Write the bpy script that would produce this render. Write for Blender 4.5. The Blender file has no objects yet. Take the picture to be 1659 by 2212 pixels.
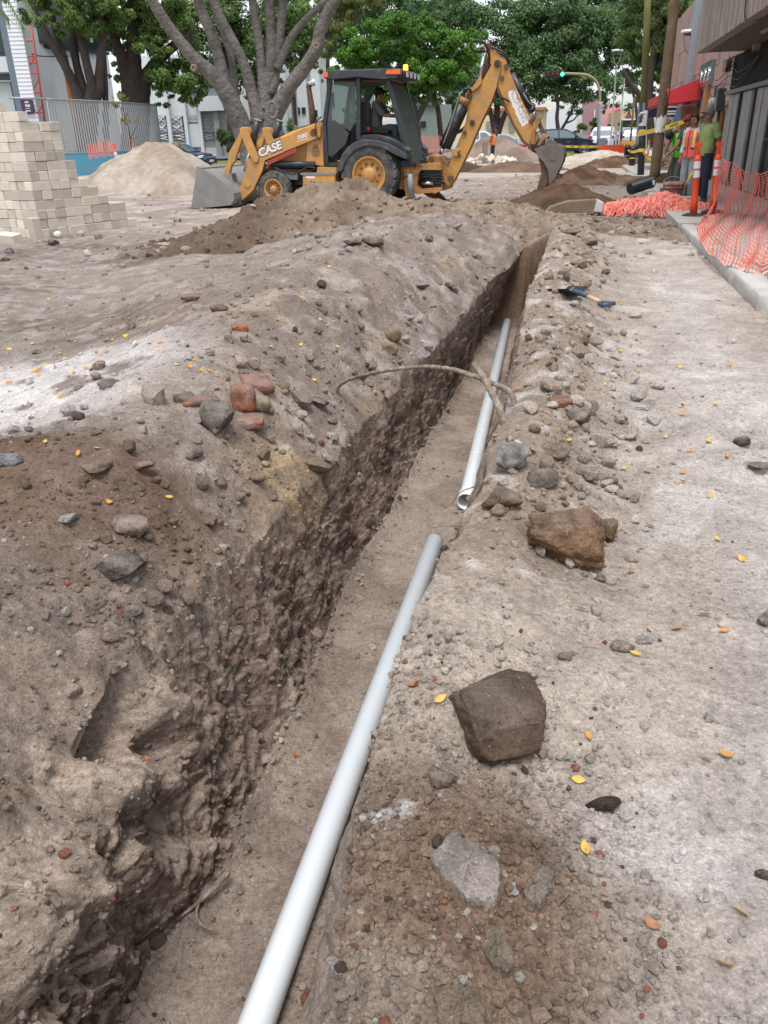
import bpy, bmesh, math, random
import numpy as np
from mathutils import Vector, Matrix

# ------------------------------------------------------------------ camera, light, exposure
scene = bpy.context.scene
FPX, CAM_H = 1700.0, 1.45                      # focal length in units of a 1659x2212 frame, eye height
TILT = math.atan((1106 - 296.5) / FPX)
ROLL = math.radians(1.5)
_ct, _st = math.cos(TILT), math.sin(TILT)
FW = Vector((0, _ct, -_st)); UP0 = Vector((0, _st, _ct)); RT0 = Vector((1, 0, 0))
RT = math.cos(ROLL) * RT0 - math.sin(ROLL) * UP0
UP = math.sin(ROLL) * RT0 + math.cos(ROLL) * UP0
cam_data = bpy.data.cameras.new('camera')
cam_data.sensor_fit = 'VERTICAL'; cam_data.sensor_height = 24.0
cam_data.lens = 24.0 * FPX / 2212.0
cam_data.clip_start = 0.05; cam_data.clip_end = 1500
cam = bpy.data.objects.new('camera', cam_data)
scene.collection.objects.link(cam)
_m = Matrix((RT, UP, -FW)).transposed().to_4x4(); _m.translation = Vector((0, 0, CAM_H))
cam.matrix_world = _m
scene.camera = cam

SUN_EL, SUN_AZ = math.radians(70), math.radians(188)     # azimuth clockwise from +Y
world = bpy.data.worlds.new('World'); scene.world = world; world.use_nodes = True
wn = world.node_tree; wn.nodes.clear()
wo = wn.nodes.new('ShaderNodeOutputWorld'); wb = wn.nodes.new('ShaderNodeBackground')
sk = wn.nodes.new('ShaderNodeTexSky'); sk.sky_type = 'NISHITA'; sk.sun_disc = False
sk.sun_elevation = SUN_EL; sk.sun_rotation = SUN_AZ; sk.air_density = 1.0; sk.dust_density = 1.8; sk.ozone_density = 1.0
hs = wn.nodes.new('ShaderNodeHueSaturation'); hs.inputs['Saturation'].default_value = 0.30; hs.inputs['Value'].default_value = 1.0
wn.links.new(sk.outputs[0], hs.inputs['Color']); wn.links.new(hs.outputs[0], wb.inputs['Color'])
wb.inputs['Strength'].default_value = 0.15
wn.links.new(wb.outputs[0], wo.inputs['Surface'])
sd = bpy.data.lights.new('sun', 'SUN'); sd.energy = 1.5; sd.angle = math.radians(18); sd.color = (1.0, 0.975, 0.94)
sun = bpy.data.objects.new('sun', sd); scene.collection.objects.link(sun)
_dir = Vector((math.sin(SUN_AZ) * math.cos(SUN_EL), math.cos(SUN_AZ) * math.cos(SUN_EL), math.sin(SUN_EL)))
sun.rotation_euler = _dir.to_track_quat('Z', 'Y').to_euler()
scene.view_settings.view_transform = 'Standard'; scene.view_settings.look = 'None'
scene.view_settings.exposure = 0.82; scene.view_settings.gamma = 1.0; scene.view_settings.use_curve_mapping = False
scene.cycles.max_bounces = 8; scene.cycles.transparent_max_bounces = 12

# ------------------------------------------------------------------ survey helpers
def ray(x, y):
    return FW + ((x - 829.5) / FPX) * RT - ((y - 1106) / FPX) * UP
def P(x, y, z=0.0):                            # where the line of sight meets a level plane
    d = ray(x, y); k = (z - CAM_H) / d.z
    return Vector((d.x * k, d.y * k, z))
def D(x, y, Y):                                # where it is Y metres ahead
    d = ray(x, y); k = Y / d.y
    return Vector((d.x * k, Y, CAM_H + d.z * k))

# ------------------------------------------------------------------ noise
_rs = np.random.RandomState(7)
_perm = _rs.permutation(512).astype(np.int32); _perm = np.concatenate([_perm, _perm, _perm])
_grad = _rs.normal(size=(512, 3)); _grad /= np.linalg.norm(_grad, axis=1)[:, None]
_grad = _grad.astype(np.float32)
def noise3(x, y, z):
    x = np.asarray(x, np.float32); y = np.asarray(y, np.float32); z = np.asarray(z, np.float32)
    xi = np.floor(x).astype(np.int32); yi = np.floor(y).astype(np.int32); zi = np.floor(z).astype(np.int32)
    xf = x - xi; yf = y - yi; zf = z - zi
    u = xf * xf * (3 - 2 * xf); v = yf * yf * (3 - 2 * yf); w = zf * zf * (3 - 2 * zf)
    xi &= 511; yi &= 511; zi &= 511
    def g(dx, dy, dz):
        h = _perm[(_perm[(_perm[(xi + dx) & 511] + yi + dy) & 511] + zi + dz) & 511]
        gr = _grad[h]
        return gr[..., 0] * (xf - dx) + gr[..., 1] * (yf - dy) + gr[..., 2] * (zf - dz)
    a = g(0, 0, 0) * (1 - u) + g(1, 0, 0) * u
    b = g(0, 1, 0) * (1 - u) + g(1, 1, 0) * u
    c = g(0, 0, 1) * (1 - u) + g(1, 0, 1) * u
    d = g(0, 1, 1) * (1 - u) + g(1, 1, 1) * u
    return (a * (1 - v) + b * v) * (1 - w) + (c * (1 - v) + d * v) * w
def fbm(x, y, z, s, o=3, gain=0.5):
    t = 0; a = 1.0
    for k in range(o):
        t = t + a * noise3(x * s + 17.3 * k, y * s - 9.1 * k, z * s + 5.7 * k); s *= 2.03; a *= gain
    return t
def sstep(a, b, x):
    t = np.clip((x - a) / (b - a), 0, 1); return t * t * (3 - 2 * t)
def lerp(a, b, t): return a + (b - a) * t

# ------------------------------------------------------------------ objects
COL = scene.collection
def tag(o, label=None, cat=None, group=None, kind=None):
    if label: o['label'] = label
    if cat: o['category'] = cat
    if group: o['group'] = group
    if kind: o['kind'] = kind
    return o
def thing(name, label, cat, loc=(0, 0, 0), rz=0.0, group=None):
    o = bpy.data.objects.new(name, None); o.empty_display_size = 0.2
    COL.objects.link(o); o.location = loc; o.rotation_euler = (0, 0, rz)
    return tag(o, label, cat, group)
def link(name, me, parent=None, loc=None, rot=None):
    o = bpy.data.objects.new(name, me); COL.objects.link(o)
    if parent is not None: o.parent = parent
    if loc is not None: o.location = loc
    if rot is not None: o.rotation_euler = rot
    return o
def copy_tree(o, parent=None):
    c = o.copy(); COL.objects.link(c)
    if parent is not None:
        c.parent = parent; c.matrix_parent_inverse = o.matrix_parent_inverse.copy()
    for ch in list(o.children): copy_tree(ch, c)
    return c
def np_mesh(name, V, Fq, mats, smooth=True, tri=False):
    """fast mesh from arrays; Fq is (n,4) or (n,3)"""
    me = bpy.data.meshes.new(name)
    k = Fq.shape[1]; n = len(Fq)
    me.vertices.add(len(V)); me.vertices.foreach_set('co', np.ascontiguousarray(V, np.float32).ravel())
    me.loops.add(n * k); me.loops.foreach_set('vertex_index', np.ascontiguousarray(Fq, np.int32).ravel())
    me.polygons.add(n)
    me.polygons.foreach_set('loop_start', np.arange(0, n * k, k, dtype=np.int32))
    me.polygons.foreach_set('use_smooth', np.full(n, smooth, dtype=bool))
    for m in mats: me.materials.append(m)
    me.update(); me.validate(verbose=False)
    return me
def set_col(me, C):
    a = me.color_attributes.new('Col', 'FLOAT_COLOR', 'POINT')
    C4 = np.ones((len(C), 4), np.float32); C4[:, :3] = C
    a.data.foreach_set('color', C4.ravel())

class MB:
    """collects shapes for ONE mesh object"""
    def __init__(s): s.v = []; s.f = []; s.m = []; s.s = []
    def add(s, V, F, mi=0, sm=False, M=None):
        o = len(s.v)
        for p in V:
            p = Vector(p); s.v.append(M @ p if M is not None else p)
        for f in F:
            s.f.append([i + o for i in f]); s.m.append(mi); s.s.append(sm)
        return s
    def box(s, lo, hi, mi=0, M=None, bev=0.0):
        x0, y0, z0 = lo; x1, y1, z1 = hi
        if bev <= 0:
            V = [(x0,y0,z0),(x1,y0,z0),(x1,y1,z0),(x0,y1,z0),(x0,y0,z1),(x1,y0,z1),(x1,y1,z1),(x0,y1,z1)]
            F = [(0,3,2,1),(4,5,6,7),(0,1,5,4),(1,2,6,5),(2,3,7,6),(3,0,4,7)]
            return s.add(V, F, mi, False, M)
        b = bev
        return s.prism([(x0+b,z0),(x1-b,z0),(x1,z0+b),(x1,z1-b),(x1-b,z1),(x0+b,z1),(x0,z1-b),(x0,z0+b)], y0, y1, mi, M, b)
    def prism(s, poly, y0, y1, mi=0, M=None, bev=0.0):
        """polygon in x,z swept along y, with optional chamfer on its ends"""
        n = len(poly)
        if bev > 0:
            cx = sum(p[0] for p in poly) / n; cz = sum(p[1] for p in poly) / n
            ins = []
            for p in poly:
                d = math.hypot(p[0]-cx, p[1]-cz) or 1
                k = max(0.0, 1 - bev / d); ins.append((cx+(p[0]-cx)*k, cz+(p[1]-cz)*k))
            rings = [(ins, y0), (poly, y0+bev), (poly, y1-bev), (ins, y1)]
        else: rings = [(poly, y0), (poly, y1)]
        V = []; F = []
        for pl, y in rings: V += [(p[0], y, p[1]) for p in pl]
        for r in range(len(rings)-1):
            for i in range(n):
                j = (i+1) % n; F.append((r*n+i, r*n+j, (r+1)*n+j, (r+1)*n+i))
        F.append(list(range(n-1, -1, -1))); F.append([(len(rings)-1)*n+i for i in range(n)])
        return s.add(V, F, mi, False, M)
    def tube(s, path, r, n=8, mi=0, M=None, caps=True, sm=True, flat=1.0):
        path = [Vector(p) for p in path]
        if not hasattr(r, '__len__'): r = [r] * len(path)
        V = []; F = []; ref = None
        for i, p in enumerate(path):
            t = (path[min(i+1, len(path)-1)] - path[max(i-1, 0)]).normalized()
            if ref is None:
                ref = Vector((0, 0, 1)) if abs(t.z) < 0.9 else Vector((1, 0, 0))
            a = (ref - t * ref.dot(t)).normalized(); ref = a; b = t.cross(a)
            for k in range(n):
                w = 2 * math.pi * k / n
                V.append(p + (a * math.cos(w) + b * math.sin(w) * flat) * r[i])
        for i in range(len(path)-1):
            for k in range(n):
                l = (k+1) % n; F.append((i*n+k, i*n+l, (i+1)*n+l, (i+1)*n+k))
        s.add(V, F, mi, sm, M)
        if caps:
            s.add(V[:n], [list(range(n-1, -1, -1))], mi, False, M); s.add(V[-n:], [list(range(n))], mi, False, M)
        return s
    def cyl(s, p0, p1, r0, r1=None, n=16, mi=0, M=None, sm=True):
        return s.tube([p0, p1], [r0, r0 if r1 is None else r1], n, mi, M, True, sm)
    def lathe(s, prof, n=24, mi=0, M=None, axis='Y', sm=True):
        """prof: (radius, along); axis through the origin"""
        V = []; F = []
        for r, a in prof:
            for k in range(n):
                w = 2*math.pi*k/n; c, q = r*math.cos(w), r*math.sin(w)
                V.append((c, a, q) if axis == 'Y' else ((c, q, a) if axis == 'Z' else (a, c, q)))
        for i in range(len(prof)-1):
            for k in range(n):
                l = (k+1) % n; F.append((i*n+k, i*n+l, (i+1)*n+l, (i+1)*n+k))
        return s.add(V, F, mi, sm, M)
    def ball(s, c, r, n=10, mi=0, M=None, sc=(1,1,1)):
        V = []; F = []; c = Vector(c)
        m = max(4, n//2)
        for i in range(m+1):
            a = math.pi*i/m
            for k in range(n):
                w = 2*math.pi*k/n
                V.append(c + Vector((r*sc[0]*math.sin(a)*math.cos(w), r*sc[1]*math.sin(a)*math.sin(w), r*sc[2]*math.cos(a))))
        for i in range(m):
            for k in range(n):
                l = (k+1) % n; F.append((i*n+k, (i+1)*n+k, (i+1)*n+l, i*n+l))
        return s.add(V, F, mi, True, M)
    def mesh(s, name, mats):
        me = bpy.data.meshes.new(name); me.from_pydata(s.v, [], s.f)
        for m in (mats if isinstance(mats, (list, tuple)) else [mats]): me.materials.append(m)
        me.polygons.foreach_set('material_index', s.m); me.polygons.foreach_set('use_smooth', s.s)
        me.validate(verbose=False); me.update()
        bm = bmesh.new(); bm.from_mesh(me)
        bmesh.ops.remove_doubles(bm, verts=bm.verts, dist=1e-5)
        bmesh.ops.recalc_face_normals(bm, faces=bm.faces); bm.to_mesh(me); bm.free()
        return me
    def build(s, name, mats, parent=None, loc=None, rot=None):
        return link(name, s.mesh(name, mats), parent, loc, rot)

# ------------------------------------------------------------------ materials
MATS = {}
def mat(name, col, rough=0.6, metal=0.0, var=0.0, vs=8.0, bump=0.0, bs=40.0, dirt=None, dirt_amt=0.0, ds=3.0, spec=0.5, alpha=None, emit=None, coat=0.0, trans=0.0, objvar=0.0):
    if name in MATS: return MATS[name]
    m = bpy.data.materials.new(name); m.use_nodes = True; MATS[name] = m
    nt = m.node_tree; N = nt.nodes; L = nt.links
    b = N['Principled BSDF']
    b.inputs['Roughness'].default_value = rough; b.inputs['Metallic'].default_value = metal
    b.inputs['Specular IOR Level'].default_value = spec
    if coat: b.inputs['Coat Weight'].default_value = coat
    if trans: b.inputs['Transmission Weight'].default_value = trans
    tc = N.new('ShaderNodeTexCoord')
    src = None
    rgb = N.new('ShaderNodeRGB'); rgb.outputs[0].default_value = (*col, 1); src = rgb.outputs[0]
    if var > 0:
        nz = N.new('ShaderNodeTexNoise'); nz.inputs['Scale'].default_value = vs; nz.inputs['Detail'].default_value = 6; nz.inputs['Roughness'].default_value = 0.65
        L.new(tc.outputs['Object'], nz.inputs['Vector'])
        mr = N.new('ShaderNodeMapRange'); mr.inputs[1].default_value = 0.25; mr.inputs[2].default_value = 0.75
        mr.inputs[3].default_value = 1 - var; mr.inputs[4].default_value = 1 + var
        L.new(nz.outputs['Fac'], mr.inputs[0])
        mx = N.new('ShaderNodeVectorMath'); mx.operation = 'SCALE'
        L.new(src, mx.inputs[0]); L.new(mr.outputs[0], mx.inputs['Scale']); src = mx.outputs[0]
    if objvar > 0:
        oi = N.new('ShaderNodeObjectInfo')
        mr = N.new('ShaderNodeMapRange'); mr.inputs[3].default_value = 1 - objvar; mr.inputs[4].default_value = 1 + objvar
        L.new(oi.outputs['Random'], mr.inputs[0])
        mx = N.new('ShaderNodeVectorMath'); mx.operation = 'SCALE'
        L.new(src, mx.inputs[0]); L.new(mr.outputs[0], mx.inputs['Scale']); src = mx.outputs[0]
    if dirt is not None:
        nz = N.new('ShaderNodeTexNoise'); nz.inputs['Scale'].default_value = ds; nz.inputs['Detail'].default_value = 8; nz.inputs['Roughness'].default_value = 0.7
        L.new(tc.outputs['Object'], nz.inputs['Vector'])
        mr = N.new('ShaderNodeMapRange'); mr.inputs[1].default_value = 0.62 - 0.35*dirt_amt; mr.inputs[2].default_value = 0.78 - 0.2*dirt_amt
        mr.inputs[3].default_value = 0; mr.inputs[4].default_value = min(1, 0.4 + dirt_amt*0.6)
        L.new(nz.outputs['Fac'], mr.inputs[0])
        mx = N.new('ShaderNodeMix'); mx.data_type = 'RGBA'
        L.new(mr.outputs[0], mx.inputs[0]); L.new(src, mx.inputs[6]); mx.inputs[7].default_value = (*dirt, 1); src = mx.outputs[2]
        rm = N.new('ShaderNodeMapRange'); rm.inputs[3].default_value = rough; rm.inputs[4].default_value = 0.95
        L.new(mr.outputs[0], rm.inputs[0]); L.new(rm.outputs[0], b.inputs['Roughness'])
    L.new(src, b.inputs['Base Color'])
    if bump > 0:
        nz = N.new('ShaderNodeTexNoise'); nz.inputs['Scale'].default_value = bs; nz.inputs['Detail'].default_value = 5
        L.new(tc.outputs['Object'], nz.inputs['Vector'])
        bp = N.new('ShaderNodeBump'); bp.inputs['Strength'].default_value = bump; bp.inputs['Distance'].default_value = 0.01
        L.new(nz.outputs['Fac'], bp.inputs['Height']); L.new(bp.outputs[0], b.inputs['Normal'])
    if emit is not None:
        b.inputs['Emission Color'].default_value = (*emit[:3], 1); b.inputs['Emission Strength'].default_value = emit[3]
    return m
def soil_mat(name, scale=1.0, bump=0.8):
    """earth: colour comes from the mesh's own colour layer, grains and crumbs from noise"""
    m = bpy.data.materials.new(name); m.use_nodes = True
    nt = m.node_tree; N = nt.nodes; L = nt.links; b = N['Principled BSDF']
    b.inputs['Roughness'].default_value = 0.95; b.inputs['Specular IOR Level'].default_value = 0.15
    at = N.new('ShaderNodeAttribute'); at.attribute_name = 'Col'
    tc = N.new('ShaderNodeTexCoord')
    def nz(s, d=6, r=0.65):
        n = N.new('ShaderNodeTexNoise'); n.inputs['Scale'].default_value = s*scale; n.inputs['Detail'].default_value = d; n.inputs['Roughness'].default_value = r
        L.new(tc.outputs['Object'], n.inputs['Vector']); return n.outputs['Fac']
    def rng(x, a, bb, c, d):
        n = N.new('ShaderNodeMapRange'); n.inputs[1].default_value = a; n.inputs[2].default_value = bb; n.inputs[3].default_value = c; n.inputs[4].default_value = d
        L.new(x, n.inputs[0]); return n.outputs[0]
    def math_(op, a, c):
        n = N.new('ShaderNodeMath'); n.operation = op
        for i, q in enumerate((a, c)):
            if isinstance(q, (int, float)): n.inputs[i].default_value = q
            else: L.new(q, n.inputs[i])
        return n.outputs[0]
    big = rng(nz(3.0), 0.3, 0.7, 0.84, 1.16)
    fine = math_('MULTIPLY', rng(nz(55.0, 8, 0.75), 0.3, 0.7, 0.66, 1.34), rng(nz(150.0, 4, 0.7), 0.3, 0.7, 0.74, 1.26))
    vo = N.new('ShaderNodeTexVoronoi'); vo.inputs['Scale'].default_value = 95*scale; L.new(tc.outputs['Object'], vo.inputs['Vector'])
    grain = rng(vo.outputs['Distance'], 0.05, 0.55, 1.08, 0.90)
    pit_shade = rng(nz(34.0, 3, 0.6), 0.33, 0.42, 0.66, 1.0)  # dark spots put into the colour as shade of small pits
    k = math_('MULTIPLY', math_('MULTIPLY', math_('MULTIPLY', big, fine), grain), pit_shade)
    # pale mineral specks
    vo2 = N.new('ShaderNodeTexVoronoi'); vo2.inputs['Scale'].default_value = 48*scale; L.new(tc.outputs['Object'], vo2.inputs['Vector'])
    sp = N.new('ShaderNodeSeparateColor'); L.new(vo2.outputs['Color'], sp.inputs[0])
    speck = math_('MULTIPLY', rng(sp.outputs[0], 0.93, 0.95, 0, 1), rng(vo2.outputs['Distance'], 0.18, 0.26, 1, 0))
    sc = N.new('ShaderNodeVectorMath'); sc.operation = 'SCALE'; L.new(at.outputs['Color'], sc.inputs[0]); L.new(k, sc.inputs['Scale'])
    mx = N.new('ShaderNodeMix'); mx.data_type = 'RGBA'; L.new(math_('MULTIPLY', speck, 0.6), mx.inputs[0]); L.new(sc.outputs[0], mx.inputs[6]); mx.inputs[7].default_value = (0.5, 0.46, 0.41, 1)
    L.new(mx.outputs[2], b.inputs['Base Color'])
    h = math_('ADD', math_('MULTIPLY', nz(22, 10, 0.72), 1.0), math_('MULTIPLY', nz(90, 4, 0.6), 0.22))
    bp = N.new('ShaderNodeBump'); bp.inputs['Strength'].default_value = bump; bp.inputs['Distance'].default_value = 0.045 / scale
    L.new(h, bp.inputs['Height']); L.new(bp.outputs[0], b.inputs['Normal'])
    return m
def img_to_lin(r, g, b):
    f = lambda c: ((c/255.0 + 0.055)/1.055)**2.4 if c > 10 else c/255.0/12.92
    return np.array((f(r), f(g), f(b)), np.float32)
# ------------------------------------------------------------------ ground with the open trench
def trace(px, zf):
    """ground track of an edge whose height depends on the distance"""
    out = []
    for x, y in px:
        Yq = 3.0
        for _ in range(12): p = P(x, y, float(zf(Yq))); Yq = 0.5*Yq + 0.5*p.y
        out.append((p.y, p.x))
    out.sort(); return out
def z_lip_l(y): return np.interp(y, [0, 1.4, 2, 4, 6, 9, 10.5, 12], [-0.16, -0.18, -0.22, -0.28, -0.28, -0.22, -0.15, 0.0])
def z_lip_r(y): return np.interp(y, [0, 0.9, 1.3, 1.6, 2.1, 2.6, 3.2, 4, 6, 8, 10, 12, 13.5], [0.03, 0.05, 0.03, 0.05, 0.09, 0.09, 0.13, 0.17, 0.17, 0.19, 0.19, 0.15, 0.03])
_tl = trace([(-60, 1880), (60, 1720), (180, 1570), (290, 1455), (470, 1250), (720, 1000), (800, 900), (930, 760), (1000, 690), (1060, 605), (1120, 560)], z_lip_l)
_yk = np.array([-1.5] + [q[0] for q in _tl] + [14, 32]); _xlt = np.array([-1.45] + [q[1] for q in _tl] + [2.6, 6.6])
_yf = np.array([-1.5, 0.5, 1.64, 1.78, 2.32, 2.89, 3.99, 4.96, 6.08, 7.25, 8.33, 9.73, 10.32, 14, 32])
_xlf = np.array([-1.50, -1.02, -0.80, -0.72, -0.57, -0.44, -0.24, 0.03, 0.30, 0.62, 0.91, 1.23, 1.40, 2.4, 6.5])
_yp = np.array([-1.5, 0.5, 1.5, 2.43, 3.56, 4.5, 5.17, 6.81, 8.87, 10.9, 14, 32])
_xp = np.array([-1.14, -0.66, -0.41, -0.19, 0.09, 0.32, 0.52, 0.91, 1.33, 1.75, 2.55, 6.7])
_tr = trace([(700, 2200), (728, 2100), (745, 1980), (775, 1740), (802, 1640), (868, 1430), (888, 1300), (946, 1190), (976, 1160), (986, 1105), (1030, 1055), (1056, 950), (1086, 900), (1106, 830), (1138, 640), (1172, 560)], z_lip_r)
_yr = np.array([-1.5] + [q[0] for q in _tr] + [14, 32]); _xr = np.array([-0.75] + [q[1] for q in _tr] + [3.0, 7.0])
def x_lip_l(y): return np.interp(y, _yk, _xlt)
def x_foot_l(y): return np.interp(y, _yf, _xlf)
def x_pipe(y): return np.interp(y, _yp, _xp)
def x_foot_r(y): return x_pipe(y) + np.interp(y, [0, 2, 5, 9, 12], [0.14, 0.15, 0.14, 0.17, 0.2])
def x_lip_r(y): return np.maximum(np.interp(y, _yr, _xr), x_foot_r(y) + 0.06)
def depth(y): return np.interp(y, [-1.5, 10.92, 11.2, 11.45, 11.65, 11.9], [1.0, 1.0, 0.62, 0.25, 0.05, 0.0])

def left_z(d, y):
    """bank on the left: d metres from the lip"""
    dc = np.interp(y, [0, 1.5, 2.5, 4, 6, 8, 11, 13], [0.5, 0.5, 0.62, 0.74, 0.95, 1.15, 1.3, 1.5])
    hc = np.interp(y, [0, 1.5, 2.5, 4, 6, 8, 10, 12, 13.5, 15.5], [0.03, 0.05, 0.12, 0.26, 0.38, 0.46, 0.48, 0.42, 0.30, 0.0])
    zl = z_lip_l(y); t = np.clip(d / dc, 0, 1)
    up = zl + (hc - zl) * (1 - (1 - t) ** 1.5)
    dn = np.exp(-np.maximum(d - dc, 0) ** 2 / np.interp(y, [0, 4, 9], [0.25, 0.7, 2.6])) * hc
    return np.where(d < dc, up, dn)
def right_z(d, y):
    w = np.interp(y, [0, 1.8, 3, 6, 10], [0.26, 0.36, 0.46, 0.55, 0.7])
    return z_lip_r(y) * (1 + 2.2 * d / w) * np.exp(-(np.maximum(d, 0) / w) ** 2 * 1.9)

# rows and columns of the sheet
_rows = [-1.5]
while _rows[-1] < 0.72: _rows.append(_rows[-1] + 0.06)
while _rows[-1] < 31.5:
    y = _rows[-1]; _rows.append(y + min(0.16, max(0.0068, 0.00068*y*y + 0.0013*y)))
YR = np.array(_rows); NY = len(YR)
NL, NWL, NF, NWR, NR = 275, 110, 52, 50, 230
def cluster(n, p): return np.linspace(0, 1, n) ** p
tL = 1 - cluster(NL, 1.0)                         # 1 = far left, 0 = lip
Y = YR[:, None]
lipL, footL, footR, lipR = (f(YR)[:, None] for f in (x_lip_l, x_foot_l, x_foot_r, x_lip_r))
farL = np.minimum(-(0.62 * Y + 1.2), lipL - 1.0); farR = np.maximum(0.56 * Y + 1.4, lipR + 1.2)
outL = -(1.0 * Y + 6); outR = 0.95 * Y + 6
dep = depth(YR)[:, None]
_o = YR*0; _rag = 0.045*noise3(YR*2.7, _o, _o + 3) + 0.035*noise3(YR*7.0, _o, _o + 8) + 0.016*noise3(YR*19.0, _o, _o + 1)
lipL = lipL + _rag[:, None]*1.2 + ((0.10*noise3(YR*4.2, _o, _o + 21) + 0.06*noise3(YR*11.0, _o, _o + 22))*(1 - sstep(2.2, 3.0, YR)))[:, None]; footL = footL + (0.03*noise3(YR*3.1, _o, _o + 5) + 0.02*noise3(YR*9, _o, _o + 6))[:, None]
lipR = lipR + (0.03*sstep(1.9, 2.2, YR)*(1 - sstep(3.0, 3.6, YR)) + 0.014*noise3(YR*5.0, _o, _o + 12) + 0.010*noise3(YR*14.0, _o, _o + 2))[:, None]
# left ground: a few coarse columns outside the view, then fine ones
cL = np.linspace(0, 1, 26)[None, :-1]
xA = outL + (farL - outL) * cL
xB = farL + (lipL - farL) * np.linspace(0, 1, NL)[None, :]
xE = lipR + (farR - lipR) * np.linspace(0, 1, NR)[None, :]
xF = farR + (outR - farR) * np.linspace(0, 1, 26)[None, 1:]
sW = np.linspace(0, 1, NWL + 2)[None, 1:-1]
sR = np.linspace(0, 1, NWR + 2)[None, 1:-1]
sF = np.linspace(0, 1, NF)[None, :]
xl = np.concatenate([xA, xB], 1); zl = left_z(lipL - xl, Y + 0 * xl)
zlip = zl[:, -1:]
bulge = 4 * sW * (1 - sW) * 0.05
xw = lipL + (footL - lipL) * sW ** np.interp(Y, [0, 1.9, 2.7], [0.58, 0.62, 1.1]) - bulge * np.interp(Y, [0, 1.9, 2.6], [-1.0, -0.8, 0.3]); zw = zlip + (-dep - zlip) * sW
xf = footL + (footR - footL) * sF; zf = -dep + 0 * xf + (0.085 + 0.07*noise3(Y*5 + 0*xf, 0*xf, 0*xf + 2)) * (np.exp(-sF * 9) + 0.9 * np.exp(-(1 - sF) * 14)) * np.minimum(1, dep)
xr_ = np.concatenate([xE, xF], 1); zr = right_z(xr_ - lipR, Y + 0 * xr_)
zrl = zr[:, :1]
xwr = footR + (lipR - footR) * sR; zwr = -dep + (zrl + dep) * sR
X = np.concatenate([xl, xw, xf, xwr, xr_], 1).astype(np.float32)
Z = np.concatenate([zl, zw, zf, zwr, zr], 1).astype(np.float32)
YY = (Y + 0 * X).astype(np.float32)
nl, nw, nf, nr = xl.shape[1], NWL, NF, NWR
part = np.concatenate([np.zeros(nl), np.ones(nw), np.full(nf, 2), np.full(nr, 3), np.full(xr_.shape[1], 4)]).astype(int)
dW = dep.astype(np.float32)

# big undulations
isL = (part == 0)[None, :]; isR = (part == 4)[None, :]; isW = (part == 1)[None, :]; isF = (part == 2)[None, :]; isWR = (part == 3)[None, :]
dl = (lipL - X); dr = (X - lipR)
bankL = np.where(isL, np.exp(-np.maximum(dl, 0) / np.interp(Y, [1, 4, 9], [1.3, 1.0, 2.2])), 0)
bankR = np.where(isR, np.exp(-(np.maximum(dr, 0) / np.interp(Y, [1, 2.2, 4, 10], [0.55, 0.5, 0.62, 0.8])) ** 3), 0)
rough = np.clip(bankL + bankR, 0, 1)
far = np.clip(YY / 12, 0.6, 1.3)
n1 = fbm(X, YY, Z, 0.9, 3); n2 = fbm(X + 40, YY, Z, 2.6, 3); n3 = fbm(X, YY + 40, Z, 9.0, 3); n4 = fbm(X, YY, Z + 50, 30.0, 2)
bil = np.abs(noise3(X * 7.0, YY * 7.0, Z * 7.0 + 9)); bil2 = np.abs(noise3(X * 18.0, YY * 18.0 + 3, Z * 18.0))
bil3 = np.abs(noise3(X * 38.0, YY * 38.0 + 3, Z * 38.0)); stre = noise3(X*2.2 + YY*0.5, YY*8.0 - X*1.5, Z*0 + 2) + 0.5*noise3(X*5 + YY, YY*17.0 - X*3, Z*0 + 7)
pat = sstep(-0.15, 0.3, n1 + 0.5*n2)
flatz = np.where(isL | isR, 0.026 * n1 * far + 0.012 * n2 + 0.005 * n3 + pat * (0.0055 * (0.28 - bil2) + 0.004 * (0.28 - bil3)) + 0.0025 * n4, 0)
flatz = flatz + np.where(isL, 0.020 * stre * sstep(2.5, 4.5, YY) * (0.35 + pat), 0)
clod = np.where(isL | isR, rough * (0.070 * n2 + 0.045 * (0.32 - bil) + 0.020 * n3 + 0.024 * (0.3 - bil2) + 0.012 * (0.28 - bil3) + 0.008 * n4), 0)
fallt = sstep(-0.25, 0.15, n1 + 0.3*n2 + 0.1)
Zd = Z + flatz + clod * np.where(isL, (0.25 + 0.75*fallt) * (1 + 1.0*(1 - sstep(2.0, 3.2, YY)) + 0.35*sstep(2.6, 4, YY) + 1.1*sstep(4, 8, YY)), 0.35 + 0.65*fallt)
rut = np.where(isL, 0.035 * np.sin((X * 0.8 + YY * 0.25) * 3.2 + 2 * n1) * sstep(4.5, 6, YY) * (1 - sstep(12, 15, YY)) * sstep(0.5, 2.5, dl), 0)
al = YY*0.973 + X*0.23; ac = X*0.973 - YY*0.23             # along and across the street
for off, ph in ((0.95, 0.0), (1.75, 1.0)):                 # faint tyre tracks on the pale path
    band = np.exp(-((ac - off - 0.05*np.sin(al*0.6)) / 0.11) ** 4) * sstep(-0.2, 0.25, n1 + 0.3*n2 + 0.05)
    rut = rut + np.where(isR, band * (1 - rough) * (-0.010 + 0.006 * np.sin(al*2*np.pi/0.085 + ph + 14*np.abs(ac - off))), 0)
Zd = Zd + rut
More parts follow.
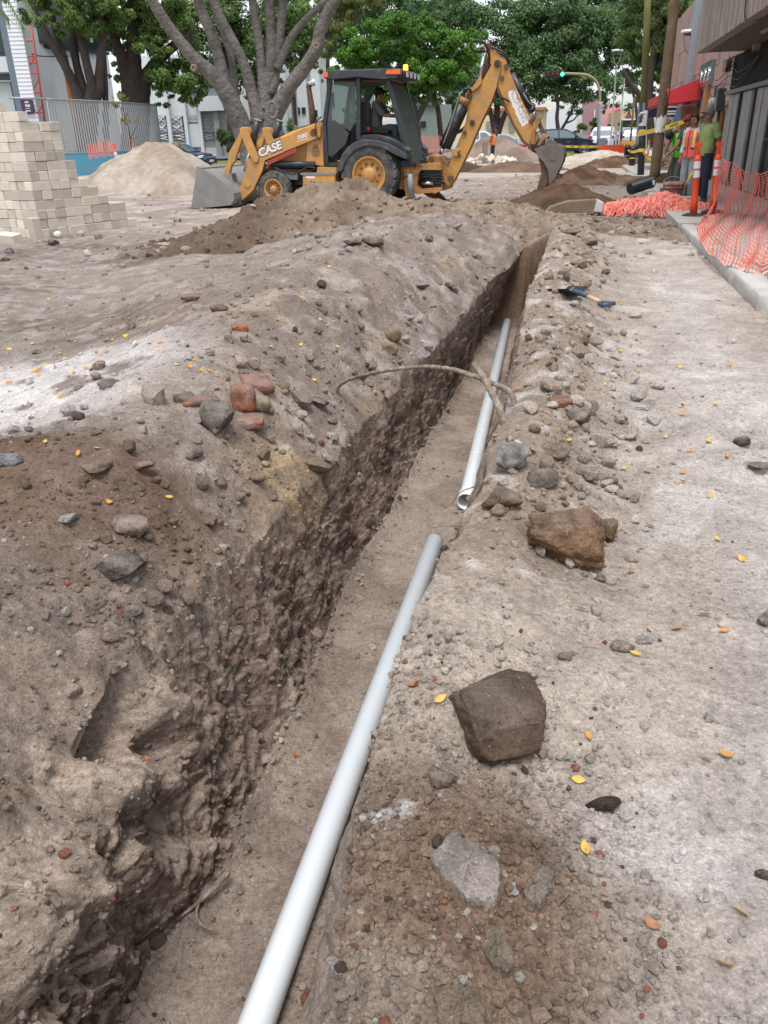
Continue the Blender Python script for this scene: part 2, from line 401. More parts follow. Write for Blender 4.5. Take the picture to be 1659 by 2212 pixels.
# the tyre-scraped terrace and holes
def dig(cx, cy, rx, ry, h, p=2):
    global Zd
    g = np.exp(-(((X - cx) / rx) ** 2 + ((YY - cy) / ry) ** 2) ** (p / 2)); Zd = Zd + np.where(isL | isR, h * g, 0)
dig(0.52, 1.88, 0.28, 0.42, 0.05)                 # sand spill on the right
dig(0.22, 1.05, 0.3, 0.22, 0.05)
hb = P(1625, 955); dig(hb.x + 0.12, hb.y + 0.05, 0.24, 0.17, -0.20, 6); dig(hb.x - 0.25, hb.y + 0.1, 0.12, 0.3, 0.06); dig(hb.x + 0.0, hb.y - 0.32, 0.4, 0.12, 0.08)
hb = P(1640, 860); dig(hb.x, hb.y, 0.5, 0.5, 0.05)
hb = P(270, 870); dig(hb.x, hb.y, 0.35, 0.3, -0.05)
hb = P(60, 1090); dig(hb.x - 0.2, hb.y, 0.55, 0.35, 0.14)
hb = P(120, 1330); dig(hb.x - 0.1, hb.y, 0.35, 0.25, 0.03)
# walls and floor: push along the wall's own normal (roughly x)
near = (1 - sstep(1.9, 2.7, YY))
lump = fbm(X, YY * 1.0, Zd, 3.2, 3); lump2 = fbm(X + 9, YY, Zd, 9.0, 3); cr = np.abs(noise3(X * 12, YY * 12, Zd * 12))
edge = np.concatenate([np.zeros(nl), np.clip(np.minimum(np.linspace(0, 1, nw) * 3.5, (1 - np.linspace(0, 1, nw)) * 8), 0, 1), np.zeros(nf), np.clip(np.minimum(np.linspace(0, 1, nr) * 8, (1 - np.linspace(0, 1, nr)) * 8), 0, 1), np.zeros(xr_.shape[1])])[None, :]
streak = noise3(YY * 13, Zd * 1.6, X * 0 + 4)
w14 = fbm(X + 3, YY, Zd, 17.0, 3, 0.6); wb1 = np.abs(noise3(X*22, YY*22, Zd*22)); wb2 = np.abs(noise3(X*45, YY*45, Zd*45 + 5))
wall_push = lump * (0.06 + 0.055 * near) + lump2 * 0.045 - cr * 0.03 + 0.024 * streak + 0.017 * w14 + 0.006 * (0.3 - wb1) + 0.014 * (0.28 - wb2) + 0.010 * n4
Xd = X + np.where(isW, edge * wall_push * np.minimum(1, dW * 1.6), 0) + np.where(isWR, edge * (0.05 * lump + 0.03 * lump2 + 0.014 * w14 + 0.014 * (0.3 - wb1) + 0.006 * n4), 0)
Zd = Zd + np.where(isW, edge * (0.03 * lump2 + 0.03 * near * lump + 0.015 * w14), 0)
# cavity in the near left wall
cav = P(330, 1530, -0.22)
g = np.exp(-(((YY - 2.02) / 0.20) ** 2 + ((Zd + 0.22) / 0.10) ** 2)); Xd = Xd - np.where(isW, 0.16 * g, 0); Zd = Zd - np.where(isW, 0.16 * g, 0)
g = np.exp(-(((YY - 1.93) / 0.10) ** 2 + ((Zd + 0.55) / 0.10) ** 2)); Xd = Xd - np.where(isW, 0.12 * g, 0); Zd = Zd - np.where(isW, 0.10 * g, 0)
for cy_, cz_, ry_, rz_, a_ in ((1.50, -.40, .10, .12, .10), (1.30, -.36, .13, .14, .12), (1.84, -.36, .09, .10, .10), (1.72, -.58, .10, .10, .09), (1.42, -.62, .12, .09, .08), (2.22, -.34, .10, .12, .08), (1.15, -.6, .14, .12, .10)):
    g = np.exp(-(((YY - cy_) / ry_) ** 2 + ((Zd - cz_) / rz_) ** 2) ** 1.6); Xd = Xd + np.where(isW, a_ * g, 0); Zd = Zd + np.where(isW, a_ * 0.7 * g, 0)
for cy_, cz_, ry_, rz_, a_ in ((1.60, -.52, .06, .12, .12), (1.40, -.48, .04, .16, .10), (1.78, -.46, .035, .14, .10), (2.10, -.46, .06, .10, .12), (1.22, -.75, .1, .06, .1)):
    g = np.exp(-(((YY - cy_) / ry_) ** 2 + ((Zd - cz_) / rz_) ** 2)); Xd = Xd - np.where(isW, a_ * g, 0)
g = np.exp(-(((YY - 1.62) / 0.16) ** 2 + ((Zd + 0.42) / 0.17) ** 2)); Xd = Xd + np.where(isW, 0.09 * g, 0)
g = np.exp(-(((YY - 2.0) / 0.14) ** 2 + ((Zd + 0.42) / 0.13) ** 2)); Xd = Xd + np.where(isW, 0.07 * g, 0)
Zd = Zd + np.where(isF, 0.024 * n2 + 0.012 * n3 + 0.006 * n4 + 0.010 * (0.3 - bil2) + 0.010 * (0.28 - bil3), 0)
Yd = YY + np.where(isW, edge * 0.03 * lump2, 0)

# ---- colours
c_ = lambda r, g, b: img_to_lin(r, g, b)[None, None, :]
def mixc(C, col, t): return C + (col - C) * t[..., None]
gx = np.gradient(Xd, axis=1); gz = np.gradient(Zd, axis=1); upn = np.abs(gx) / np.sqrt(gx * gx + gz * gz + 1e-9)
s1 = fbm(X, YY, Zd, 0.55, 4); s2 = fbm(X + 80, YY, Zd, 1.9, 4); s3 = fbm(X, YY - 60, Zd, 7.0, 3)
C = np.broadcast_to(c_(150, 139, 129), X.shape + (3,)).copy()
# left flat: grey-brown, with darker wheel-worn bands and white dust
C = np.where(isL[..., None], mixc(C, c_(116, 104, 94), sstep(-0.15, 0.30, s1 + 0.5 * s2)), C)
farw = sstep(13, 17, YY); C = np.where(isL[..., None], mixc(C, c_(178, 165, 152), farw * sstep(-0.25, 0.2, s1 + s2 * 0.6)), C)
wp = np.exp(-(((X + 2.15) / 0.95) ** 2 + ((YY - 4.6) / 1.05) ** 2) ** 1.5)
C = np.where(isL[..., None], mixc(C, c_(222, 217, 213), np.clip(wp * 2.2 * sstep(-0.45, 0.05, s2 + 0.6 * s3 + 0.08), 0, 0.97)), C)
wp = sstep(0.05, 0.32, s2 + 0.5 * s3) * (1 - rough)
C = np.where(isL[..., None], mixc(C, c_(188, 179, 170), wp * 0.55), C)
C = np.where(isL[..., None], mixc(C, c_(144, 130, 118), np.clip(bankL * 1.3, 0, 1) * 0.8), C)
C = np.where(isL[..., None], mixc(C, c_(166, 158, 150), bankL * sstep(0.0, 0.35, s3 + s2)), C)
C = np.where(isL[..., None], mixc(C, c_(160, 141, 120), bankL * sstep(0.1, 0.4, s1 + 0.4 * s2) * 0.8), C)
br = np.exp(-(((X + 1.55) / 0.75) ** 2 + ((YY - 3.05) / 0.42) ** 2) ** 1.5)
C = np.where(isL[..., None], mixc(C, c_(116, 93, 77), np.clip(br * 1.6, 0, 1) * (0.75 + 0.25 * sstep(-0.1, 0.1, s2))), C)
dk = (1 - sstep(2.2, 3.4, YY)) * sstep(-0.25, 0.2, s2 + 0.3 * s3)
C = np.where(isL[..., None], mixc(C, c_(112, 97, 84), dk * 0.75), C)
ns_ = (1 - sstep(2.3, 3.0, YY)) * np.exp(-np.maximum(dl, 0)/0.35) * sstep(-0.1, 0.2, s2 + 0.5*s3 + 0.05)
C = np.where(isL[..., None], mixc(C, c_(166, 150, 135), ns_*0.85), C)
# yellowish stain by the lip
ys = np.exp(-(((YY - 3.9) / 0.35) ** 2 + ((Zd + 0.15) / 0.25) ** 2)) * np.where(isW | isL, 1, 0) * np.exp(-(np.maximum(dl, 0) / 0.25))
# right flat
CR = np.broadcast_to(c_(183, 173, 162), X.shape + (3,)).copy()
CR = mixc(CR, c_(168, 156, 143), sstep(-0.1, 0.35, s1 * 0.8 + 0.6 * s2)); CR = mixc(CR, c_(208, 201, 194), sstep(0.1, 0.4, s2 - 0.3 * s1) * 0.7)
tr = np.exp(-((dr - 1.25 - 0.02 * YY) / 0.35) ** 2) * (1 - sstep(8, 10, YY)); CR = mixc(CR, c_(200, 193, 187), tr * 0.5)
edg = sstep(1.7, 2.4, dr) * (1 - sstep(6, 7.2, YY)); CR = mixc(CR, c_(146, 134, 121), edg * 0.7)
CR = mixc(CR, c_(150, 133, 116), np.clip(bankR * 1.15, 0, 1) * 0.85)
CR = mixc(CR, c_(185, 178, 172), bankR * sstep(0.12, 0.4, s3 + 0.5 * s2) * 0.8)
CR = mixc(CR, c_(152, 128, 98), bankR * sstep(0.1, 0.4, s2 - 0.2) * np.exp(-((YY - 2.45) / 0.35) ** 2))
sand = np.exp(-(((X - 0.36) / 0.48) ** 2 + ((YY - 1.85) / 0.48) ** 2) ** 2); CR = mixc(CR, c_(184, 171, 157), np.clip(sand, 0, 1) * 0.9)
brn = np.exp(-(((X - 0.10) / 0.32) ** 2 + ((YY - 1.08) / 0.36) ** 2) ** 2)
CR = mixc(CR, c_(138, 116, 98), np.clip(brn * 1.1, 0, 1) * sstep(-0.35, 0.1, s2 + 0.4 * s3 + 0.1))
CR = mixc(CR, c_(120, 108, 96), sstep(12.3, 13.2, YY + 0.5 * s1) * 0.65)
CR = mixc(CR, c_(225, 225, 226), np.exp(-(((X - 0.0) / 0.05) ** 2 + ((YY - 1.36) / 0.06) ** 2) ** 2) * sstep(-0.2, 0.1, s3))
C = np.where(isR[..., None], CR, C)
# left wall: dark humus below a paler crust, sand lying on whatever faces up
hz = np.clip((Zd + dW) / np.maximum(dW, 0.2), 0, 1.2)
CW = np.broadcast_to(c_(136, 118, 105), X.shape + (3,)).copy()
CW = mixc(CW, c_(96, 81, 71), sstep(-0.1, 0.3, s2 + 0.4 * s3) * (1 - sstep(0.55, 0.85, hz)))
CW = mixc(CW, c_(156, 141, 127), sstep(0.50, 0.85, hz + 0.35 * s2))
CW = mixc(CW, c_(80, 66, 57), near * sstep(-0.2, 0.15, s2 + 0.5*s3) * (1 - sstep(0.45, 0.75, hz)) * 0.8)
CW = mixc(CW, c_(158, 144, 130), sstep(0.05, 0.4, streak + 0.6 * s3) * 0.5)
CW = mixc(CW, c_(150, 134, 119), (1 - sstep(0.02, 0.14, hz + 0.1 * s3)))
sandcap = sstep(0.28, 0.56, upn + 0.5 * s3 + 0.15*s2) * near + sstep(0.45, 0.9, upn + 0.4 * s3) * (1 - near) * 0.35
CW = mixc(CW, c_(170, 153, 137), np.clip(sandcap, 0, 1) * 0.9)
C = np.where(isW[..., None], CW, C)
C = np.where((isW | isL)[..., None], mixc(C, c_(172, 147, 112), np.clip(ys * 1.1, 0, 1) * sstep(-0.3, 0.1, s3)), C)
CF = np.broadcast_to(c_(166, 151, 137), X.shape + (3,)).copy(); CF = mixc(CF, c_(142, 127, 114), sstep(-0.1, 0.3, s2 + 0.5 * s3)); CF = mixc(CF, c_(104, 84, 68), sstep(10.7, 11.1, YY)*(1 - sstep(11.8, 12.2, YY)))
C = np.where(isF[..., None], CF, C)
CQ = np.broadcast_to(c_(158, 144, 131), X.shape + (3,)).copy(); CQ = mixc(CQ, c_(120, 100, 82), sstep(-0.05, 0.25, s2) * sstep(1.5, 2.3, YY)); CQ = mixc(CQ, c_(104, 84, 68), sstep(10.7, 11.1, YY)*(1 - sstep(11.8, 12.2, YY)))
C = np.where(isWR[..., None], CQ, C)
hi = noise3(X * 25, YY * 25, Zd * 25) + 0.8*noise3(X * 60, YY * 60, Zd * 60)
C = C * (1 + 0.25 * s3[..., None] + (np.where(isW, 0.7, 0.24) * hi)[..., None])
C = np.clip(C * np.array([1.0, 0.995, 1.015], np.float32), 0.01, 0.75)

C = np.where((isW | isF | isWR)[..., None], mixc(C, c_(142, 128, 115), sstep(11.6, 12.2, YY)), C)
TV = np.stack([Xd, Yd, Zd], -1).reshape(-1, 3).astype(np.float32)
TC = C.reshape(-1, 3)
NX = X.shape[1]
idx = np.arange(NY * NX).reshape(NY, NX)
TF = np.stack([idx[:-1, :-1], idx[:-1, 1:], idx[1:, 1:], idx[1:, :-1]], -1).reshape(-1, 4)
SOIL = soil_mat('earth')
gme = np_mesh('ground', TV, TF, [SOIL]); set_col(gme, TC)
ground = tag(link('ground', gme), kind='structure', label='dusty bare ground of the building site with an open trench cut through it')
# survey tables: where each bit of ground shows in the photograph, so loose things can be laid on it
_rel = TV - np.array([0, 0, CAM_H], np.float32)
_dz = _rel @ np.array(FW, np.float32); _ok = _dz > 0.3
_px = np.where(_ok, 829.5 + FPX * (_rel @ np.array(RT, np.float32)) / np.where(_ok, _dz, 1), -1e6)
_py = np.where(_ok, 1106 - FPX * (_rel @ np.array(UP, np.float32)) / np.where(_ok, _dz, 1), -1e6)
_e1 = np.gradient(np.stack([Xd, Yd, Zd], -1), axis=1).reshape(-1, 3); _e2 = np.gradient(np.stack([Xd, Yd, Zd], -1), axis=0).reshape(-1, 3)
TN = np.cross(_e1, _e2); TN /= np.linalg.norm(TN, axis=1)[:, None] + 1e-12
def on_ground(x, y, r=9):
    """point of the ground seen at (x, y) of the photograph, and its slope"""
    for q in (r, 2*r, 5*r):
        s = np.where((np.abs(_px - x) < q) & (np.abs(_py - y) < q))[0]
        if len(s):
            dmin = _dz[s].min(); s = s[_dz[s] < dmin * 1.10 + 0.03]
            k = s[np.argmin((_px[s] - x) ** 2 + (_py[s] - y) ** 2)]
            return Vector(TV[k].tolist()), Vector(TN[k].tolist())
    return P(x, y), Vector((0, 0, 1))
# ------------------------------------------------------------------ everything level beyond the site
def plain(name, pts, z, m, label=None, kind='structure'):
    mb = MB(); mb.add([(p[0], p[1], z) for p in pts], [list(range(len(pts)))])
    return tag(mb.build(name, m), label=label, kind=kind)
M_ASPH = mat('asphalt', (0.10, 0.105, 0.11), 0.85, var=0.18, vs=2.0, bump=0.3, bs=60)
M_DUSTG = mat('pale_dust', (0.36, 0.32, 0.275), 0.95, var=0.22, vs=0.8, bump=0.5, bs=12)
plain('ground', [(-420, 30.5), (420, 30.5), (420, 48), (-420, 48)], -0.01, M_DUSTG, 'pale dusty ground at the far end of the building site')
plain('ground', [(-420, -20), (-420, 30.5), (-35, 30.5), (-7, -1.5), (-7, -20)], -0.012, M_DUSTG, 'pale bare ground outside the site')
plain('ground', [(420, -20), (7, -20), (7, -1.5), (33, 30.5), (420, 30.5)], -0.012, M_DUSTG, 'pale bare ground outside the site')
plain('road', [(-420, 48), (420, 48), (420, 1000), (-420, 1000)], -0.016, M_ASPH, 'grey asphalt street crossing behind the site')
# ------------------------------------------------------------------ heaps
def heap(name, label, cat, c, rx, ry, h, col, col2, rz=0.0, n=64, rough=1.0, peak=1.2, seed=0, group=None, sx=0.0):
    """loose pile: a domed sheet with crumbs, slumped edge and noise-driven colour"""
    u = np.linspace(-1.5, 1.5, n); A, B = np.meshgrid(u, u)
    ang = np.arctan2(B, A); r = np.sqrt(A*A + B*B)
    rr = r * (1 + 0.16*np.sin(ang*3 + seed) + 0.10*np.sin(ang*5 + 2*seed) + sx*np.cos(ang))
    x = A*rx; y = B*ry
    z = h * np.clip(1 - rr**peak, -0.2, 1)
    sc = 1.0 / max(rx, ry)
    nz = fbm(x + seed*7, y, z*0 + seed, 1.6*sc, 4, 0.55)
    z = z + rough*(h*0.34*nz*np.clip(1.2 - rr, 0, 1) + 0.045*noise3(x*8, y*8, z + seed) * np.clip(1.3 - rr, 0, 1) + 0.09*(0.3 - np.abs(noise3(x*3.5, y*3.5, z + seed))) + 0.05*(0.3 - np.abs(noise3(x*9, y*9, z + seed))))
    z = np.where(rr > 1.05, -0.12 - 0.8*(rr - 1.05), z)
    V = np.stack([x, y, z], -1).reshape(-1, 3)
    i = np.arange(n*n).reshape(n, n)
    F = np.stack([i[:-1, :-1], i[:-1, 1:], i[1:, 1:], i[1:, :-1]], -1).reshape(-1, 4)
    keep = (rr < 1.12).reshape(-1); F = F[keep[F].all(1)]
    me = np_mesh(name, V, F, [SOIL])
    t = sstep(-0.25, 0.25, fbm(x + seed, y, z, 2.2*sc, 4))[..., None]
    Cc = img_to_lin(*col) * (1 - t) + img_to_lin(*col2) * t
    Cc = Cc * (1 + 0.3*noise3(x*6, y*6, z*6))[..., None]
    set_col(me, Cc.reshape(-1, 3))
    o = link(name, me, None, c, (0, 0, rz))
    return tag(o, label, cat, group)

# the long spoil heap across the end of the trench
_cr = [(330,552,11.9),(440,492,13.2),(540,452,14.0),(600,424,14.4),(660,402,14.6),(712,389,14.7),(745,386,14.7),(800,398,14.7),(850,420,14.6),(900,434,14.5),(960,436,14.6),(1060,433,14.6),(1120,442,14.4),(1200,470,14.0),(1300,482,13.7),(1390,500,13.3),(1420,520,13.2)]
_cp = [D(*q) for q in _cr]
_cx = np.array([p.x for p in _cp]); _cy = np.array([p.y for p in _cp]); _cz = np.array([max(p.z, 0.0) for p in _cp])
_fp = [P(x, y) for x, y in [(330,566),(450,556),(600,540),(760,520),(900,525),(1000,548),(1080,566),(1170,548),(1260,522),(1330,510),(1420,528)]]
_fx = np.array([p.x for p in _fp]); _fy = np.array([p.y for p in _fp])
gx_ = np.linspace(-3.6, 4.8, 400); gy_ = np.linspace(9.6, 17.6, 270)
GX, GY = np.meshgrid(gx_, gy_)
cz = np.interp(GX, _cx, _cz, left=0, right=0); cy = np.interp(GX, _cx, _cy); fy = np.interp(GX, _fx, _fy)
fy = np.where((GX > 0.9) & (GX < 3.0), np.maximum(fy, 11.75), fy); fy = np.minimum(fy, cy - 0.6)
tf = np.clip((cy - GY) / (cy - fy), 0, 2); tb = np.clip((GY - cy) / 2.1, 0, 2)
mz = np.where(GY < cy, cz * np.clip(1 - tf, -0.3, 1) ** 1.0 if False else cz * (1 - tf), cz * (1 - tb ** 1.3))
edgef = np.clip(1 - tf, 0, 1) * np.clip(1 - tb, 0, 1)
mn = fbm(GX, GY, GX*0, 1.3, 4); m2 = fbm(GX, GY, GX*0 + 3, 4.5, 3); mb_ = np.abs(noise3(GX*6, GY*6, GX*0))
tread = np.sin((GX*0.45 - GY*0.9) * 26 + 1.5*mn) * sstep(0.15, 0.4, np.sin((GX*0.9 + GY*0.45)*3.1 + 0.6)) * (1 - sstep(-0.3, 0.6, GX)) * (1 - sstep(13.6, 14.4, GY))
mz = mz + np.clip(edgef*4, 0, 1) * (0.15*mn + 0.10*m2 + 0.12*(0.3 - mb_) + 0.08*(0.3 - np.abs(noise3(GX*14, GY*14, GX*0 + 4))) + 0.018*tread) - 0.03
mz = np.where((tf > 1.0) | (tb > 1.0), -0.12, mz)
V = np.stack([GX, GY, mz], -1).reshape(-1, 3); i = np.arange(V.shape[0]).reshape(GX.shape)
F = np.stack([i[:-1, :-1], i[:-1, 1:], i[1:, 1:], i[1:, :-1]], -1).reshape(-1, 4)
keep = (mz > -0.11).reshape(-1); F = F[keep[F].any(1)]
me = np_mesh('soil_mound', V, F, [SOIL])
t = sstep(-0.3, 0.3, mn)[..., None]; CC = img_to_lin(146, 130, 115)*(1 - t) + img_to_lin(124, 107, 93)*t
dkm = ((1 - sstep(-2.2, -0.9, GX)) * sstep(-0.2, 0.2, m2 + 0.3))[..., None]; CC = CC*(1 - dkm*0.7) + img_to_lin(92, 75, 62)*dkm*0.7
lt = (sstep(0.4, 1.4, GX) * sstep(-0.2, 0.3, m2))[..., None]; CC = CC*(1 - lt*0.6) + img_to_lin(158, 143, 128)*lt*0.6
CC = CC * (1 + 0.3*noise3(GX*9, GY*9, mz*9) + 0.2*m2)[..., None]
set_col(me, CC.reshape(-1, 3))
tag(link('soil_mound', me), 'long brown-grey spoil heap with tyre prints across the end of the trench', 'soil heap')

heap('sand_pile', 'pale tan sand pile with scooped hollows between brick stack and loader bucket', 'sand pile', tuple(D(345, 405, 29)*1)[:2] + (0.0,), 2.7, 2.4, 1.38, (178,166,154), (160,144,129), n=110, rough=0.9, peak=1.7, seed=2.0)
heap('soil_pile', 'dark brown fresh soil pile directly under the digger bucket', 'soil pile', tuple(P(1212, 446))[:2] + (0.0,), 1.25, 1.7, 0.42, (104,82,66), (80,63,51), n=90, seed=4.0, rough=1.1)
heap('soil_pile', 'low brown soil pile just behind the digger bucket', 'soil pile', tuple(P(1262, 398))[:2] + (0.0,), 1.4, 1.2, 0.50, (110,88,72), (86,66,52), n=60, seed=5.0)
heap('soil_pile', 'brown soil pile left of the black bollards', 'soil pile', tuple(P(1318, 361))[:2] + (0.0,), 1.35, 1.1, 0.48, (122,100,82), (96,76,60), n=50, seed=6.0)
heap('soil_pile', 'pale dusty soil pile in front of the orange water barrier', 'soil pile', tuple(D(1300, 340, 44))[:2] + (0.0,), 2.6, 1.6, 0.62, (196,184,172), (176,162,148), n=56, seed=7.0)
heap('soil_pile', 'large grey-brown soil pile behind the worker in the orange vest', 'soil pile', tuple(D(1066, 330, 52))[:2] + (0.0,), 3.4, 2.2, 1.35, (150,134,122), (128,110,98), n=60, seed=8.0)
heap('soil_pile', 'flat brown soil pile between the loose bricks and the digger arm', 'soil pile', tuple(D(1118, 358, 37))[:2] + (0.0,), 2.2, 1.4, 0.42, (128,106,90), (112,92,78), n=50, seed=9.0)
heap('soil_pile', 'dark wet soil patch heaped at the foot of the wooden pole', 'soil pile', tuple(D(1432, 392, 24.5))[:2] + (0.05,), 1.0, 0.9, 0.28, (98,76,62), (84,64,52), n=40, seed=10.0)
heap('soil_pile', 'brown soil pile on the pavement behind the wooden pole', 'soil pile', tuple(D(1400, 358, 40))[:2] + (0.0,), 1.9, 1.3, 0.38, (136,118,102), (118,98,82), n=40, seed=11.0)
heap('soil_pile', 'dark soil pile behind the digger stabiliser by the orange netting', 'soil pile', tuple(D(905, 352, 38))[:2] + (0.0,), 2.6, 1.6, 0.85, (98,80,68), (80,64,54), n=40, seed=12.0)
heap('soil_pile', 'low trampled soil bank between black pole and digger bucket', 'soil pile', tuple(D(1340, 400, 26))[:2] + (0.0,), 1.6, 1.2, 0.20, (120,102,88), (98,80,66), n=50, seed=13.0)

# ------------------------------------------------------------------ stones and bricks
STONE = soil_mat('stone', 1.7, 1.0)
_bm = bmesh.new(); bmesh.ops.create_icosphere(_bm, subdivisions=5, radius=1.0)
ICO4V = np.array([v.co[:] for v in _bm.verts]); ICO4F = np.array([[v.index for v in f.verts] for f in _bm.faces]); _bm.free()
_bm = bmesh.new(); bmesh.ops.create_icosphere(_bm, subdivisions=3, radius=1.0)
ICO3V = np.array([v.co[:] for v in _bm.verts]); ICO3F = np.array([[v.index for v in f.verts] for f in _bm.faces]); _bm.free()
_bm = bmesh.new(); bmesh.ops.create_icosphere(_bm, subdivisions=1, radius=1.0)
ICO1V = np.array([v.co[:] for v in _bm.verts]); ICO1F = np.array([[v.index for v in f.verts] for f in _bm.faces]); _bm.free()
_bm = bmesh.new(); bmesh.ops.create_icosphere(_bm, subdivisions=2, radius=1.0)
ICO2V = np.array([v.co[:] for v in _bm.verts]); ICO2F = np.array([[v.index for v in f.verts] for f in _bm.faces]); _bm.free()
def rock_shape(base, seed, cuts=9, rough=0.10, boxy=0.0):
    r = np.random.RandomState(seed); V = base.copy()
    if boxy > 0:
        k = np.abs(V).max(1, keepdims=True); V = V * (1 - boxy) + V / k * boxy * 0.86
    for _ in range(cuts):
        d = r.normal(size=3); d /= np.linalg.norm(d); h = r.uniform(0.42 + 0.34*boxy, 0.80 + 0.16*boxy)
        s = V @ d; V = V - np.outer(np.maximum(s - h, 0) * 0.97, d)
    o = r.uniform(-50, 50, 3)
    n = fbm(V[:, 0] + o[0], V[:, 1] + o[1], V[:, 2] + o[2], 1.7, 3) + 0.35 * noise3(V[:, 0]*7 + o[0], V[:, 1]*7, V[:, 2]*7) + 0.42*noise3(V[:, 0]*16 + o[0], V[:, 1]*16, V[:, 2]*16) + 0.2*noise3(V[:, 0]*33 + o[0], V[:, 1]*33, V[:, 2]*33)
    return V * (1 + rough * n)[:, None], n
def stone(px, py, wpx, hpx, col, label, cat='stone', name='stone', seed=1, boxy=0.0, cuts=13, rough=0.15, depth=None, col2=None, rz=None, tilt=0.0, sink=0.25, group=None, flat=None, big=False, lift=0.0, dust=0.38):
    p, n = on_ground(px, py + hpx * 0.25)
    v = p - Vector((0, 0, CAM_H)); dz = v.dot(FW)
    w = wpx * dz / FPX
    el = math.asin(min(0.98, (CAM_H - p.z) / v.length))          # how steeply we look down on it
    hh = hpx * dz / FPX
    dp = depth * w if depth else w * 0.8
    hz = flat * w if flat else max(0.25 * w, (hh - dp * math.sin(el)) / max(0.2, math.cos(el)))
    hz = min(hz, w * 1.1)
    r = np.random.RandomState(seed)
    big = big or wpx > 110; V, nn = rock_shape(ICO4V if big else ICO3V, seed, cuts, rough, boxy)
    ext = np.maximum(V.max(0), -V.min(0)); V = V / ext * np.array([w/2, dp/2, hz/2])
    me = np_mesh(name, V, ICO4F if big else ICO3F, [STONE])
    dz_ = sstep(0.0, 0.9, V[:, 2]/(hz/2) + 0.6*nn)          # dust lies on what faces up
    c1 = img_to_lin(*col); c2 = img_to_lin(*(col2 or tuple(int(q*0.8) for q in col)))
    t = sstep(-0.25, 0.3, fbm(V[:, 0]/w*3 + seed, V[:, 1]/w*3, V[:, 2]/w*3, 1.2, 3))[:, None]
    set_col(me, np.clip((c1*(1 - t) + c2*t)*(1 - dust*dz_[:, None]) + dust*dz_[:, None]*img_to_lin(168, 155, 143), 0.01, 1) * (1 + 0.45*nn)[:, None] * np.array([0.98, 1.0, 1.03]))
    o = link(name, me, None, p + Vector((0, 0, hz/2 - sink*hz + lift)))
    o.rotation_euler = (tilt, tilt*0.5, r.uniform(-0.4, 0.4) if rz is None else rz)
    return tag(o, label, cat, group)
S = stone
S(1222,1158,170,165,(146,116,90),'large brown earthy boulder on the right bank of the trench','boulder',name='boulder',seed=91,boxy=0.80,cuts=9,rough=0.24,depth=0.80,flat=0.72,dust=0.25,col2=(112,84,62),sink=0.12,big=True,rz=-0.2)
S(1312,1140,66,92,(122,98,74),'knobbly brown stone touching the large boulder on its right',seed=12,rough=0.2,sink=0.1,depth=1.1,col2=(96,76,58))
S(1080,1496,292,200,(106,87,73),'dark flat-faced boulder lying on the pale sand spill','boulder',name='boulder',seed=13,dust=0.25,boxy=0.45,cuts=12,rough=0.12,depth=0.84,col2=(106,88,74),flat=0.36,sink=0.3,big=True,rz=0.75,tilt=0.25)
def chunk(pts, th, col, label, seed, lift=0.0, tip=(0, 0)):
    """flat broken slab whose outline was measured on the ground"""
    cx = sum(p[0] for p in pts)/len(pts); cy = sum(p[1] for p in pts)/len(pts); c, _ = on_ground(cx, cy); r = random.Random(seed); out = []
    q = [P(x, y, c.z + lift) for x, y in pts]
    for i in range(len(q)):
        a, b = q[i], q[(i+1) % len(q)]; n_ = max(2, int((b - a).length/0.008))
        for k in range(n_): p = a.lerp(b, k/n_); out.append(((p.x - c.x) + r.gauss(0, .0016), (p.y - c.y) + r.gauss(0, .0016)))
    V = []; F = []; n_ = len(out); tz = lambda x, y: tip[0]*x + tip[1]*y
    rings = [(1.0, -th - lift - .02), (1.02, -th*0.5), (1.0, -th*0.12), (0.96, 0.0), (0.75, 0.003), (0.5, 0.002), (0.25, 0.003)]
    for s_, z in rings: V += [(x*s_ + r.gauss(0, .001), y*s_ + r.gauss(0, .001), z + tz(x, y)*(z > -th) + r.gauss(0, .0016)) for x, y in out]
    for j in range(len(rings) - 1):
        for i in range(n_): F.append((j*n_ + i, j*n_ + (i+1) % n_, (j+1)*n_ + (i+1) % n_, (j+1)*n_ + i))
    V.append((0, 0, 0.003)); o_ = (len(rings) - 1)*n_
    me = bpy.data.meshes.new('concrete_chunk'); me.from_pydata(V, [], F + [(o_ + i, o_ + (i+1) % n_, len(V) - 1) for i in range(n_)]); me.materials.append(STONE)
    A = np.array(V); t_ = sstep(-.2, .3, fbm(A[:, 0]*9 + seed, A[:, 1]*9, A[:, 2]*9, 1, 3))[:, None]
    set_col(me, (img_to_lin(*col)*(1 - t_) + img_to_lin(*[int(v*.8) for v in col])*t_)); o = link('concrete_chunk', me, None, c + Vector((0, 0, th + lift)))
    return tag(o, label, 'concrete chunk')
chunk([(928,1852),(948,1842),(968,1822),(985,1810),(1000,1826),(1030,1838),(1066,1862),(1078,1880),(1076,1918),(1070,1956),(1040,1948),(1000,1932),(985,1918),(950,1894)], 0.016, (172,161,151), 'broken grey concrete slab fragment on the brown soil', 14, 0.008, (0.05, 0.10))
chunk([(1128,1930),(1146,1896),(1172,1880),(1196,1892),(1186,1930),(1166,1962),(1140,1950)], 0.014, (150,138,127), 'small grey slab piece right of the concrete fragment', 15, 0.004)
chunk([(1040,1900+135),(1062,2005),(1086,2012),(1100,2050),(1112,2092),(1086,2098),(1056,2082),(1038,2058)], 0.012, (152,136,120), 'elongated brown slab at the lower end of the soil spill', 16, 0.003)
chunk([(940,2160),(985,2140),(1035,2148),(1050,2190),(1040,2230),(950,2225)], 0.018, (146,129,113), 'thick brown slab at the bottom edge of the picture', 17, 0.004)
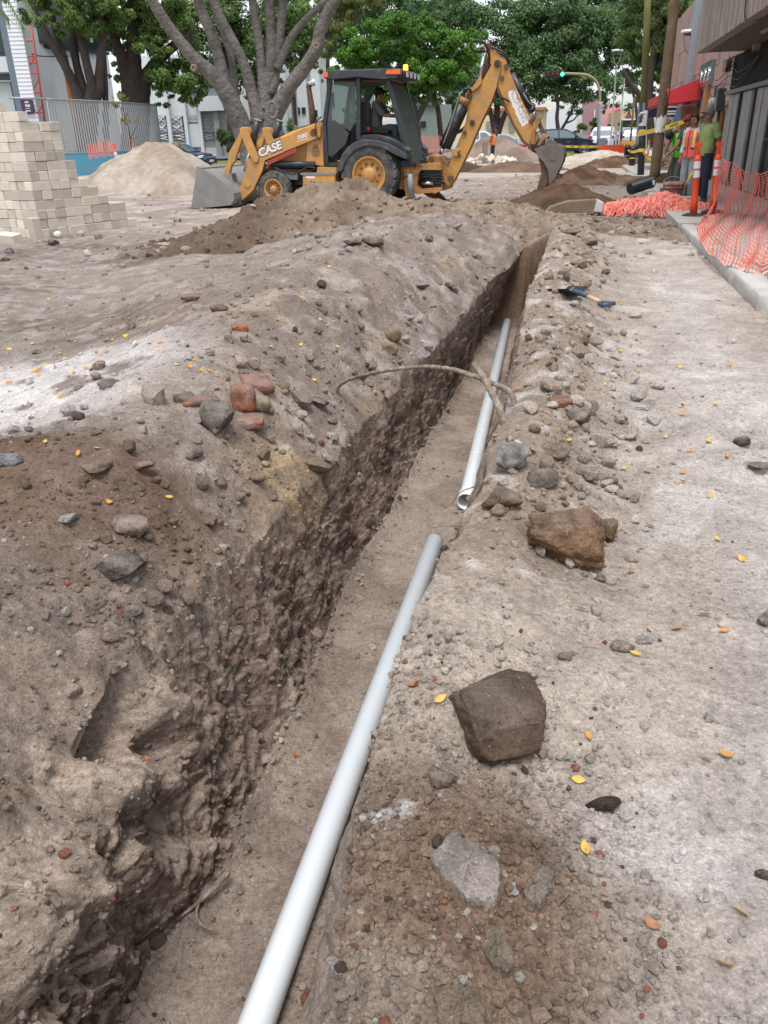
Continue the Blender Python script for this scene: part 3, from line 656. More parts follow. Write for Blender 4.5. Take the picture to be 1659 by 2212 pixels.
S(1110,1905,30,50,(188,182,175),'thin pale chip standing between the two grey slabs',seed=16,flat=0.5,depth=1.5)
S(962,1672,66,60,(128,112,100),'angular brown-grey stone below the dark boulder',seed=17,sink=0.15)
S(1305,1733,84,40,(72,57,47),'dark moist clod on the pale ground','clod',name='clod',seed=18,dust=0.05,rough=0.25,flat=0.35,sink=0.05,depth=0.55)
S(1342,1388,58,50,(150,136,124),'rounded grey-brown clod beside a yellow leaf','clod',name='clod',seed=21,rough=0.16)
S(1390,1378,45,34,(178,168,158),'pale crumbly clod next to the rounded grey-brown one','clod',name='clod',seed=22,rough=0.2)
S(1225,1415,40,35,(150,138,126),'small clod on the sand spill above the dark boulder','clod',name='clod',seed=23,rough=0.2)
S(1108,985,88,80,(176,172,170),'white-crusted rock with a dark broken face on the trench lip',seed=24,cuts=7,col2=(92,84,80),sink=0.1,boxy=0.3)
S(1168,1028,80,64,(136,122,108),'grey-brown rock right of the white-crusted one',seed=25)
S(1086,1072,90,80,(128,104,86),'brown rounded rock just left of the large boulder',seed=26,rough=0.14)
S(1142,962,50,34,(176,158,128),'yellowish stone above the white-crusted rock',seed=27)
S(1200,968,84,56,(140,122,106),'lumpy brown clod right of the yellowish stone','clod',name='clod',seed=28,rough=0.2)
S(1248,892,66,56,(138,126,112),'layered grey rock on the edge of the pale path',seed=29,boxy=0.3)
S(1208,862,48,28,(158,96,70),'rusty red brick piece half buried above the layered rock','brick',name='broken_brick',seed=30,boxy=0.96,cuts=2,rough=0.07)
S(1378,874,56,24,(204,200,194),'pale flat slab fragment on the path','concrete chunk',name='concrete_chunk',seed=31,boxy=0.5,flat=0.18)
S(1340,900,36,28,(192,186,178),'pale rounded stone below the flat slab fragment',seed=32)
S(1295,1246,34,24,(126,104,92),'small reddish-brown stone below the large boulder',seed=33)
S(1272,1030,40,36,(128,114,102),'round brown cobble on the path edge, larger of the two',seed=34,cuts=3,rough=0.08)
S(1322,1036,26,26,(122,110,102),'small round dark cobble right of the larger one',seed=35,cuts=3,rough=0.06)
S(556,822,68,60,(178,124,110),'pink broken brick, topmost of the brick heap','brick',name='broken_brick',seed=36,boxy=0.96,cuts=2,rough=0.07,depth=0.85,flat=0.36,rz=0.5,tilt=0.3,col2=(150,108,96),sink=0.15)
S(524,862,54,70,(168,104,80),'red brick piece in the middle of the brick heap','brick',name='broken_brick',seed=37,boxy=0.96,cuts=2,rough=0.07,col2=(140,116,98),rz=0.1,depth=0.9,sink=0.15)
S(566,872,46,50,(176,156,124),'yellow-grey stone right of the red brick piece',seed=38,boxy=0.4)
S(538,912,66,42,(160,104,86),'rounded red brick bat with dusty top','brick',name='broken_brick',seed=39,boxy=0.96,cuts=2,rough=0.07,col2=(166,150,134),flat=0.4,sink=0.1)
S(474,898,84,100,(130,120,110),'big dusty grey stone left of the bricks',seed=40,cuts=7,sink=0.2,depth=0.9)
S(434,866,84,44,(166,104,80),'long tilted red brick left of the big grey stone','brick',name='broken_brick',seed=41,boxy=0.96,cuts=2,rough=0.07,col2=(134,112,98),rz=0.65,depth=0.35,tilt=0.3,flat=0.32)
S(238,828,54,34,(124,118,112),'smooth dark grey stone on the white dust',seed=42,cuts=5,rough=0.08)
S(216,786,42,38,(172,150,128),'tan stone behind the smooth grey one',seed=43)
S(845,722,40,38,(146,126,96),'tan round cobble, upper of two on the left bank',seed=44,cuts=4,rough=0.08)
S(843,753,40,36,(156,136,106),'tan round cobble, lower of two on the left bank',seed=45,cuts=4,rough=0.08)
S(520,708,36,24,(184,104,76),'small orange-red brick piece on the flat ground','brick',name='broken_brick',seed=46,boxy=0.96,cuts=2,rough=0.07)
S(418,642,44,16,(128,92,76),'flat brown brick lying far back on the left ground','brick',name='broken_brick',seed=47,boxy=0.96,cuts=2,rough=0.07)
S(472,664,44,26,(134,112,96),'grey-brown slab stone beside the flat brown brick',seed=48,boxy=0.4)
S(284,1126,92,50,(172,150,138),'pinkish angular rock on the left bank',seed=49,boxy=0.4,cuts=7,flat=0.4)
S(262,1214,104,84,(112,102,94),'dark grey rock, biggest on the left bank',seed=50,boxy=0.3,cuts=7,rough=0.1,big=True)
S(152,1112,60,36,(172,168,164),'pale grey rock left of the pinkish rock',seed=51)
S(288,1312,46,42,(150,138,126),'small grey stone below the dark grey rock',seed=52)
S(208,1006,70,44,(120,98,82),'brown stone at the edge of the brown soil patch',seed=53)
S(300,1000,64,36,(148,114,98),'reddish stone by the brown soil patch',seed=54,rz=0.5)
S(22,985,60,40,(142,142,146),'bluish grey stone at the left picture edge',seed=55)
S(420,978,38,30,(92,76,64),'dark brown clod below the brick heap','clod',name='clod',seed=56,rough=0.2)
S(1648,1335,44,60,(160,152,146),'grey angular rock at the right picture edge',seed=57)
S(1652,1885,40,34,(92,76,66),'dark brown clod at the right picture edge','clod',name='clod',seed=58,rough=0.2)
S(1215,592,38,34,(146,130,116),'flat tilted stone on the far right bank near the shovel',seed=59,boxy=0.5)
S(1248,570,40,30,(128,110,94),'brown clod behind the shovel','clod',name='clod',seed=60,rough=0.2)
S(1262,738,24,30,(134,118,102),'upright brown stone on the path edge below the shovel',seed=61)
S(968,612,44,30,(140,128,114),'grey slab stone near the far trench lip on the left',seed=62,boxy=0.5,flat=0.25)
S(905,612,50,30,(156,144,132),'pale flat clod on the left bank near the slab stone','clod',name='clod',seed=63,flat=0.3)
S(1310,588,22,18,(120,102,88),'small brown stone at the far end of the path',seed=64)
S(760,523,46,22,(120,104,92),'brown clod at the foot of the spoil heap','clod',name='clod',seed=65,rough=0.2)
S(808,520,50,24,(112,96,84),'broken dark slab at the foot of the spoil heap',seed=66,boxy=0.4)
S(505,530,40,18,(150,112,98),'reddish clod left at the foot of the spoil heap','clod',name='clod',seed=67)
S(612,832,34,26,(166,150,124),'pale yellow pebble stone right of the bricks',seed=68)
S(690,868,54,38,(130,116,102),'brown clod near the left end of the arched root','clod',name='clod',seed=69,rough=0.18)
S(680,1000,60,36,(150,134,112),'sandy clod below the arched root','clod',name='clod',seed=70,rough=0.2)
S(1200,2190,70,60,(116,94,76),'dark brown clod at the bottom edge right of the slab','clod',name='clod',seed=71,rough=0.2)
S(1598,945,50,40,(120,106,94),'dark clod at the edge of the hole on the right','clod',name='clod',seed=73,rough=0.2)
S(1640,1000,60,36,(140,126,114),'grey clod in front of the hole on the right','clod',name='clod',seed=74,rough=0.2)
S(735,2080,70,60,(178,172,166),'pale lime lump on the lower trench lip',seed=72,rough=0.2)

# ------------------------------------------------------------------ pebbles and crumbs (nobody could count these)
def scatter(name, label, n, weight, size, base, colfn, seed, sink=0.3, cat_kind='stuff', shapes=6, cuts=4, rough=0.18, M=STONE, src=None):
    TV, TN, TC = src or (globals()['TV'], globals()['TN'], globals()['TC'])
    r = np.random.RandomState(seed)
    w = weight / weight.sum(); pick = r.choice(len(TV), n, p=w)
    Vb, Fb = base
    sh = [rock_shape(Vb, seed*31 + k, cuts, rough, 0.3)[0] for k in range(shapes)]
    nv = len(Vb); sz = size(r, n, TV[pick])
    ang = r.uniform(0, 2*np.pi, n); asp = r.uniform(0.6, 1.0, (n, 3)); asp[:, 2] *= 0.8
    ca, sa = np.cos(ang)[:, None], np.sin(ang)[:, None]
    which = r.randint(0, shapes, n); B = np.stack(sh)[which] * asp[:, None, :]
    tl = r.uniform(-0.5, 0.5, n)[:, None]; ct, st = np.cos(tl), np.sin(tl)
    x = B[..., 0]; y = B[..., 1]*ct - B[..., 2]*st; z = B[..., 1]*st + B[..., 2]*ct
    W = np.stack([x*ca - y*sa, x*sa + y*ca, z], -1) * sz[:, None, None]
    base_p = TV[pick] + TN[pick] * (sz * (0.5 - sink))[:, None]
    W = W + base_p[:, None, :]
    F = (Fb[None] + (np.arange(n)*nv)[:, None, None]).reshape(-1, 3)
    me = np_mesh(name, W.reshape(-1, 3), F, [M], smooth=False)
    cc = colfn(r, n, TC[pick]); set_col(me, np.repeat(cc, nv, 0))
    return tag(link(name, me), label, kind=cat_kind)
Xv, Yv, Zv = TV[:, 0], TV[:, 1], TV[:, 2]
area = np.linalg.norm(np.cross(_e1, _e2), axis=1)
vis = ((_px > -120) & (_px < 1780) & (_py > 200) & (_py < 2330)).astype(float)
pt = np.broadcast_to(part[None, :], X.shape).reshape(-1)
bl = bankL.reshape(-1); brr = bankR.reshape(-1)
invd = 1 / (Yv**2 + 1.2)
wp_all = area * vis * invd
def stone_cols(r, n, g):
    k = r.uniform(0.80, 1.32, n)[:, None]; c = g * k
    q = r.uniform(size=n)[:, None]
    c = np.where(q < 0.014, img_to_lin(160, 108, 88)[None]*r.uniform(0.6, 1.1, (n, 1)), c)
    c = np.where((q > 0.014) & (q < 0.06), img_to_lin(184, 176, 167)[None]*r.uniform(0.8, 1.1, (n, 1)), c)
    c = np.where((q > 0.10) & (q < 0.13), img_to_lin(104, 90, 78)[None]*r.uniform(0.7, 1.2, (n, 1)), c)
    return np.clip(c, 0.01, 0.7)
bank_w = np.where(pt == 0, np.clip(bl*1.6, 0, 1), np.where(pt == 4, np.clip(brr*1.8, 0, 1) + 0.05, 0.0))
zone = bank_w * np.where(fbm(Xv, Yv, Zv, 1.4, 2) > -0.12, 1.0, 0.22)
scatter('clods', 'broken clods and stones strewn over both banks of the trench', 560, wp_all * (zone + 0.004) * np.clip((Yv - 0.6)/2.4, 0.1, 1), lambda r, n, p: np.clip(r.lognormal(-3.85, 0.42, n)*np.clip(p[:, 1]/3.2, 0.45, 1.1), 0.010, 0.06), (ICO2V, ICO2F), stone_cols, 3, sink=0.2, shapes=10, cuts=6, rough=0.16)
scatter('clods', 'crumbled earth lumps covering both banks of the trench', 7500, wp_all * (zone + 0.012 + np.where(pt == 1, 0.55, 0)), lambda r, n, p: np.clip(r.lognormal(-4.7, 0.42, n), 0.004, 0.022), (ICO1V, ICO1F), stone_cols, 5, sink=0.25, shapes=10, rough=0.3)
rub = np.where(pt == 4, np.clip(brr*1.6, 0, 1)*sstep(2.3, 2.7, Yv)*sstep(0.07, 0.16, Xv - np.interp(Yv, YR, lipR[:, 0])), np.where(pt == 0, np.clip(bl*1.5 - 0.3, 0, 1)*0.5*sstep(2.2, 3, Yv), 0))
scatter('rubble', 'angular rubble and broken lumps heaped along the trench banks', 650, area*vis*rub/(np.maximum(Yv, 0)**1.3 + 1), lambda r, n, p: np.clip(r.lognormal(-3.45, 0.45, n), 0.014, 0.09), (ICO2V, ICO2F), stone_cols, 13, sink=0.12, shapes=14, cuts=9, rough=0.2)
fe_ = np.abs((Xv - (x_foot_l(Yv) + x_foot_r(Yv))/2)/np.maximum(x_foot_r(Yv) - x_foot_l(Yv), .1))*2
scatter('clods', 'crumbs fallen from the walls onto the trench floor', 1500, area*vis*np.where(pt == 2, 0.12 + 2.2*np.clip(fe_, 0, 1)**5, 0)/(np.maximum(Yv, 0)**1.2 + 1), lambda r, n, p: np.clip(r.lognormal(-4.75, 0.55, n), 0.003, 0.035), (ICO1V, ICO1F), stone_cols, 15, sink=0.2, shapes=10, rough=0.25)
flat_w = np.where(pt == 4, 1.0, np.where(pt == 0, 0.8, np.where(pt == 2, 0.5, np.where(pt == 3, 0.25, 0.25))))
patch = sstep(-0.15, 0.3, fbm(Xv + 30, Yv, Zv, 1.1, 3)) + 0.12
scatter('gravel', 'fine gravel and crumbs scattered on the bare ground', 6000, wp_all * flat_w * patch, lambda r, n, p: np.clip(r.lognormal(-5.75, 0.45, n)*np.clip(0.6 + p[:, 1]/5, 0.6, 2), 0.0016, 0.014), (ICO1V, ICO1F), stone_cols, 6, sink=0.3, shapes=10, rough=0.25)
bw = np.where((pt == 4) & (brr > 0.15), 1.0, 0.0) * np.exp(-(((Xv - 0.22) / 0.45) ** 2 + ((Yv - 1.2) / 0.5) ** 2))
scatter('gravel', 'brown stones and crumbs in the soil spill beside the pipe', 3800, area * bw, lambda r, n, p: np.clip(r.lognormal(-5.4, 0.5, n), 0.002, 0.016), (ICO1V, ICO1F), stone_cols, 8, sink=0.25, shapes=10, rough=0.25)
far_w = area * vis * np.where((pt == 0) | (pt == 4), 1, 0) * sstep(9, 11, Yv) / (np.maximum(Yv, 1)**1.2)
scatter('clods', 'scattered clods on the far ground around the digger', 700, far_w * (0.15 + patch), lambda r, n, p: np.clip(r.lognormal(-3.1, 0.5, n), 0.015, 0.14), (ICO1V, ICO1F), stone_cols, 9, sink=0.3, shapes=8, rough=0.25)

_mv = np.stack([GX, GY, mz], -1).reshape(-1, 3); _up = np.zeros_like(_mv); _up[:, 2] = 1
scatter('clods', 'clods and stones strewn over the long spoil heap', 900, np.where(_mv[:, 2] > 0, 1.0, 0.0)*(1.2 - np.clip(_mv[:, 2], 0, 1)), lambda r, n, p: np.clip(r.lognormal(-3.7, 0.5, n), 0.012, 0.10), (ICO2V, ICO2F), stone_cols, 17, sink=0.2, shapes=12, cuts=8, rough=0.2, src=(_mv, _up, CC.reshape(-1, 3)))

# ------------------------------------------------------------------ fallen leaves
def leaf_mesh(seed):
    r = random.Random(seed); mb = MB(); V = []; F = []
    n = 6; cu = r.uniform(0.2, 1.2); tw = r.uniform(-0.8, 0.8)
    for i in range(n + 1):
        t = i / n; w = 0.24 * math.sin(math.pi * min(1, t*0.97 + 0.02)) ** 0.8
        z = cu * (t - 0.5) ** 2; fold = 0.3 * r.uniform(0.7, 1.1) * w
        V += [(t - 0.5, -w, z + fold + tw*w), (t - 0.5, 0, z), (t - 0.5, w, z + fold - tw*w)]
    for i in range(n):
        a = i*3; F += [(a, a+1, a+4, a+3), (a+1, a+2, a+5, a+4)]
    mb.add(V, F, 0, True); mb.tube([(-0.72, 0.02, 0.02), (-0.5, 0, cu*0.25)], 0.012, 4)
    return mb
LC = [('yellow', (0.62, 0.38, 0.06)), ('orange', (0.50, 0.235, 0.055)), ('brown', (0.28, 0.13, 0.06)), ('green-yellow', (0.42, 0.42, 0.06))]
leaf_meshes = {}
for nme, c in LC:
    m = mat('leaf_' + nme.replace('-', '_'), c, 0.55, var=0.3, vs=3.0, dirt=(0.30, 0.14, 0.05), dirt_amt=0.45, ds=2.2)
    leaf_meshes[nme] = [leaf_mesh(k).mesh('fallen_leaf', m) for k in range(7)]
rl = random.Random(5)
def put_leaf(px, py, kind, size=None):
    p, n = on_ground(px, py, 6)
    n = (n if n.z > 0 else -n); n = (n + Vector((0, 0, 1.2))).normalized()
    me = rl.choice(leaf_meshes[kind]); o = link('fallen_leaf', me)
    s = size or rl.uniform(0.032, 0.046)
    q = Vector((0, 0, 1)).rotation_difference(n)
    o.matrix_world = Matrix.Translation(p + Vector((0, 0, 0.009))) @ q.to_matrix().to_4x4() @ Matrix.Rotation(rl.uniform(0, 6.28), 4, 'Z') @ Matrix.Rotation(rl.uniform(-0.35, 0.35), 4, 'X') @ Matrix.Scale(s, 4)
    zn = 'on the pale path right of the trench' if px > 1160 else 'on the sand spill beside the near pipe' if px > 850 and py > 1250 else 'on the trench floor' if px > 300 and py > 1060 else 'on the rubble of the left bank' if py > 955 or (px > 400 and py > 820) else 'on the white dust patch' if px < 330 and py > 790 else 'on the trampled flat ground at the left'
    tag(o, 'small %s fallen leaf lying %s' % (kind, zn), 'leaf', '%s fallen leaves %s' % (kind, zn))
for px, py, k in [(1602,1975,'yellow'),(1563,2091,'orange'),(1268,1838,'yellow'),(1247,1688,'yellow'),(1405,1365,'yellow'),(1372,1417,'yellow'),(1460,1362,'orange'),(1566,1367,'orange'),(1518,1331,'orange'),(1255,1320,'orange'),(1365,1082,'yellow'),(1405,1142,'orange'),(1478,1045,'yellow'),(1530,1075,'yellow'),(1360,1240,'orange'),(1601,1212,'yellow'),(1552,1168,'yellow'),(1410,2000,'brown'),(950,1518,'yellow'),(893,1480,'brown'),(1565,1635,'orange'),(1525,1645,'yellow'),(1270,1595,'orange'),(235,1087,'orange'),(365,1077,'yellow'),(300,1163,'orange'),(275,1161,'yellow'),(172,983,'orange'),(212,972,'yellow'),(100,958,'yellow'),(130,860,'yellow'),(140,822,'yellow'),(20,757,'yellow'),(210,765,'orange'),(120,795,'orange'),(345,742,'orange'),(165,740,'yellow'),(330,770,'yellow'),(470,840,'orange'),(676,823,'yellow'),(456,783,'green-yellow'),(408,795,'orange'),(435,800,'yellow'),(380,790,'yellow'),(20,830,'orange'),(282,690,'yellow'),(640,1632,'brown'),(1010,1080,'brown'),(963,1097,'brown'),(320,1645,'brown'),(1228,955,'yellow'),(1200,885,'orange'),(1345,1015,'yellow'),(1465,722,'yellow'),(1340,762,'yellow')]:
    put_leaf(px, py, k)
for _ in range(120):
    q = rl.random()
    if q < 0.72: px, py = rl.uniform(0, 760), rl.uniform(560, 830) if rl.random() < 0.8 else rl.uniform(520, 960)
    else: px, py = rl.uniform(1250, 1650), rl.uniform(600, 1050)
    put_leaf(px, py, rl.choices(['yellow', 'orange', 'brown', 'green-yellow'], [5, 5, 1.5, 0.7])[0], rl.uniform(0.030, 0.046))

# ------------------------------------------------------------------ pipes, roots, twigs, shovel
M_PVC = mat('pvc', (0.84, 0.90, 0.94), 0.25, var=0.03, vs=3, dirt=(0.50, 0.46, 0.41), dirt_amt=0.08, ds=7)
M_BLK = mat('bore_shade_black', (0.02, 0.02, 0.02), 0.8)  # painted darkness for the inside of the white pipes
def pvc(label, pts, bell):
    p0, p1 = Vector(pts[0]), Vector(pts[1]); L = (p1 - p0).length
    o = thing('pvc_pipe', label, 'pipe', p0)
    o.rotation_mode = 'QUATERNION'; o.rotation_quaternion = Vector((0, 1, 0)).rotation_difference(p1 - p0)
    R = 0.055; mb = MB()
    prof = [(R-0.004, L-0.3), (R-0.004, L), (R, L), (R, 0.16)]
    if bell: prof += [(R+0.008, 0.13), (R+0.008, 0.07), (R+0.011, 0.06), (R+0.011, 0.045), (R+0.008, 0.035), (R+0.008, 0.0), (R+0.002, 0.0), (R+0.002, 0.14), (R-0.004, 0.17), (R-0.004, 0.6)]
    else: prof += [(R, 0), (R-0.004, 0), (R-0.004, 0.3)]
    mb.lathe(prof, 48); mb.build('pipe_barrel', M_PVC, o)
    mb = MB(); mb.lathe([(0.0, L*0.5), (R-0.0042, L*0.5)], 24); mb.build('bore_shade', M_BLK, o)  # black disc across the pipe stands in for the shade inside
    return o
zp = -0.925
M_PRN = mat('faint_print', (0.40, 0.43, 0.46), 0.5)
pvc('near white sewer pipe lying along the trench floor with a plain cut end', [(x_pipe(-0.9), -0.9, zp), (0.325, 4.52, zp)], False)
pp_ = next(o for o in COL.objects if o.name == 'pvc_pipe'); rp_ = random.Random(6); mb = MB()
for k in range(34):
    if k % 7 == 6: continue
    a = 2.0 + 0.012*k; w = rp_.uniform(.004, .009); mb.box((-.006, a, 0.0552), (rp_.uniform(0, .006), a + w, 0.0557), 0, Matrix.Rotation(0.75, 4, 'Y'))
mb.build('printed_marks', M_PRN, pp_)['kind'] = 'stuff'
pvc('far white sewer pipe with a bell socket at its near end', [(0.585, 5.10, zp + 0.01), (1.77, 10.95, zp + 0.02)], True)

M_ROOT = mat('root_bark', (0.16, 0.115, 0.08), 0.9, var=0.4, vs=40, bump=0.6, bs=120, dirt=(0.42, 0.37, 0.31), dirt_amt=0.55, ds=22)
def smooth_path(pts, n=8):
    pts = [Vector(p) for p in pts]; out = []
    for i in range(len(pts)-1):
        a, b, c, d = pts[max(i-1, 0)], pts[i], pts[i+1], pts[min(i+2, len(pts)-1)]
        for k in range(n):
            t = k/n; out.append(0.5*((2*b) + (c - a)*t + (2*a - 5*b + 4*c - d)*t*t + (3*b - a - 3*c + d)*t**3))
    out.append(pts[-1]); return out
def root(name, label, cat, pts, r0, r1, jit=0.0, n=8):
    path = smooth_path(pts); rr = random.Random(len(label))
    k = len(path); mb = MB()
    rad = [lerp(r0, r1, i/(k-1)) * rr.uniform(0.86, 1.14) for i in range(k)]
    path = [p + Vector((rr.uniform(-jit, jit), rr.uniform(-jit, jit), rr.uniform(-jit, jit))) for p in path]
    mb.tube(path, rad, n); return tag(mb.build(name, M_ROOT), label, cat)
a, _ = on_ground(727, 848); b, _ = on_ground(1113, 872)
Ya, Yb = a.y, b.y
pts = [a - Vector((0, 0, 0.02))] + [D(x, y, lerp(Ya, Yb, (x - 727)/(1113 - 727))) for x, y in [(735, 832), (760, 818), (820, 803), (900, 793), (970, 797), (1030, 815), (1080, 835), (1105, 852)]] + [b - Vector((0, 0, 0.02))]
root('tree_root', 'long bare root arching over the trench from bank to bank', 'root', pts, 0.011, 0.016, 0.0015)
b, _ = on_ground(1092, 912)
root('tree_root', 'short thick root stub sticking out of the right bank over the trench', 'root', [b - Vector((0, 0, 0.02))] + [D(x, y, b.y + q) for x, y, q in [(1078, 880, 0.04), (1058, 840, 0.12), (1040, 808, 0.22), (1024, 788, 0.32)]], 0.019, 0.016, 0.001)
tw = [P(x, y, z) for x, y, z in [(492, 1884, -0.90), (465, 1915, -0.905), (430, 1948, -0.915), (390, 1980, -0.92)]]
t0 = thing('twig', 'forked dusty twig on the trench floor against the left wall', 'twig', tw[0])
mb = MB(); mb.tube([p - tw[0] for p in smooth_path(tw)], [0.012 - 0.007*i/24 for i in range(25)], 7); mb.build('stem', M_ROOT, t0)
mb = MB(); mb.tube([p - tw[0] for p in smooth_path([tw[2]] + [P(x, y, -0.93) for x, y in [(424, 1975), (435, 1998), (462, 2010)]])], 0.005, 6); mb.build('side_shoot', M_ROOT, t0)
a = P(978, 1086, -0.93); root('root_fibre', 'thin dark rootlet hanging over the bell end of the far pipe', 'root', [a, P(995, 1064, -0.84), P(1020, 1053, -0.80), P(1045, 1048, -0.72)], 0.003, 0.004)
root('root_fibre', 'thin dark rootlet sticking out of the right wall above the gap between pipes', 'root', [P(930, 1140, -0.90), P(960, 1137, -0.88), P(1000, 1136, -0.80)], 0.002, 0.004)

# shovel
M_STEEL_BLK = mat('black_steel', (0.016, 0.016, 0.018), 0.45, metal=0.3, dirt=(0.2, 0.17, 0.14), dirt_amt=0.2, ds=14)
M_WOOD = mat('handle_wood', (0.52, 0.36, 0.22), 0.5, var=0.15, vs=25)
M_NAVY = mat('blue_plastic', (0.03, 0.06, 0.10), 0.4)
p, _ = on_ground(1243, 655); q, _ = on_ground(1279, 690)
sh = thing('shovel', 'short shovel with black blade, wooden shaft and blue grip lying on right bank', 'shovel', p)
d = (q - p); d.z = 0; L = d.length; d.normalize()
sh.rotation_euler = (0, 0, math.atan2(d.y, d.x))
mb = MB(); V = []; F = []
for i in range(7):
    t = i/6; x = -0.22 + 0.24*t; w = 0.115 * (1.0 - 0.12*t)
    for k in range(7):
        s = k/6*2 - 1; V.append((x, s*w, 0.05 + 0.05*s*s + 0.03*t))
for i in range(6):
    for k in range(6): a = i*7 + k; F.append((a, a+1, a+8, a+7))
o = len(V); V += [(x, y, z - 0.004) for x, y, z in V]; F += [tuple(q + o for q in reversed(f)) for f in F]
mb.add(V, F, 0, True); mb.build('blade', M_STEEL_BLK, sh)
mb = MB(); mb.tube([(-0.03, 0, 0.085), (0.06, 0, 0.09), (0.14, 0, 0.08)], [0.028, 0.022, 0.02], 12); mb.build('socket', M_NAVY, sh)
mb = MB(); mb.cyl((0.13, 0, 0.08), (L*0.92 + 0.1, 0, 0.055), 0.0165, n=12); mb.build('shaft', M_WOOD, sh)
mb = MB(); e = L*0.92 + 0.08
mb.tube(smooth_path([(e, 0, 0.055), (e+0.04, 0.03, 0.053), (e+0.09, 0.055, 0.05), (e+0.10, 0.055, 0.05)]), 0.013, 8); mb.tube(smooth_path([(e, 0, 0.055), (e+0.04, -0.03, 0.053), (e+0.09, -0.055, 0.05), (e+0.10, -0.055, 0.05)]), 0.013, 8)
mb.cyl((e+0.10, -0.065, 0.05), (e+0.10, 0.065, 0.05), 0.017, n=12); mb.build('grip', M_NAVY, sh)
# ------------------------------------------------------------------ backhoe loader
def glass_mat(name, tint, clear=0.75, rough=0.03):
    if name in MATS: return MATS[name]
    m = bpy.data.materials.new(name); m.use_nodes = True; nt = m.node_tree; N = nt.nodes; L = nt.links; N.clear()
    o = N.new('ShaderNodeOutputMaterial'); t = N.new('ShaderNodeBsdfTransparent'); t.inputs[0].default_value = (*tint, 1)
    g = N.new('ShaderNodeBsdfPrincipled'); g.inputs['Base Color'].default_value = (tint[0]*0.3, tint[1]*0.3, tint[2]*0.3, 1); g.inputs['Roughness'].default_value = rough
    fr = N.new('ShaderNodeFresnel'); fr.inputs[0].default_value = 1.45
    ad = N.new('ShaderNodeMath'); ad.operation = 'ADD'; ad.use_clamp = True; ad.inputs[1].default_value = 1 - clear; L.new(fr.outputs[0], ad.inputs[0])
    mx = N.new('ShaderNodeMixShader'); L.new(ad.outputs[0], mx.inputs[0]); L.new(t.outputs[0], mx.inputs[1]); L.new(g.outputs[0], mx.inputs[2]); L.new(mx.outputs[0], o.inputs['Surface'])
    MATS[name] = m; return m
M_CY = mat('digger_paint', (0.54, 0.26, 0.05), 0.42, var=0.16, vs=4, dirt=(0.29, 0.20, 0.12), dirt_amt=0.62, ds=3.2, bump=0.08, bs=60)
M_CYD = mat('digger_paint_worn', (0.42, 0.20, 0.05), 0.5, var=0.2, vs=6, dirt=(0.12, 0.075, 0.045), dirt_amt=0.55, ds=5)
M_DK = mat('dark_frame_paint', (0.020, 0.024, 0.030), 0.45, var=0.2, vs=6, dirt=(0.16, 0.14, 0.12), dirt_amt=0.25, ds=6)
M_HYD = mat('hydraulic_black', (0.022, 0.028, 0.036), 0.4, var=0.2, vs=9, dirt=(0.15, 0.12, 0.10), dirt_amt=0.25, ds=9)
M_CHR = mat('chrome', (0.75, 0.77, 0.80), 0.16, metal=1.0)
M_TYRE = mat('tyre_rubber', (0.035, 0.036, 0.036), 0.85, var=0.3, vs=10, dirt=(0.17, 0.15, 0.13), dirt_amt=0.62, ds=3.5, bump=0.2, bs=40)
M_BUCK = mat('bucket_steel', (0.24, 0.24, 0.235), 0.5, metal=0.3, var=0.3, vs=3, dirt=(0.26, 0.23, 0.205), dirt_amt=0.5, ds=2.2, bump=0.2, bs=20)
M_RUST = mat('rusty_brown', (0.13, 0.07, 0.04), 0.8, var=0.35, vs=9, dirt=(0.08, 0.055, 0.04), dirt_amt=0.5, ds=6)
M_FEND = mat('fender_plastic', (0.042, 0.047, 0.054), 0.55, var=0.1, vs=5, dirt=(0.22, 0.20, 0.18), dirt_amt=0.3, ds=3)
M_ROOF = mat('roof_paint', (0.030, 0.035, 0.043), 0.5, var=0.1, dirt=(0.2, 0.19, 0.18), dirt_amt=0.25, ds=4)
M_LAMP = mat('orange_lens', (0.75, 0.13, 0.02), 0.25)
M_BEAC = mat('beacon_lit', (0.9, 0.25, 0.02), 0.3, emit=(1.0, 0.30, 0.03, 4.0))
M_REDB = mat('red_brown_paint', (0.30, 0.045, 0.03), 0.5, var=0.15, dirt=(0.2, 0.1, 0.06), dirt_amt=0.3)
M_WHT = mat('white_lettering', (0.72, 0.72, 0.70), 0.5, var=0.08, dirt=(0.45, 0.30, 0.14), dirt_amt=0.25, ds=8)
M_INK = mat('dark_lettering', (0.05, 0.045, 0.04), 0.6)
M_SEAT = mat('seat_vinyl', (0.018, 0.018, 0.02), 0.6)
M_HOSE = mat('hose_rubber', (0.014, 0.014, 0.015), 0.5)
M_GLASS = glass_mat('cab_glass', (0.62, 0.74, 0.70), 0.72)
M_GLASSD = glass_mat('tinted_panel', (0.30, 0.32, 0.31), 0.45, 0.2)

BA = math.radians(16.0)
BO = D(796.5, 399, 19.2); BO.z = 0.0
bX = Vector((math.cos(BA), -math.sin(BA), 0)); bY = Vector((math.sin(BA), math.cos(BA), 0))
BH = thing('backhoe_loader', 'orange backhoe loader with raised digging arm, black cab roof and an operator inside', 'backhoe', BO, -BA)
def B(x, y, d=0.0):
    """local (along, up) of the point seen at (x, y), on the machine's lengthwise plane d metres in from its near side"""
    o = BO + bY * d; r = ray(x, y)
    k = (o - Vector((0, 0, CAM_H))).dot(bY) / r.dot(bY)
    p = Vector((0, 0, CAM_H)) + r * k - BO
    return (p.dot(bX), p.z)
def c2(x, y, d=0.0): return B(378 + .2604*x, 54 + .2604*y, d)
def c3(x, y, d=0.0): return B(648.05 + .2604*x, 54 + .2604*y, d)
def c4(x, y, d=0.0): return B(972 + .2279*x, .2279*y, d)
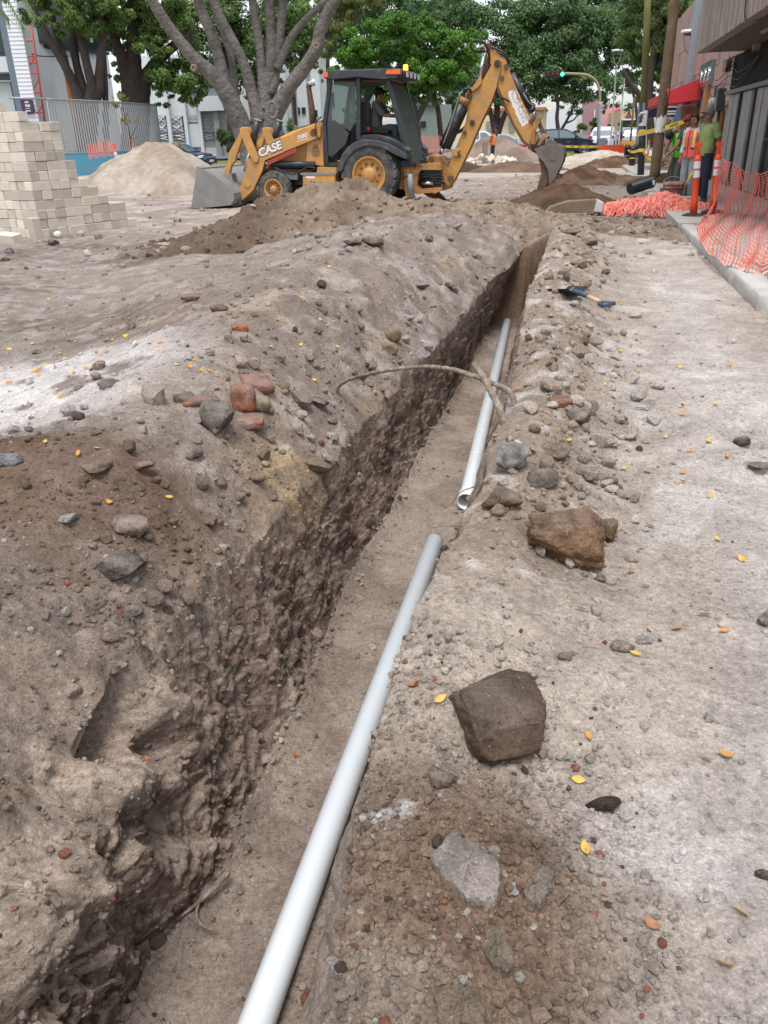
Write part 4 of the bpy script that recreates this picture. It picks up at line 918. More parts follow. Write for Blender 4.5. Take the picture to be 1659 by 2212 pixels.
def v3(p, y): return Vector((p[0], y, p[1]))
def plate(name, pts, y0, y1, m, parent=None, bev=0.012):
    mb = MB(); mb.prism(pts, y0, y1, 0, None, bev); return mb.build(name, m, parent or BH)
def rod(name, p, q, r, m, parent=None, n=14, r1=None):
    mb = MB(); mb.cyl(p, q, r, r1, n); return mb.build(name, m, parent or BH)
def hose(name, pts, r, parent=None, m=None):
    mb = MB(); mb.tube(smooth_path(pts, 6), r, 8); return mb.build(name, m or M_HOSE, parent or BH)

def big_wheel(name, c, R, W, rimR, y0, lugs, flip=False):
    """tyre lathed about y with slanted tread bars; rim and hub are sub-parts"""
    mb = MB(); s = W
    prof = [(rimR, y0+0.03), (rimR+0.02, y0+0.012), (R*0.74, y0), (R*0.88, y0+0.015), (R*0.945, y0+0.05), (R*0.955, y0+W*0.5), (R*0.945, y0+W-0.05), (R*0.88, y0+W-0.015), (R*0.74, y0+W), (rimR+0.02, y0+W-0.012), (rimR, y0+W-0.03)]
    M = Matrix.Translation((c[0], 0, c[1]))
    mb.lathe(prof, 48, 0, M)
    for k in range(lugs):
        for side in (0, 1):
            a0 = 2*math.pi*(k + 0.5*side)/lugs
            dv = 0.36 * (1 if side == 0 else 1) * 2*math.pi/lugs * 1.6
            ya, yb = (y0 + 0.004, y0 + W*0.54) if side == 0 else (y0 + W - 0.004, y0 + W*0.46)
            V = []
            for (yy, da, ro, ri) in ((ya, 0, R*0.955, R*0.86), ((ya+yb)/2, dv*0.55, R*1.0, R*0.93), (yb, dv, R*1.0, R*0.93)):
                w = 0.30 * 2*math.pi/lugs
                for rr, ww in ((ro, -w), (ro, w), (ri, w*1.2), (ri, -w*1.2)):
                    a = a0 + da + ww; V.append((rr*math.cos(a), yy, rr*math.sin(a)))
            F = []
            for i in range(2):
                for j in range(4): F.append((i*4+j, i*4+(j+1) % 4, (i+1)*4+(j+1) % 4, (i+1)*4+j))
            F += [(0, 1, 2, 3), (11, 10, 9, 8)]
            mb.add(V, F, 0, False, M)
    ty = mb.build(name, M_TYRE, BH)
    mb = MB(); d = y0 if not flip else y0 + W
    sgn = 1 if not flip else -1
    mb.lathe([(rimR+0.012, d + sgn*0.015), (rimR-0.012, d + sgn*0.005), (rimR-0.03, d + sgn*0.03), (rimR*0.86, d + sgn*0.10), (rimR*0.78, d + sgn*0.11), (rimR*0.40, d + sgn*0.075), (rimR*0.36, d + sgn*0.02), (rimR*0.30, d - sgn*0.0), (0.0, d - sgn*0.005)], 40, 0, M)
    rim = mb.build('rim', M_CY, ty)
    nm = MB().cyl((0, d + sgn*0.11, 0), (0, d + sgn*0.055, 0), 0.028*rimR/0.36, n=6, sm=False).mesh('wheel_nut', M_RUST)
    for k in range(10): a = 2*math.pi*k/10; link('wheel_nut', nm, ty, (c[0] + rimR*0.62*math.cos(a), 0, c[1] + rimR*0.62*math.sin(a)))
    return ty
wc = c3(570, 1325); Rr = abs(c3(340, 1325)[0] - wc[0]) * 1.02
wc = (wc[0], Rr + 0.02)
big_wheel('rear_wheel', wc, Rr, 0.46, Rr*0.555, 0.0, 20)
big_wheel('rear_wheel', wc, Rr, 0.46, Rr*0.555, 1.74, 20, True)
fc = c2(815, 1400, 0.12); Rf = abs(c2(690, 1400, 0.12)[0] - fc[0]) * 1.05
big_wheel('front_wheel', (fc[0], max(Rf, fc[1])), Rf, 0.30, Rf*0.54, 0.12, 16)
big_wheel('front_wheel', (fc[0], max(Rf, fc[1])), Rf, 0.30, Rf*0.54, 1.78, 16, True)

# chassis, engine and side panels
plate('chassis', [c2(700,1200,.5), c2(1180,1195,.5), c3(980,1180,.5), c3(980,1370,.5), c3(560,1370,.5), c2(1330,1340,.5), c2(1000,1330,.5), c2(700,1330,.5)], 0.62, 1.58, M_DK)
mb = MB(); mb.cyl(v3((fc[0], Rf), 0.3), v3((fc[0], Rf), 1.9), 0.10); mb.cyl(v3(wc, 0.3), v3(wc, 1.9), 0.16); mb.build('axles', M_DK, BH)
plate('hood', [c2(880,925,.6), c2(985,875,.6), c2(1215,800,.6), c2(1240,860,.6), c2(1235,1180,.6), c2(770,1190,.6), c2(740,1100,.6)], 0.55, 1.65, M_CY, bev=0.05)
plate('hood_top', [c2(880,918,.6), c2(985,866,.6), c2(1222,788,.6), c2(1225,820,.6), c2(990,890,.6), c2(890,932,.6)], 0.60, 1.60, M_ROOF, bev=0.03)
plate('cowl_panel', [c2(1105,890,.42), c2(1225,850,.42), c2(1235,1172,.42), c2(1085,1145,.42)], 0.42, 0.54, M_CY)
plate('side_box', [c2(1058,1236,.10), c2(1330,1236,.10), c2(1330,1390,.10), c2(1060,1380,.10)], 0.10, 0.60, M_CY, bev=0.02)
plate('side_box', [c2(1058,1236,.10), c2(1330,1236,.10), c2(1330,1390,.10), c2(1060,1380,.10)], 1.60, 2.10, M_CY, bev=0.02)
plate('step_shelf', [c2(1040,1228,.08), c2(1336,1228,.08), c2(1336,1244,.08), c2(1040,1244,.08)], 0.085, 0.62, M_BUCK, bev=0.004)
plate('side_plate', [c2(1180,1180,.2), c2(1340,1182,.2), c2(1340,1226,.2), c2(1175,1226,.2)], 0.20, 0.58, M_CY)
plate('front_guard', [c2(735,1190,.5), c2(1180,1200,.5), c2(1100,1235,.5), c2(780,1225,.5)], 0.5, 0.62, M_RUST)
plate('battery_box', [c2(890,1225,.4), c2(1020,1225,.4), c2(1015,1285,.4), c2(900,1280,.4)], 0.40, 0.60, M_BUCK)
mb = MB(); mb.cyl(v3(c2(1155,895,.38), 0.34), v3(c2(1155,895,.38), 0.44), 0.085, n=18); mb.build('air_filter_cap', M_DK, BH)
ex = MB(); p = [c2(1150,830,.75), c2(1135,690,.75), c2(1115,560,.75), c2(1108,505,.75), c2(1122,480,.75), c2(1150,474,.75)]
ex.tube([v3(q, 0.75) for q in p], [0.085, 0.07, 0.062, 0.06, 0.06, 0.06], 14); ex.build('exhaust_stack', M_RUST, BH)
mb = MB(); mb.tube([v3(c2(1112,492,.75), .75), v3(c2(1150,474,.75), .75), v3(c2(1162,470,.75), .75)], [0.066, 0.074, 0.074], 14); mb.build('exhaust_tip', M_CHR, BH)
hose('grab_rail', [v3(c2(1200,950,.3), .3), v3(c2(1168,900,.3), .3), v3(c2(1172,810,.3), .3), v3(c2(1215,760,.3), .3)], 0.016, m=M_DK)

# loader arms, linkage, bucket
for y0 in (0.34, 1.66):
    arm = plate('loader_arm', [c2(1208,842,.34), c2(1130,868,.34), c2(960,912,.34), c2(835,942,.34), c2(790,968,.34), c2(705,1020,.34), c2(660,1085,.34), c2(608,1110,.34), c2(590,1190,.34), c2(560,1300,.34), c2(508,1425,.34), c2(512,1455,.34), c2(545,1462,.34), c2(648,1372,.34), c2(722,1210,.34), c2(742,1122,.34), c2(830,1085,.34), c2(1000,1010,.34), c2(1208,925,.34)], y0, y0 + 0.16, M_CY)
    yy = y0 - 0.018
    mb = MB(); q = c2(600,1318,.34); mb.cyl(v3(q, yy), v3(q, y0 + .18), 0.085, n=20); mb.build('pivot_boss', M_CY, arm)
    mb = MB()
    for q in (c2(676,1132,.34), c2(640,1090,.34)): mb.cyl(v3(q, yy), v3(q, y0 + .02), 0.045, n=14)
    mb.build('pivot_pins', M_RUST, arm)
    plate('link_lever', [c2(542,862,.34), c2(560,845,.34), c2(596,852,.34), c2(640,950,.34), c2(700,1100,.34), c2(692,1140,.34), c2(660,1140,.34), c2(600,1030,.34), c2(548,900,.34)], y0 - 0.05, y0 - 0.012, M_CY)
    plate('link_lever', [c2(542,862,.34), c2(560,845,.34), c2(596,852,.34), c2(640,950,.34), c2(700,1100,.34), c2(692,1140,.34), c2(660,1140,.34), c2(600,1030,.34), c2(548,900,.34)], y0 + 0.172, y0 + 0.21, M_CY)
    plate('push_link', [c2(560,870,.34), c2(566,905,.34), c2(520,1040,.34), c2(500,1100,.34), c2(495,1130,.34), c2(462,1165,.34), c2(442,1250,.34), c2(425,1262,.34), c2(402,1250,.34), c2(404,1215,.34), c2(436,1120,.34), c2(442,1060,.34), c2(470,1010,.34), c2(540,880,.34)], y0 + 0.02, y0 + 0.13, M_CY)
    yc = y0 + 0.08
    rod('tilt_cylinder', v3(c2(688,792,.42), yc), v3(c2(640,985,.42), yc), 0.085, M_HYD, n=18)
    mb = MB(); q0, q1 = Vector(v3(c2(690,784,.42), yc)), Vector(v3(c2(688,794,.42), yc)); mb.cyl(q0, q1, 0.09, n=18); mb.build('cylinder_cap', M_BUCK, BH)
    rod('cylinder_rod', v3(c2(640,985,.42), yc), v3(c2(575,1215,.42), yc), 0.032, M_CHR)
for y0 in (0.30, 1.86):
    plate('support_strut', [c2(758,1132,.30), c2(1005,1015,.30), c2(1012,1050,.30), c2(765,1168,.30)], y0, y0 + 0.035, M_REDB, bev=0.004)
    rod('lift_cylinder', v3(c2(800,1150,.42), y0 + .1), v3(c2(1165,1160,.42), y0 + .1), 0.07, M_HYD)
    rod('cylinder_rod', v3(c2(720,1140,.42), y0 + .1), v3(c2(800,1150,.42), y0 + .1), 0.03, M_CHR)
    hose('hose', [v3(c2(830,1180,.36), y0 + .04), v3(c2(900,1215,.36), y0 + .02), v3(c2(1000,1235,.36), y0), v3(c2(1100,1180,.36), y0 + .03), v3(c2(1170,1190,.36), y0 + .03)], 0.018)
bprof = [c2(150,1556,.0), c2(300,1548,.0), c2(480,1530,.0), c2(508,1480,.0), c2(500,1430,.0), c2(440,1360,.0), c2(360,1295,.0), c2(290,1258,.0), c2(205,1222,.0)]
zmin = min(q[1] for q in bprof); bprof = [(q[0], q[1] - zmin + 0.005) for q in bprof]
inner = [(q[0] - 0.022, q[1] + 0.016) for q in bprof]
lb = MB(); lb.prism(bprof + [(q[0], q[1]) for q in reversed(inner)], -0.06, 2.30, 0, None, 0.0); LBK = lb.build('loader_bucket', M_BUCK, BH)
for y0 in (-0.085, 2.302):
    plate('side_plate', [bprof[0]] + bprof[1:] + [(bprof[-1][0] - 0.01, bprof[-1][1] + 0.01)], y0, y0 + 0.022, M_BUCK, LBK, 0.004)
q = bprof[0]; plate('cutting_edge', [(q[0] - 0.14, 0.004), (q[0] + 0.05, 0.004), (q[0] + 0.05, 0.034), (q[0] - 0.02, 0.034)], -0.085, 2.325, M_BUCK, LBK, 0.0)
q = bprof[-1]; plate('top_lip', [(q[0] - 0.05, q[1] - 0.03), (q[0] + 0.10, q[1] - 0.05), (q[0] + 0.10, q[1] + 0.0), (q[0] - 0.05, q[1] + 0.03)], -0.06, 2.30, M_BUCK, LBK, 0.006)
for y0 in (0.30, 0.54, 1.60, 1.84):
    plate('hinge_bracket', [c2(330,1250,.34), c2(470,1230,.34), c2(520,1420,.34), c2(560,1480,.34), c2(480,1525,.34), c2(440,1400,.34)], y0, y0 + 0.03, M_BUCK, LBK, 0.004)
mb = MB()
for q, yy in ((c2(400,1278,.34), .26), (c2(520,1470,.34), .26), (c2(660,1440,.34), .5)): mb.cyl(v3(q, yy), v3(q, yy + 0.36), 0.05, n=12)
mb.build('hinge_pins', M_DK, LBK)

# lettering on the loader arm
def text_on(name, s, p, q, y, h, m, ext=0.004, off=0.0, parent=None, squeeze=None, shear=0.0):
    """letters standing on the line p->q of the plane y, facing the near side"""
    cu = bpy.data.curves.new(name, 'FONT'); cu.body = s; cu.size = 1.0; cu.extrude = 0; cu.offset = off; cu.shear = shear
    tmp = bpy.data.objects.new(name, cu); COL.objects.link(tmp)
    bpy.context.view_layer.update()
    me = bpy.data.meshes.new_from_object(tmp.evaluated_get(bpy.context.evaluated_depsgraph_get()))
    COL.objects.unlink(tmp); bpy.data.objects.remove(tmp)
    xs = [v.co.x for v in me.vertices]; ys = [v.co.y for v in me.vertices]
    x0, x1, yy0, yy1 = min(xs), max(xs), min(ys), max(ys)
    p = Vector((p[0], p[1])); q = Vector((q[0], q[1])); d = q - p; L = d.length; d.normalize(); nrm = Vector((-d.y, d.x))
    for v in me.vertices:
        a = p + d * ((v.co.x - x0)/(x1 - x0)*L) + nrm * ((v.co.y - yy0)/(yy1 - yy0)*h)
        v.co = (a.x, y, a.y)
    me.name = name; me.materials.clear(); me.materials.append(m)
    return link(name, me, parent or BH)
p, q = c2(706,1098,.34), c2(896,1022,.34)
hgt = (Vector(c2(722,1032,.34)) - Vector(c2(706,1098,.34))).length
text_on('lettering_outline', 'CASE', (p[0]-0.02, p[1]-0.025), (q[0]+0.02, q[1]-0.025), 0.3385, hgt + 0.05, M_INK, off=0.075, shear=0.1)  # dark printed outline behind the white letters
text_on('lettering', 'CASE', p, q, 0.3365, hgt, M_WHT, off=0.035, shear=0.1)
p, q = c2(1018,950,.34), c2(1105,925,.34)
text_on('lettering', '580', p, q, 0.3365, 0.085, M_WHT, off=0.02, shear=0.15)
text_on('lettering', 'SUPER M', c2(1016,974,.34), c2(1106,948,.34), 0.3365, 0.035, M_WHT, off=0.01)
plate('warning_label', [c2(1088,1255,.10), c2(1160,1255,.10), c2(1160,1272,.10), c2(1088,1272,.10)], 0.096, 0.0985, M_WHT, bev=0)
# crest stencilled on the cowl: crown, shield with bars
cr = MB(); o = Vector(c2(1168,1050,.42)); k = 0.085
for i in range(5): cr.box((o.x - 0.075*k/.085 + 0.01*abs(i-2), 0.4155, o.y + 0.06 - 0.036*i), (o.x + 0.075*k/.085 - 0.01*abs(i-2), 0.4175, o.y + 0.075 - 0.036*i))
cr.lathe([(0.10, 0.4155), (0.11, 0.4155), (0.11, 0.4175), (0.10, 0.4175), (0.10, 0.4155)], 24, 0, Matrix.Translation((o.x, 0, o.y - 0.01)) @ Matrix.Scale(0.9, 4, (1, 0, 0)))
for i in range(3): cr.tube([(o.x - 0.04 + 0.04*i, 0.4165, o.y + 0.09), (o.x - 0.05 + 0.05*i, 0.4165, o.y + 0.15)], 0.008, 5)
cr.build('crest', M_INK, BH)

# cab
CY0, CY1 = 0.30, 1.90
def post(name, p, q, w, y0, y1, m=None):
    mb = MB(); d = Vector((q[0]-p[0], q[1]-p[1])).normalized(); n = Vector((-d.y, d.x)) * w/2
    mb.prism([(p[0]-n.x, p[1]-n.y), (q[0]-n.x, q[1]-n.y), (q[0]+n.x, q[1]+n.y), (p[0]+n.x, p[1]+n.y)], y0, y1, 0, None, 0.012)
    return mb.build(name, m or M_DK, BH)
for y0 in (CY0, CY1 - 0.09):
    post('cab_post', c3(248,445,CY0), c3(200,830,CY0), 0.085, y0, y0 + .09); post('cab_post', c3(200,815,CY0), c3(222,1170,CY0), 0.085, y0, y0 + .09)
    post('cab_post', c3(482,440,CY0), c3(484,960,CY0), 0.10, y0, y0 + .09)
    post('cab_post', c3(722,440,CY0), c3(905,1150,CY0), 0.085, y0, y0 + .09)
    post('cab_sill', c3(215,1160,CY0), c3(345,1155,CY0), 0.075, y0, y0 + .09); post('cab_sill', c3(880,1140,CY0), c3(1000,1130,CY0), 0.08, y0, y0 + .09)
    mb = MB()
    q = c3(490,520,CY0); 
    mb.prism([c3(255,470,CY0), c3(455,470,CY0), c3(458,800,CY0), c3(410,880,CY0), c3(345,835,CY0), c3(280,790,CY0), c3(212,800,CY0)], y0 + .04, y0 + .046)
    mb.build('door_glass', M_GLASS, BH)
    mb = MB(); mb.prism([c3(222,800,CY0), c3(280,790,CY0), c3(345,835,CY0), c3(400,900,CY0), c3(375,985,CY0), c3(300,1060,CY0), c3(262,1092,CY0), c3(228,1085,CY0)], y0 + .03, y0 + .055); mb.build('door_panel', M_GLASSD, BH)
rear = [c3(738,480,CY0), c3(912,1140,CY0)]
mb = MB(); V = [v3(rear[0], CY0 + .1), v3(rear[0], CY1 - .1), v3(rear[1], CY1 - .1), v3(rear[1], CY0 + .1)]
V += [p + Vector((0.006, 0, 0)) for p in V]; mb.add(V, [(0, 1, 2, 3), (7, 6, 5, 4), (0, 4, 5, 1), (2, 6, 7, 3), (1, 5, 6, 2), (3, 7, 4, 0)]); mb.build('rear_window', M_GLASS, BH)
rp = [c3(188,392,CY0-.12), c3(215,380,CY0-.12), c3(560,362,CY0-.12), c3(805,356,CY0-.12), c3(832,372,CY0-.12), c3(826,440,CY0-.12), c3(700,452,CY0-.12), c3(450,440,CY0-.12), c3(250,452,CY0-.12), c3(190,440,CY0-.12)]
plate('cab_roof', rp, CY0 - 0.12, CY1 + 0.12, M_ROOF, bev=0.06)
plate('roof_lining', [c3(262,452,CY0), c3(735,452,CY0), c3(720,478,CY0), c3(560,470,CY0), c3(450,490,CY0), c3(270,492,CY0)], CY0 + .1, CY1 - .1, mat('roof_lining', (0.10, 0.075, 0.05), 0.9, var=0.3, vs=8))
mb = MB(); mb.prism([c3(190,392,CY0-.14), c3(228,392,CY0-.14), c3(232,432,CY0-.14), c3(190,436,CY0-.14)], CY0 - 0.135, CY0 + 0.02, 0, None, 0.008); mb.build('corner_lamp', M_LAMP, BH)
mb = MB(); mb.prism([c3(718,372,CY0-.14), c3(815,366,CY0-.14), c3(832,380,CY0-.14), c3(830,408,CY0-.14), c3(708,408,CY0-.14)], CY0 - 0.14, CY0 + 0.02, 0, None, 0.008); mb.build('corner_lamp', M_LAMP, BH)
rx = c3(832,410,CY0-.12)
for k in range(4):
    y0 = CY0 + 0.12 + 0.36*k
    mb = MB(); mb.box((rx[0] - 0.02, y0, rx[1] - 0.05), (rx[0] + 0.07, y0 + 0.20, rx[1] + 0.07), bev=0.015); w = mb.build('work_light', M_DK, BH)
    mb = MB(); mb.box((rx[0] + 0.071, y0 + 0.02, rx[1] - 0.035), (rx[0] + 0.078, y0 + 0.18, rx[1] + 0.055)); mb.build('lens', mat('lamp_glass', (0.75, 0.76, 0.74), 0.15), w)
q = c3(876,352,1.5)
mb = MB(); mb.lathe([(0.05, -0.06), (0.055, -0.05), (0.052, 0.04), (0.035, 0.055), (0, 0.06)], 16, 0, Matrix.Translation((q[0], 1.5, q[1])), 'Z'); mb.build('beacon', M_BEAC, BH)
mb = MB(); mb.lathe([(0.0, -0.12), (0.07, -0.12), (0.07, -0.06), (0, -0.06)], 16, 0, Matrix.Translation((q[0], 1.5, q[1])), 'Z'); mb.build('beacon_base', M_DK, BH)
# fenders
def arc_fender(y0, y1):
    mb = MB(); outer = [c3(305,1215,0), c3(318,1150,0), c3(350,1075,0), c3(400,1010,0), c3(460,968,0), c3(540,948,0), c3(640,955,0), c3(740,985,0), c3(820,1030,0), c3(885,1078,0)]
    inn = [c3(345,1215,0), c3(356,1165,0), c3(390,1100,0), c3(440,1042,0), c3(500,1005,0), c3(560,990,0), c3(640,1000,0), c3(720,1030,0), c3(800,1075,0), c3(885,1110,0)]
    mb.prism(outer + inn[::-1], y0, y1, 0, None, 0.02); mb.build('fender', M_FEND, BH)
    mb = MB(); mb.prism([c3(505,912,0), c3(600,905,0), c3(720,930,0), c3(830,985,0), c3(885,1040,0), c3(885,1070,0), c3(820,1022,0), c3(740,978,0), c3(640,948,0), c3(540,942,0), c3(470,962,0)], y0 + 0.14, y1 - 0.05, 0, None, 0.02); mb.build('fender_ledge', M_DK, BH)
arc_fender(-0.03, 0.52); arc_fender(1.68, 2.23)
plate('cab_floor', [c3(215,1140,.4), c3(960,1125,.4), c3(960,1175,.4), c3(215,1178,.4)], CY0 + .05, CY1 - .05, M_DK)
# seat and controls
plate('seat', [c3(520,905,1.0), c3(760,905,1.0), c3(760,870,1.0), c3(700,850,1.0), c3(560,850,1.0), c3(548,640,1.0), c3(500,640,1.0), c3(490,850,1.0)], 0.82, 1.34, M_SEAT, bev=0.04)
plate('seat_base', [c3(540,905,1.0), c3(740,905,1.0), c3(740,1130,1.0), c3(540,1130,1.0)], 0.9, 1.26, M_DK)
plate('control_console', [c3(800,1130,1.0), c3(935,1130,1.0), c3(905,880,1.0), c3(870,850,1.0), c3(840,880,1.0)], 0.85, 1.30, M_DK)
for yy in (0.95, 1.2):
    q0, q1 = c3(868,860,1.0), c3(862,795,1.0); rod('control_lever', v3(q0, yy), v3(q1, yy), 0.018, M_HOSE)
    mb = MB(); mb.ball(v3(q1, yy), 0.035, 10); mb.build('lever_knob', M_HOSE, BH)
    mb = MB(); mb.tube([v3(c3(868,880,1.0), yy), v3(c3(867,850,1.0), yy), v3(c3(866,830,1.0), yy)], [0.06, 0.05, 0.03], 10); mb.build('lever_boot', M_HOSE, BH)
rod('steering_column', v3(c3(330,1120,1.0), 1.08), v3(c3(395,735,1.0), 1.08), 0.04, M_DK)
q = c3(400,740,1.0)
mb = MB(); mb.tube([Matrix.Translation((q[0], 1.08, q[1])) @ Matrix.Rotation(math.radians(35), 4, 'Y') @ Vector((0.2*math.cos(a), 0.2*math.sin(a), 0)) for a in [2*math.pi*k/20 for k in range(21)]], 0.016, 8); mb.build('steering_wheel', M_HOSE, BH)
plate('dashboard', [c3(260,1120,.9), c3(345,1120,.9), c3(370,880,.9), c3(330,820,.9), c3(265,830,.9)], 0.75, 1.45, M_DK)
mb = MB(); mb.lathe([(0.0, 0.0), (0.05, 0.0), (0.05, 0.12), (0.0, 0.125)], 14, 0, Matrix.Translation(v3(c3(575,895,.75), 0.72)), 'Z'); mb.build('thermos', mat('thermos_red', (0.35, 0.02, 0.02), 0.35), BH)

# stabilisers and rear frame
plate('rear_frame', [c3(815,1165,.5), c3(1165,1140,.5), c3(1180,1175,.5), c3(1180,1200,.5), c3(1010,1195,.5), c3(985,1230,.5), c3(975,1330,.5), c3(1010,1362,.5), c3(1185,1345,.5), c3(1185,1372,.5), c3(1140,1390,.5), c3(965,1400,.5), c3(950,1370,.5), c3(830,1360,.5)], 0.42, 0.52, M_CYD, bev=0.01)
plate('rear_frame', [c3(815,1165,.5), c3(1165,1140,.5), c3(1180,1175,.5), c3(1180,1200,.5), c3(1010,1195,.5), c3(985,1230,.5), c3(975,1330,.5), c3(1010,1362,.5), c3(1185,1345,.5), c3(1185,1372,.5), c3(1140,1390,.5), c3(965,1400,.5), c3(950,1370,.5), c3(830,1360,.5)], 1.68, 1.78, M_CYD, bev=0.01)
plate('frame_back', [c3(850,1180,.6), c3(1150,1180,.6), c3(1150,1375,.6), c3(850,1375,.6)], 0.85, 1.5, M_DK)
rh = random.Random(3)
for k in range(7):
    y = 0.56 + 0.05*k; z0 = 1205 + 18*k
    hose('hose', [v3(c3(985, z0, .5), y), v3(c3(1040, z0 - 12 + rh.uniform(-14, 14), .5), y - .05), v3(c3(1100, z0 + rh.uniform(-16, 16), .5), y - .06), v3(c3(1175, z0 + rh.uniform(-22, 22), .5), y)], 0.019)
rod('swing_cylinder', v3(c3(985,1330,.6), .6), v3(c3(1050,1312,.6), .6), 0.06, M_HYD); rod('cylinder_rod', v3(c3(1005,1312,.55), .55), v3(c3(1105,1312,.55), .55), 0.035, M_CHR)
for side in (0, 1):
    y = 0.30 if side == 0 else 1.86
    if side == 0:
        plate('stabiliser_leg', [c3(858,1195,.3), c3(905,1195,.3), c3(930,1400,.3), c3(922,1490,.3), c3(890,1490,.3), c3(865,1360,.3)], 0.30, 0.42, M_CYD)
        mb = MB(); mb.cyl(v3(c3(908,1235,.2), .2), v3(c3(928,1420,.2), .2), 0.072, n=16); mb.build('stabiliser_cylinder', mat('grey_cylinder', (0.20, 0.215, 0.235), 0.45, var=0.2, dirt=(0.3, 0.27, 0.24), dirt_amt=0.3), BH)
        mb = MB(); mb.cyl(v3(c3(928,1418,.2), .2), v3(c3(930,1432,.2), .2), 0.078, n=16); mb.build('cylinder_cap', M_RUST, BH)
        rod('cylinder_rod', v3(c3(930,1430,.2), .2), v3(c3(933,1482,.2), .2), 0.035, M_CHR)
        hose('hose', [v3(c3(850,1285,.2), .18), v3(c3(885,1255,.2), .12), v3(c3(905,1232,.2), .2)], 0.014)
        q = c3(915,1492,.25); plate('stabiliser_foot', [(q[0]-.22, 0.02), (q[0]+.22, 0.02), (q[0]+.14, 0.09), (q[0]-.14, 0.09)], 0.12, 0.5, M_RUST)
    else:
        plate('stabiliser_leg', [c3(1010,1385,1.86), c3(1060,1380,1.86), c3(1150,1405,1.86), c3(1215,1465,1.86), c3(1195,1490,1.86), c3(1130,1490,1.86), c3(1070,1430,1.86)], 1.80, 1.96, M_CYD)
        rod('stabiliser_cylinder', v3(c3(1140,1385,1.8), 1.74), v3(c3(1210,1455,1.8), 1.74), 0.045, M_RUST)
        q = c3(1225,1482,1.86); plate('stabiliser_foot', [(q[0]-.16, q[1]-.06), (q[0]+.16, q[1]-.04), (q[0]+.10, q[1]+.05), (q[0]-.12, q[1]+.05)], 1.66, 2.08, M_RUST)
# boom foot
YB = 1.10
plate('boom_foot', [c3(1050,1100,.95), c3(1110,1070,.95), c3(1165,1090,.95), c3(1270,1250,.95), c3(1272,1300,.95), c3(1235,1345,.95), c3(1190,1375,.95), c3(1160,1345,.95), c3(1185,1290,.95), c3(1180,1175,.95), c3(1140,1130,.95), c3(1050,1130,.95)], 0.90, 1.30, M_CYD, bev=0.03)
for q in (c3(1090,1110,.9), c3(1245,1275,.9), c3(1205,1335,.9)): rod('foot_pin', v3(q, 0.88), v3(q, 1.32), 0.06, M_RUST)
bo = [(487,575),(490,610),(470,700),(440,830),(395,960),(300,1150),(200,1380),(110,1570),(40,1710),(10,1740),(-25,1735),(-40,1690),(-20,1600),(15,1510),(45,1420),(100,1290),(150,1150),(165,1060),(155,960),(143,915),(152,880),(190,858),(285,802),(325,735),(400,600),(425,565),(455,553)]
for y0 in (YB - 0.15, YB + 0.10):
    bm_ = plate('boom_side', [c4(x, y, YB - .15) for x, y in bo], y0, y0 + 0.05, M_CY, bev=0.008)
plate('boom_web', [c4(x, y, YB - .15) for x, y in [(470,640),(430,830),(385,960),(290,1150),(190,1380),(100,1570),(40,1690),(10,1690),(40,1560),(100,1400),(150,1290),(230,1100),(300,960),(340,800),(420,640)]], YB - 0.10, YB + 0.10, M_CYD, bev=0)
mb = MB()
for x, y, r in ((450,602,.075), (183,915,.07), (212,1162,.06), (140,1258,.045), (85,1470,.045), (5,1690,.085)):
    q = c4(x, y, YB - .15); mb.cyl(v3(q, YB - 0.185), v3(q, YB + 0.185), r, n=18)
mb.build('boom_pins', M_RUST, BH)
mb = MB()
for x, y, r in ((450,602,.045), (183,915,.04), (212,1162,.035)):
    q = c4(x, y, YB - .15); mb.cyl(v3(q, YB - 0.20), v3(q, YB + 0.20), r, n=14)
mb.build('pin_heads', M_DK, BH)
plate('boom_bracket', [c4(5,1425,.9), c4(75,1400,.9), c4(95,1420,.9), c4(72,1445,.9), c4(70,1480,.9), c4(40,1490,.9)], YB - 0.20, YB - 0.15, M_CY)
di = [(318,430),(348,404),(384,414),(428,488),(470,530),(512,552),(548,632),(640,860),(740,1080),(800,1215),(838,1310),(806,1380),(775,1396),(700,1330),(612,1180),(540,1030),(480,890),(440,770),(405,650),(345,520)]
DP = plate('dipper_arm', [c4(x, y, YB - .1) for x, y in di], YB - 0.10, YB + 0.10, M_CY, bev=0.012)
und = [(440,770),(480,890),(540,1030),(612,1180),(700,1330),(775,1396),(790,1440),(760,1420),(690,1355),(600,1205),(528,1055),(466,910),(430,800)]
plate('dipper_underside_shade', [c4(x, y, YB - .1) for x, y in und], YB - 0.13, YB + 0.13, M_RUST, bev=0)  # dark strip added for the shade along the dipper's underside
mb = MB()
for x, y, r in ((370,440,.06), (533,632,.05), (495,738,.045), (780,1355,.06)):
    q = c4(x, y, YB - .1); mb.cyl(v3(q, YB - 0.135), v3(q, YB + 0.135), r, n=16)
mb.build('dipper_pins', M_RUST, BH)
# worn white sticker on the dipper
st = [(552,885),(560,862),(590,855),(618,872),(632,905),(628,935),(648,955),(668,985),(672,1020),(700,1060),(712,1090),(735,1130),(742,1165),(720,1178),(705,1195),(682,1200),(668,1165),(655,1150),(640,1110),(622,1080),(615,1040),(592,1010),(585,970),(566,945),(556,915)]
plate('worn_sticker', [c4(x, y, YB - .1) for x, y in st], YB - 0.1035, YB - 0.1005, M_WHT, bev=0)
text_on('sticker_letters', 'CASE', c4(570,880,YB-.1), c4(696,1168,YB-.1), YB - 0.105, 0.16, mat('faded_letters', (0.50, 0.47, 0.42), 0.6, var=0.3, vs=20), off=0.02)
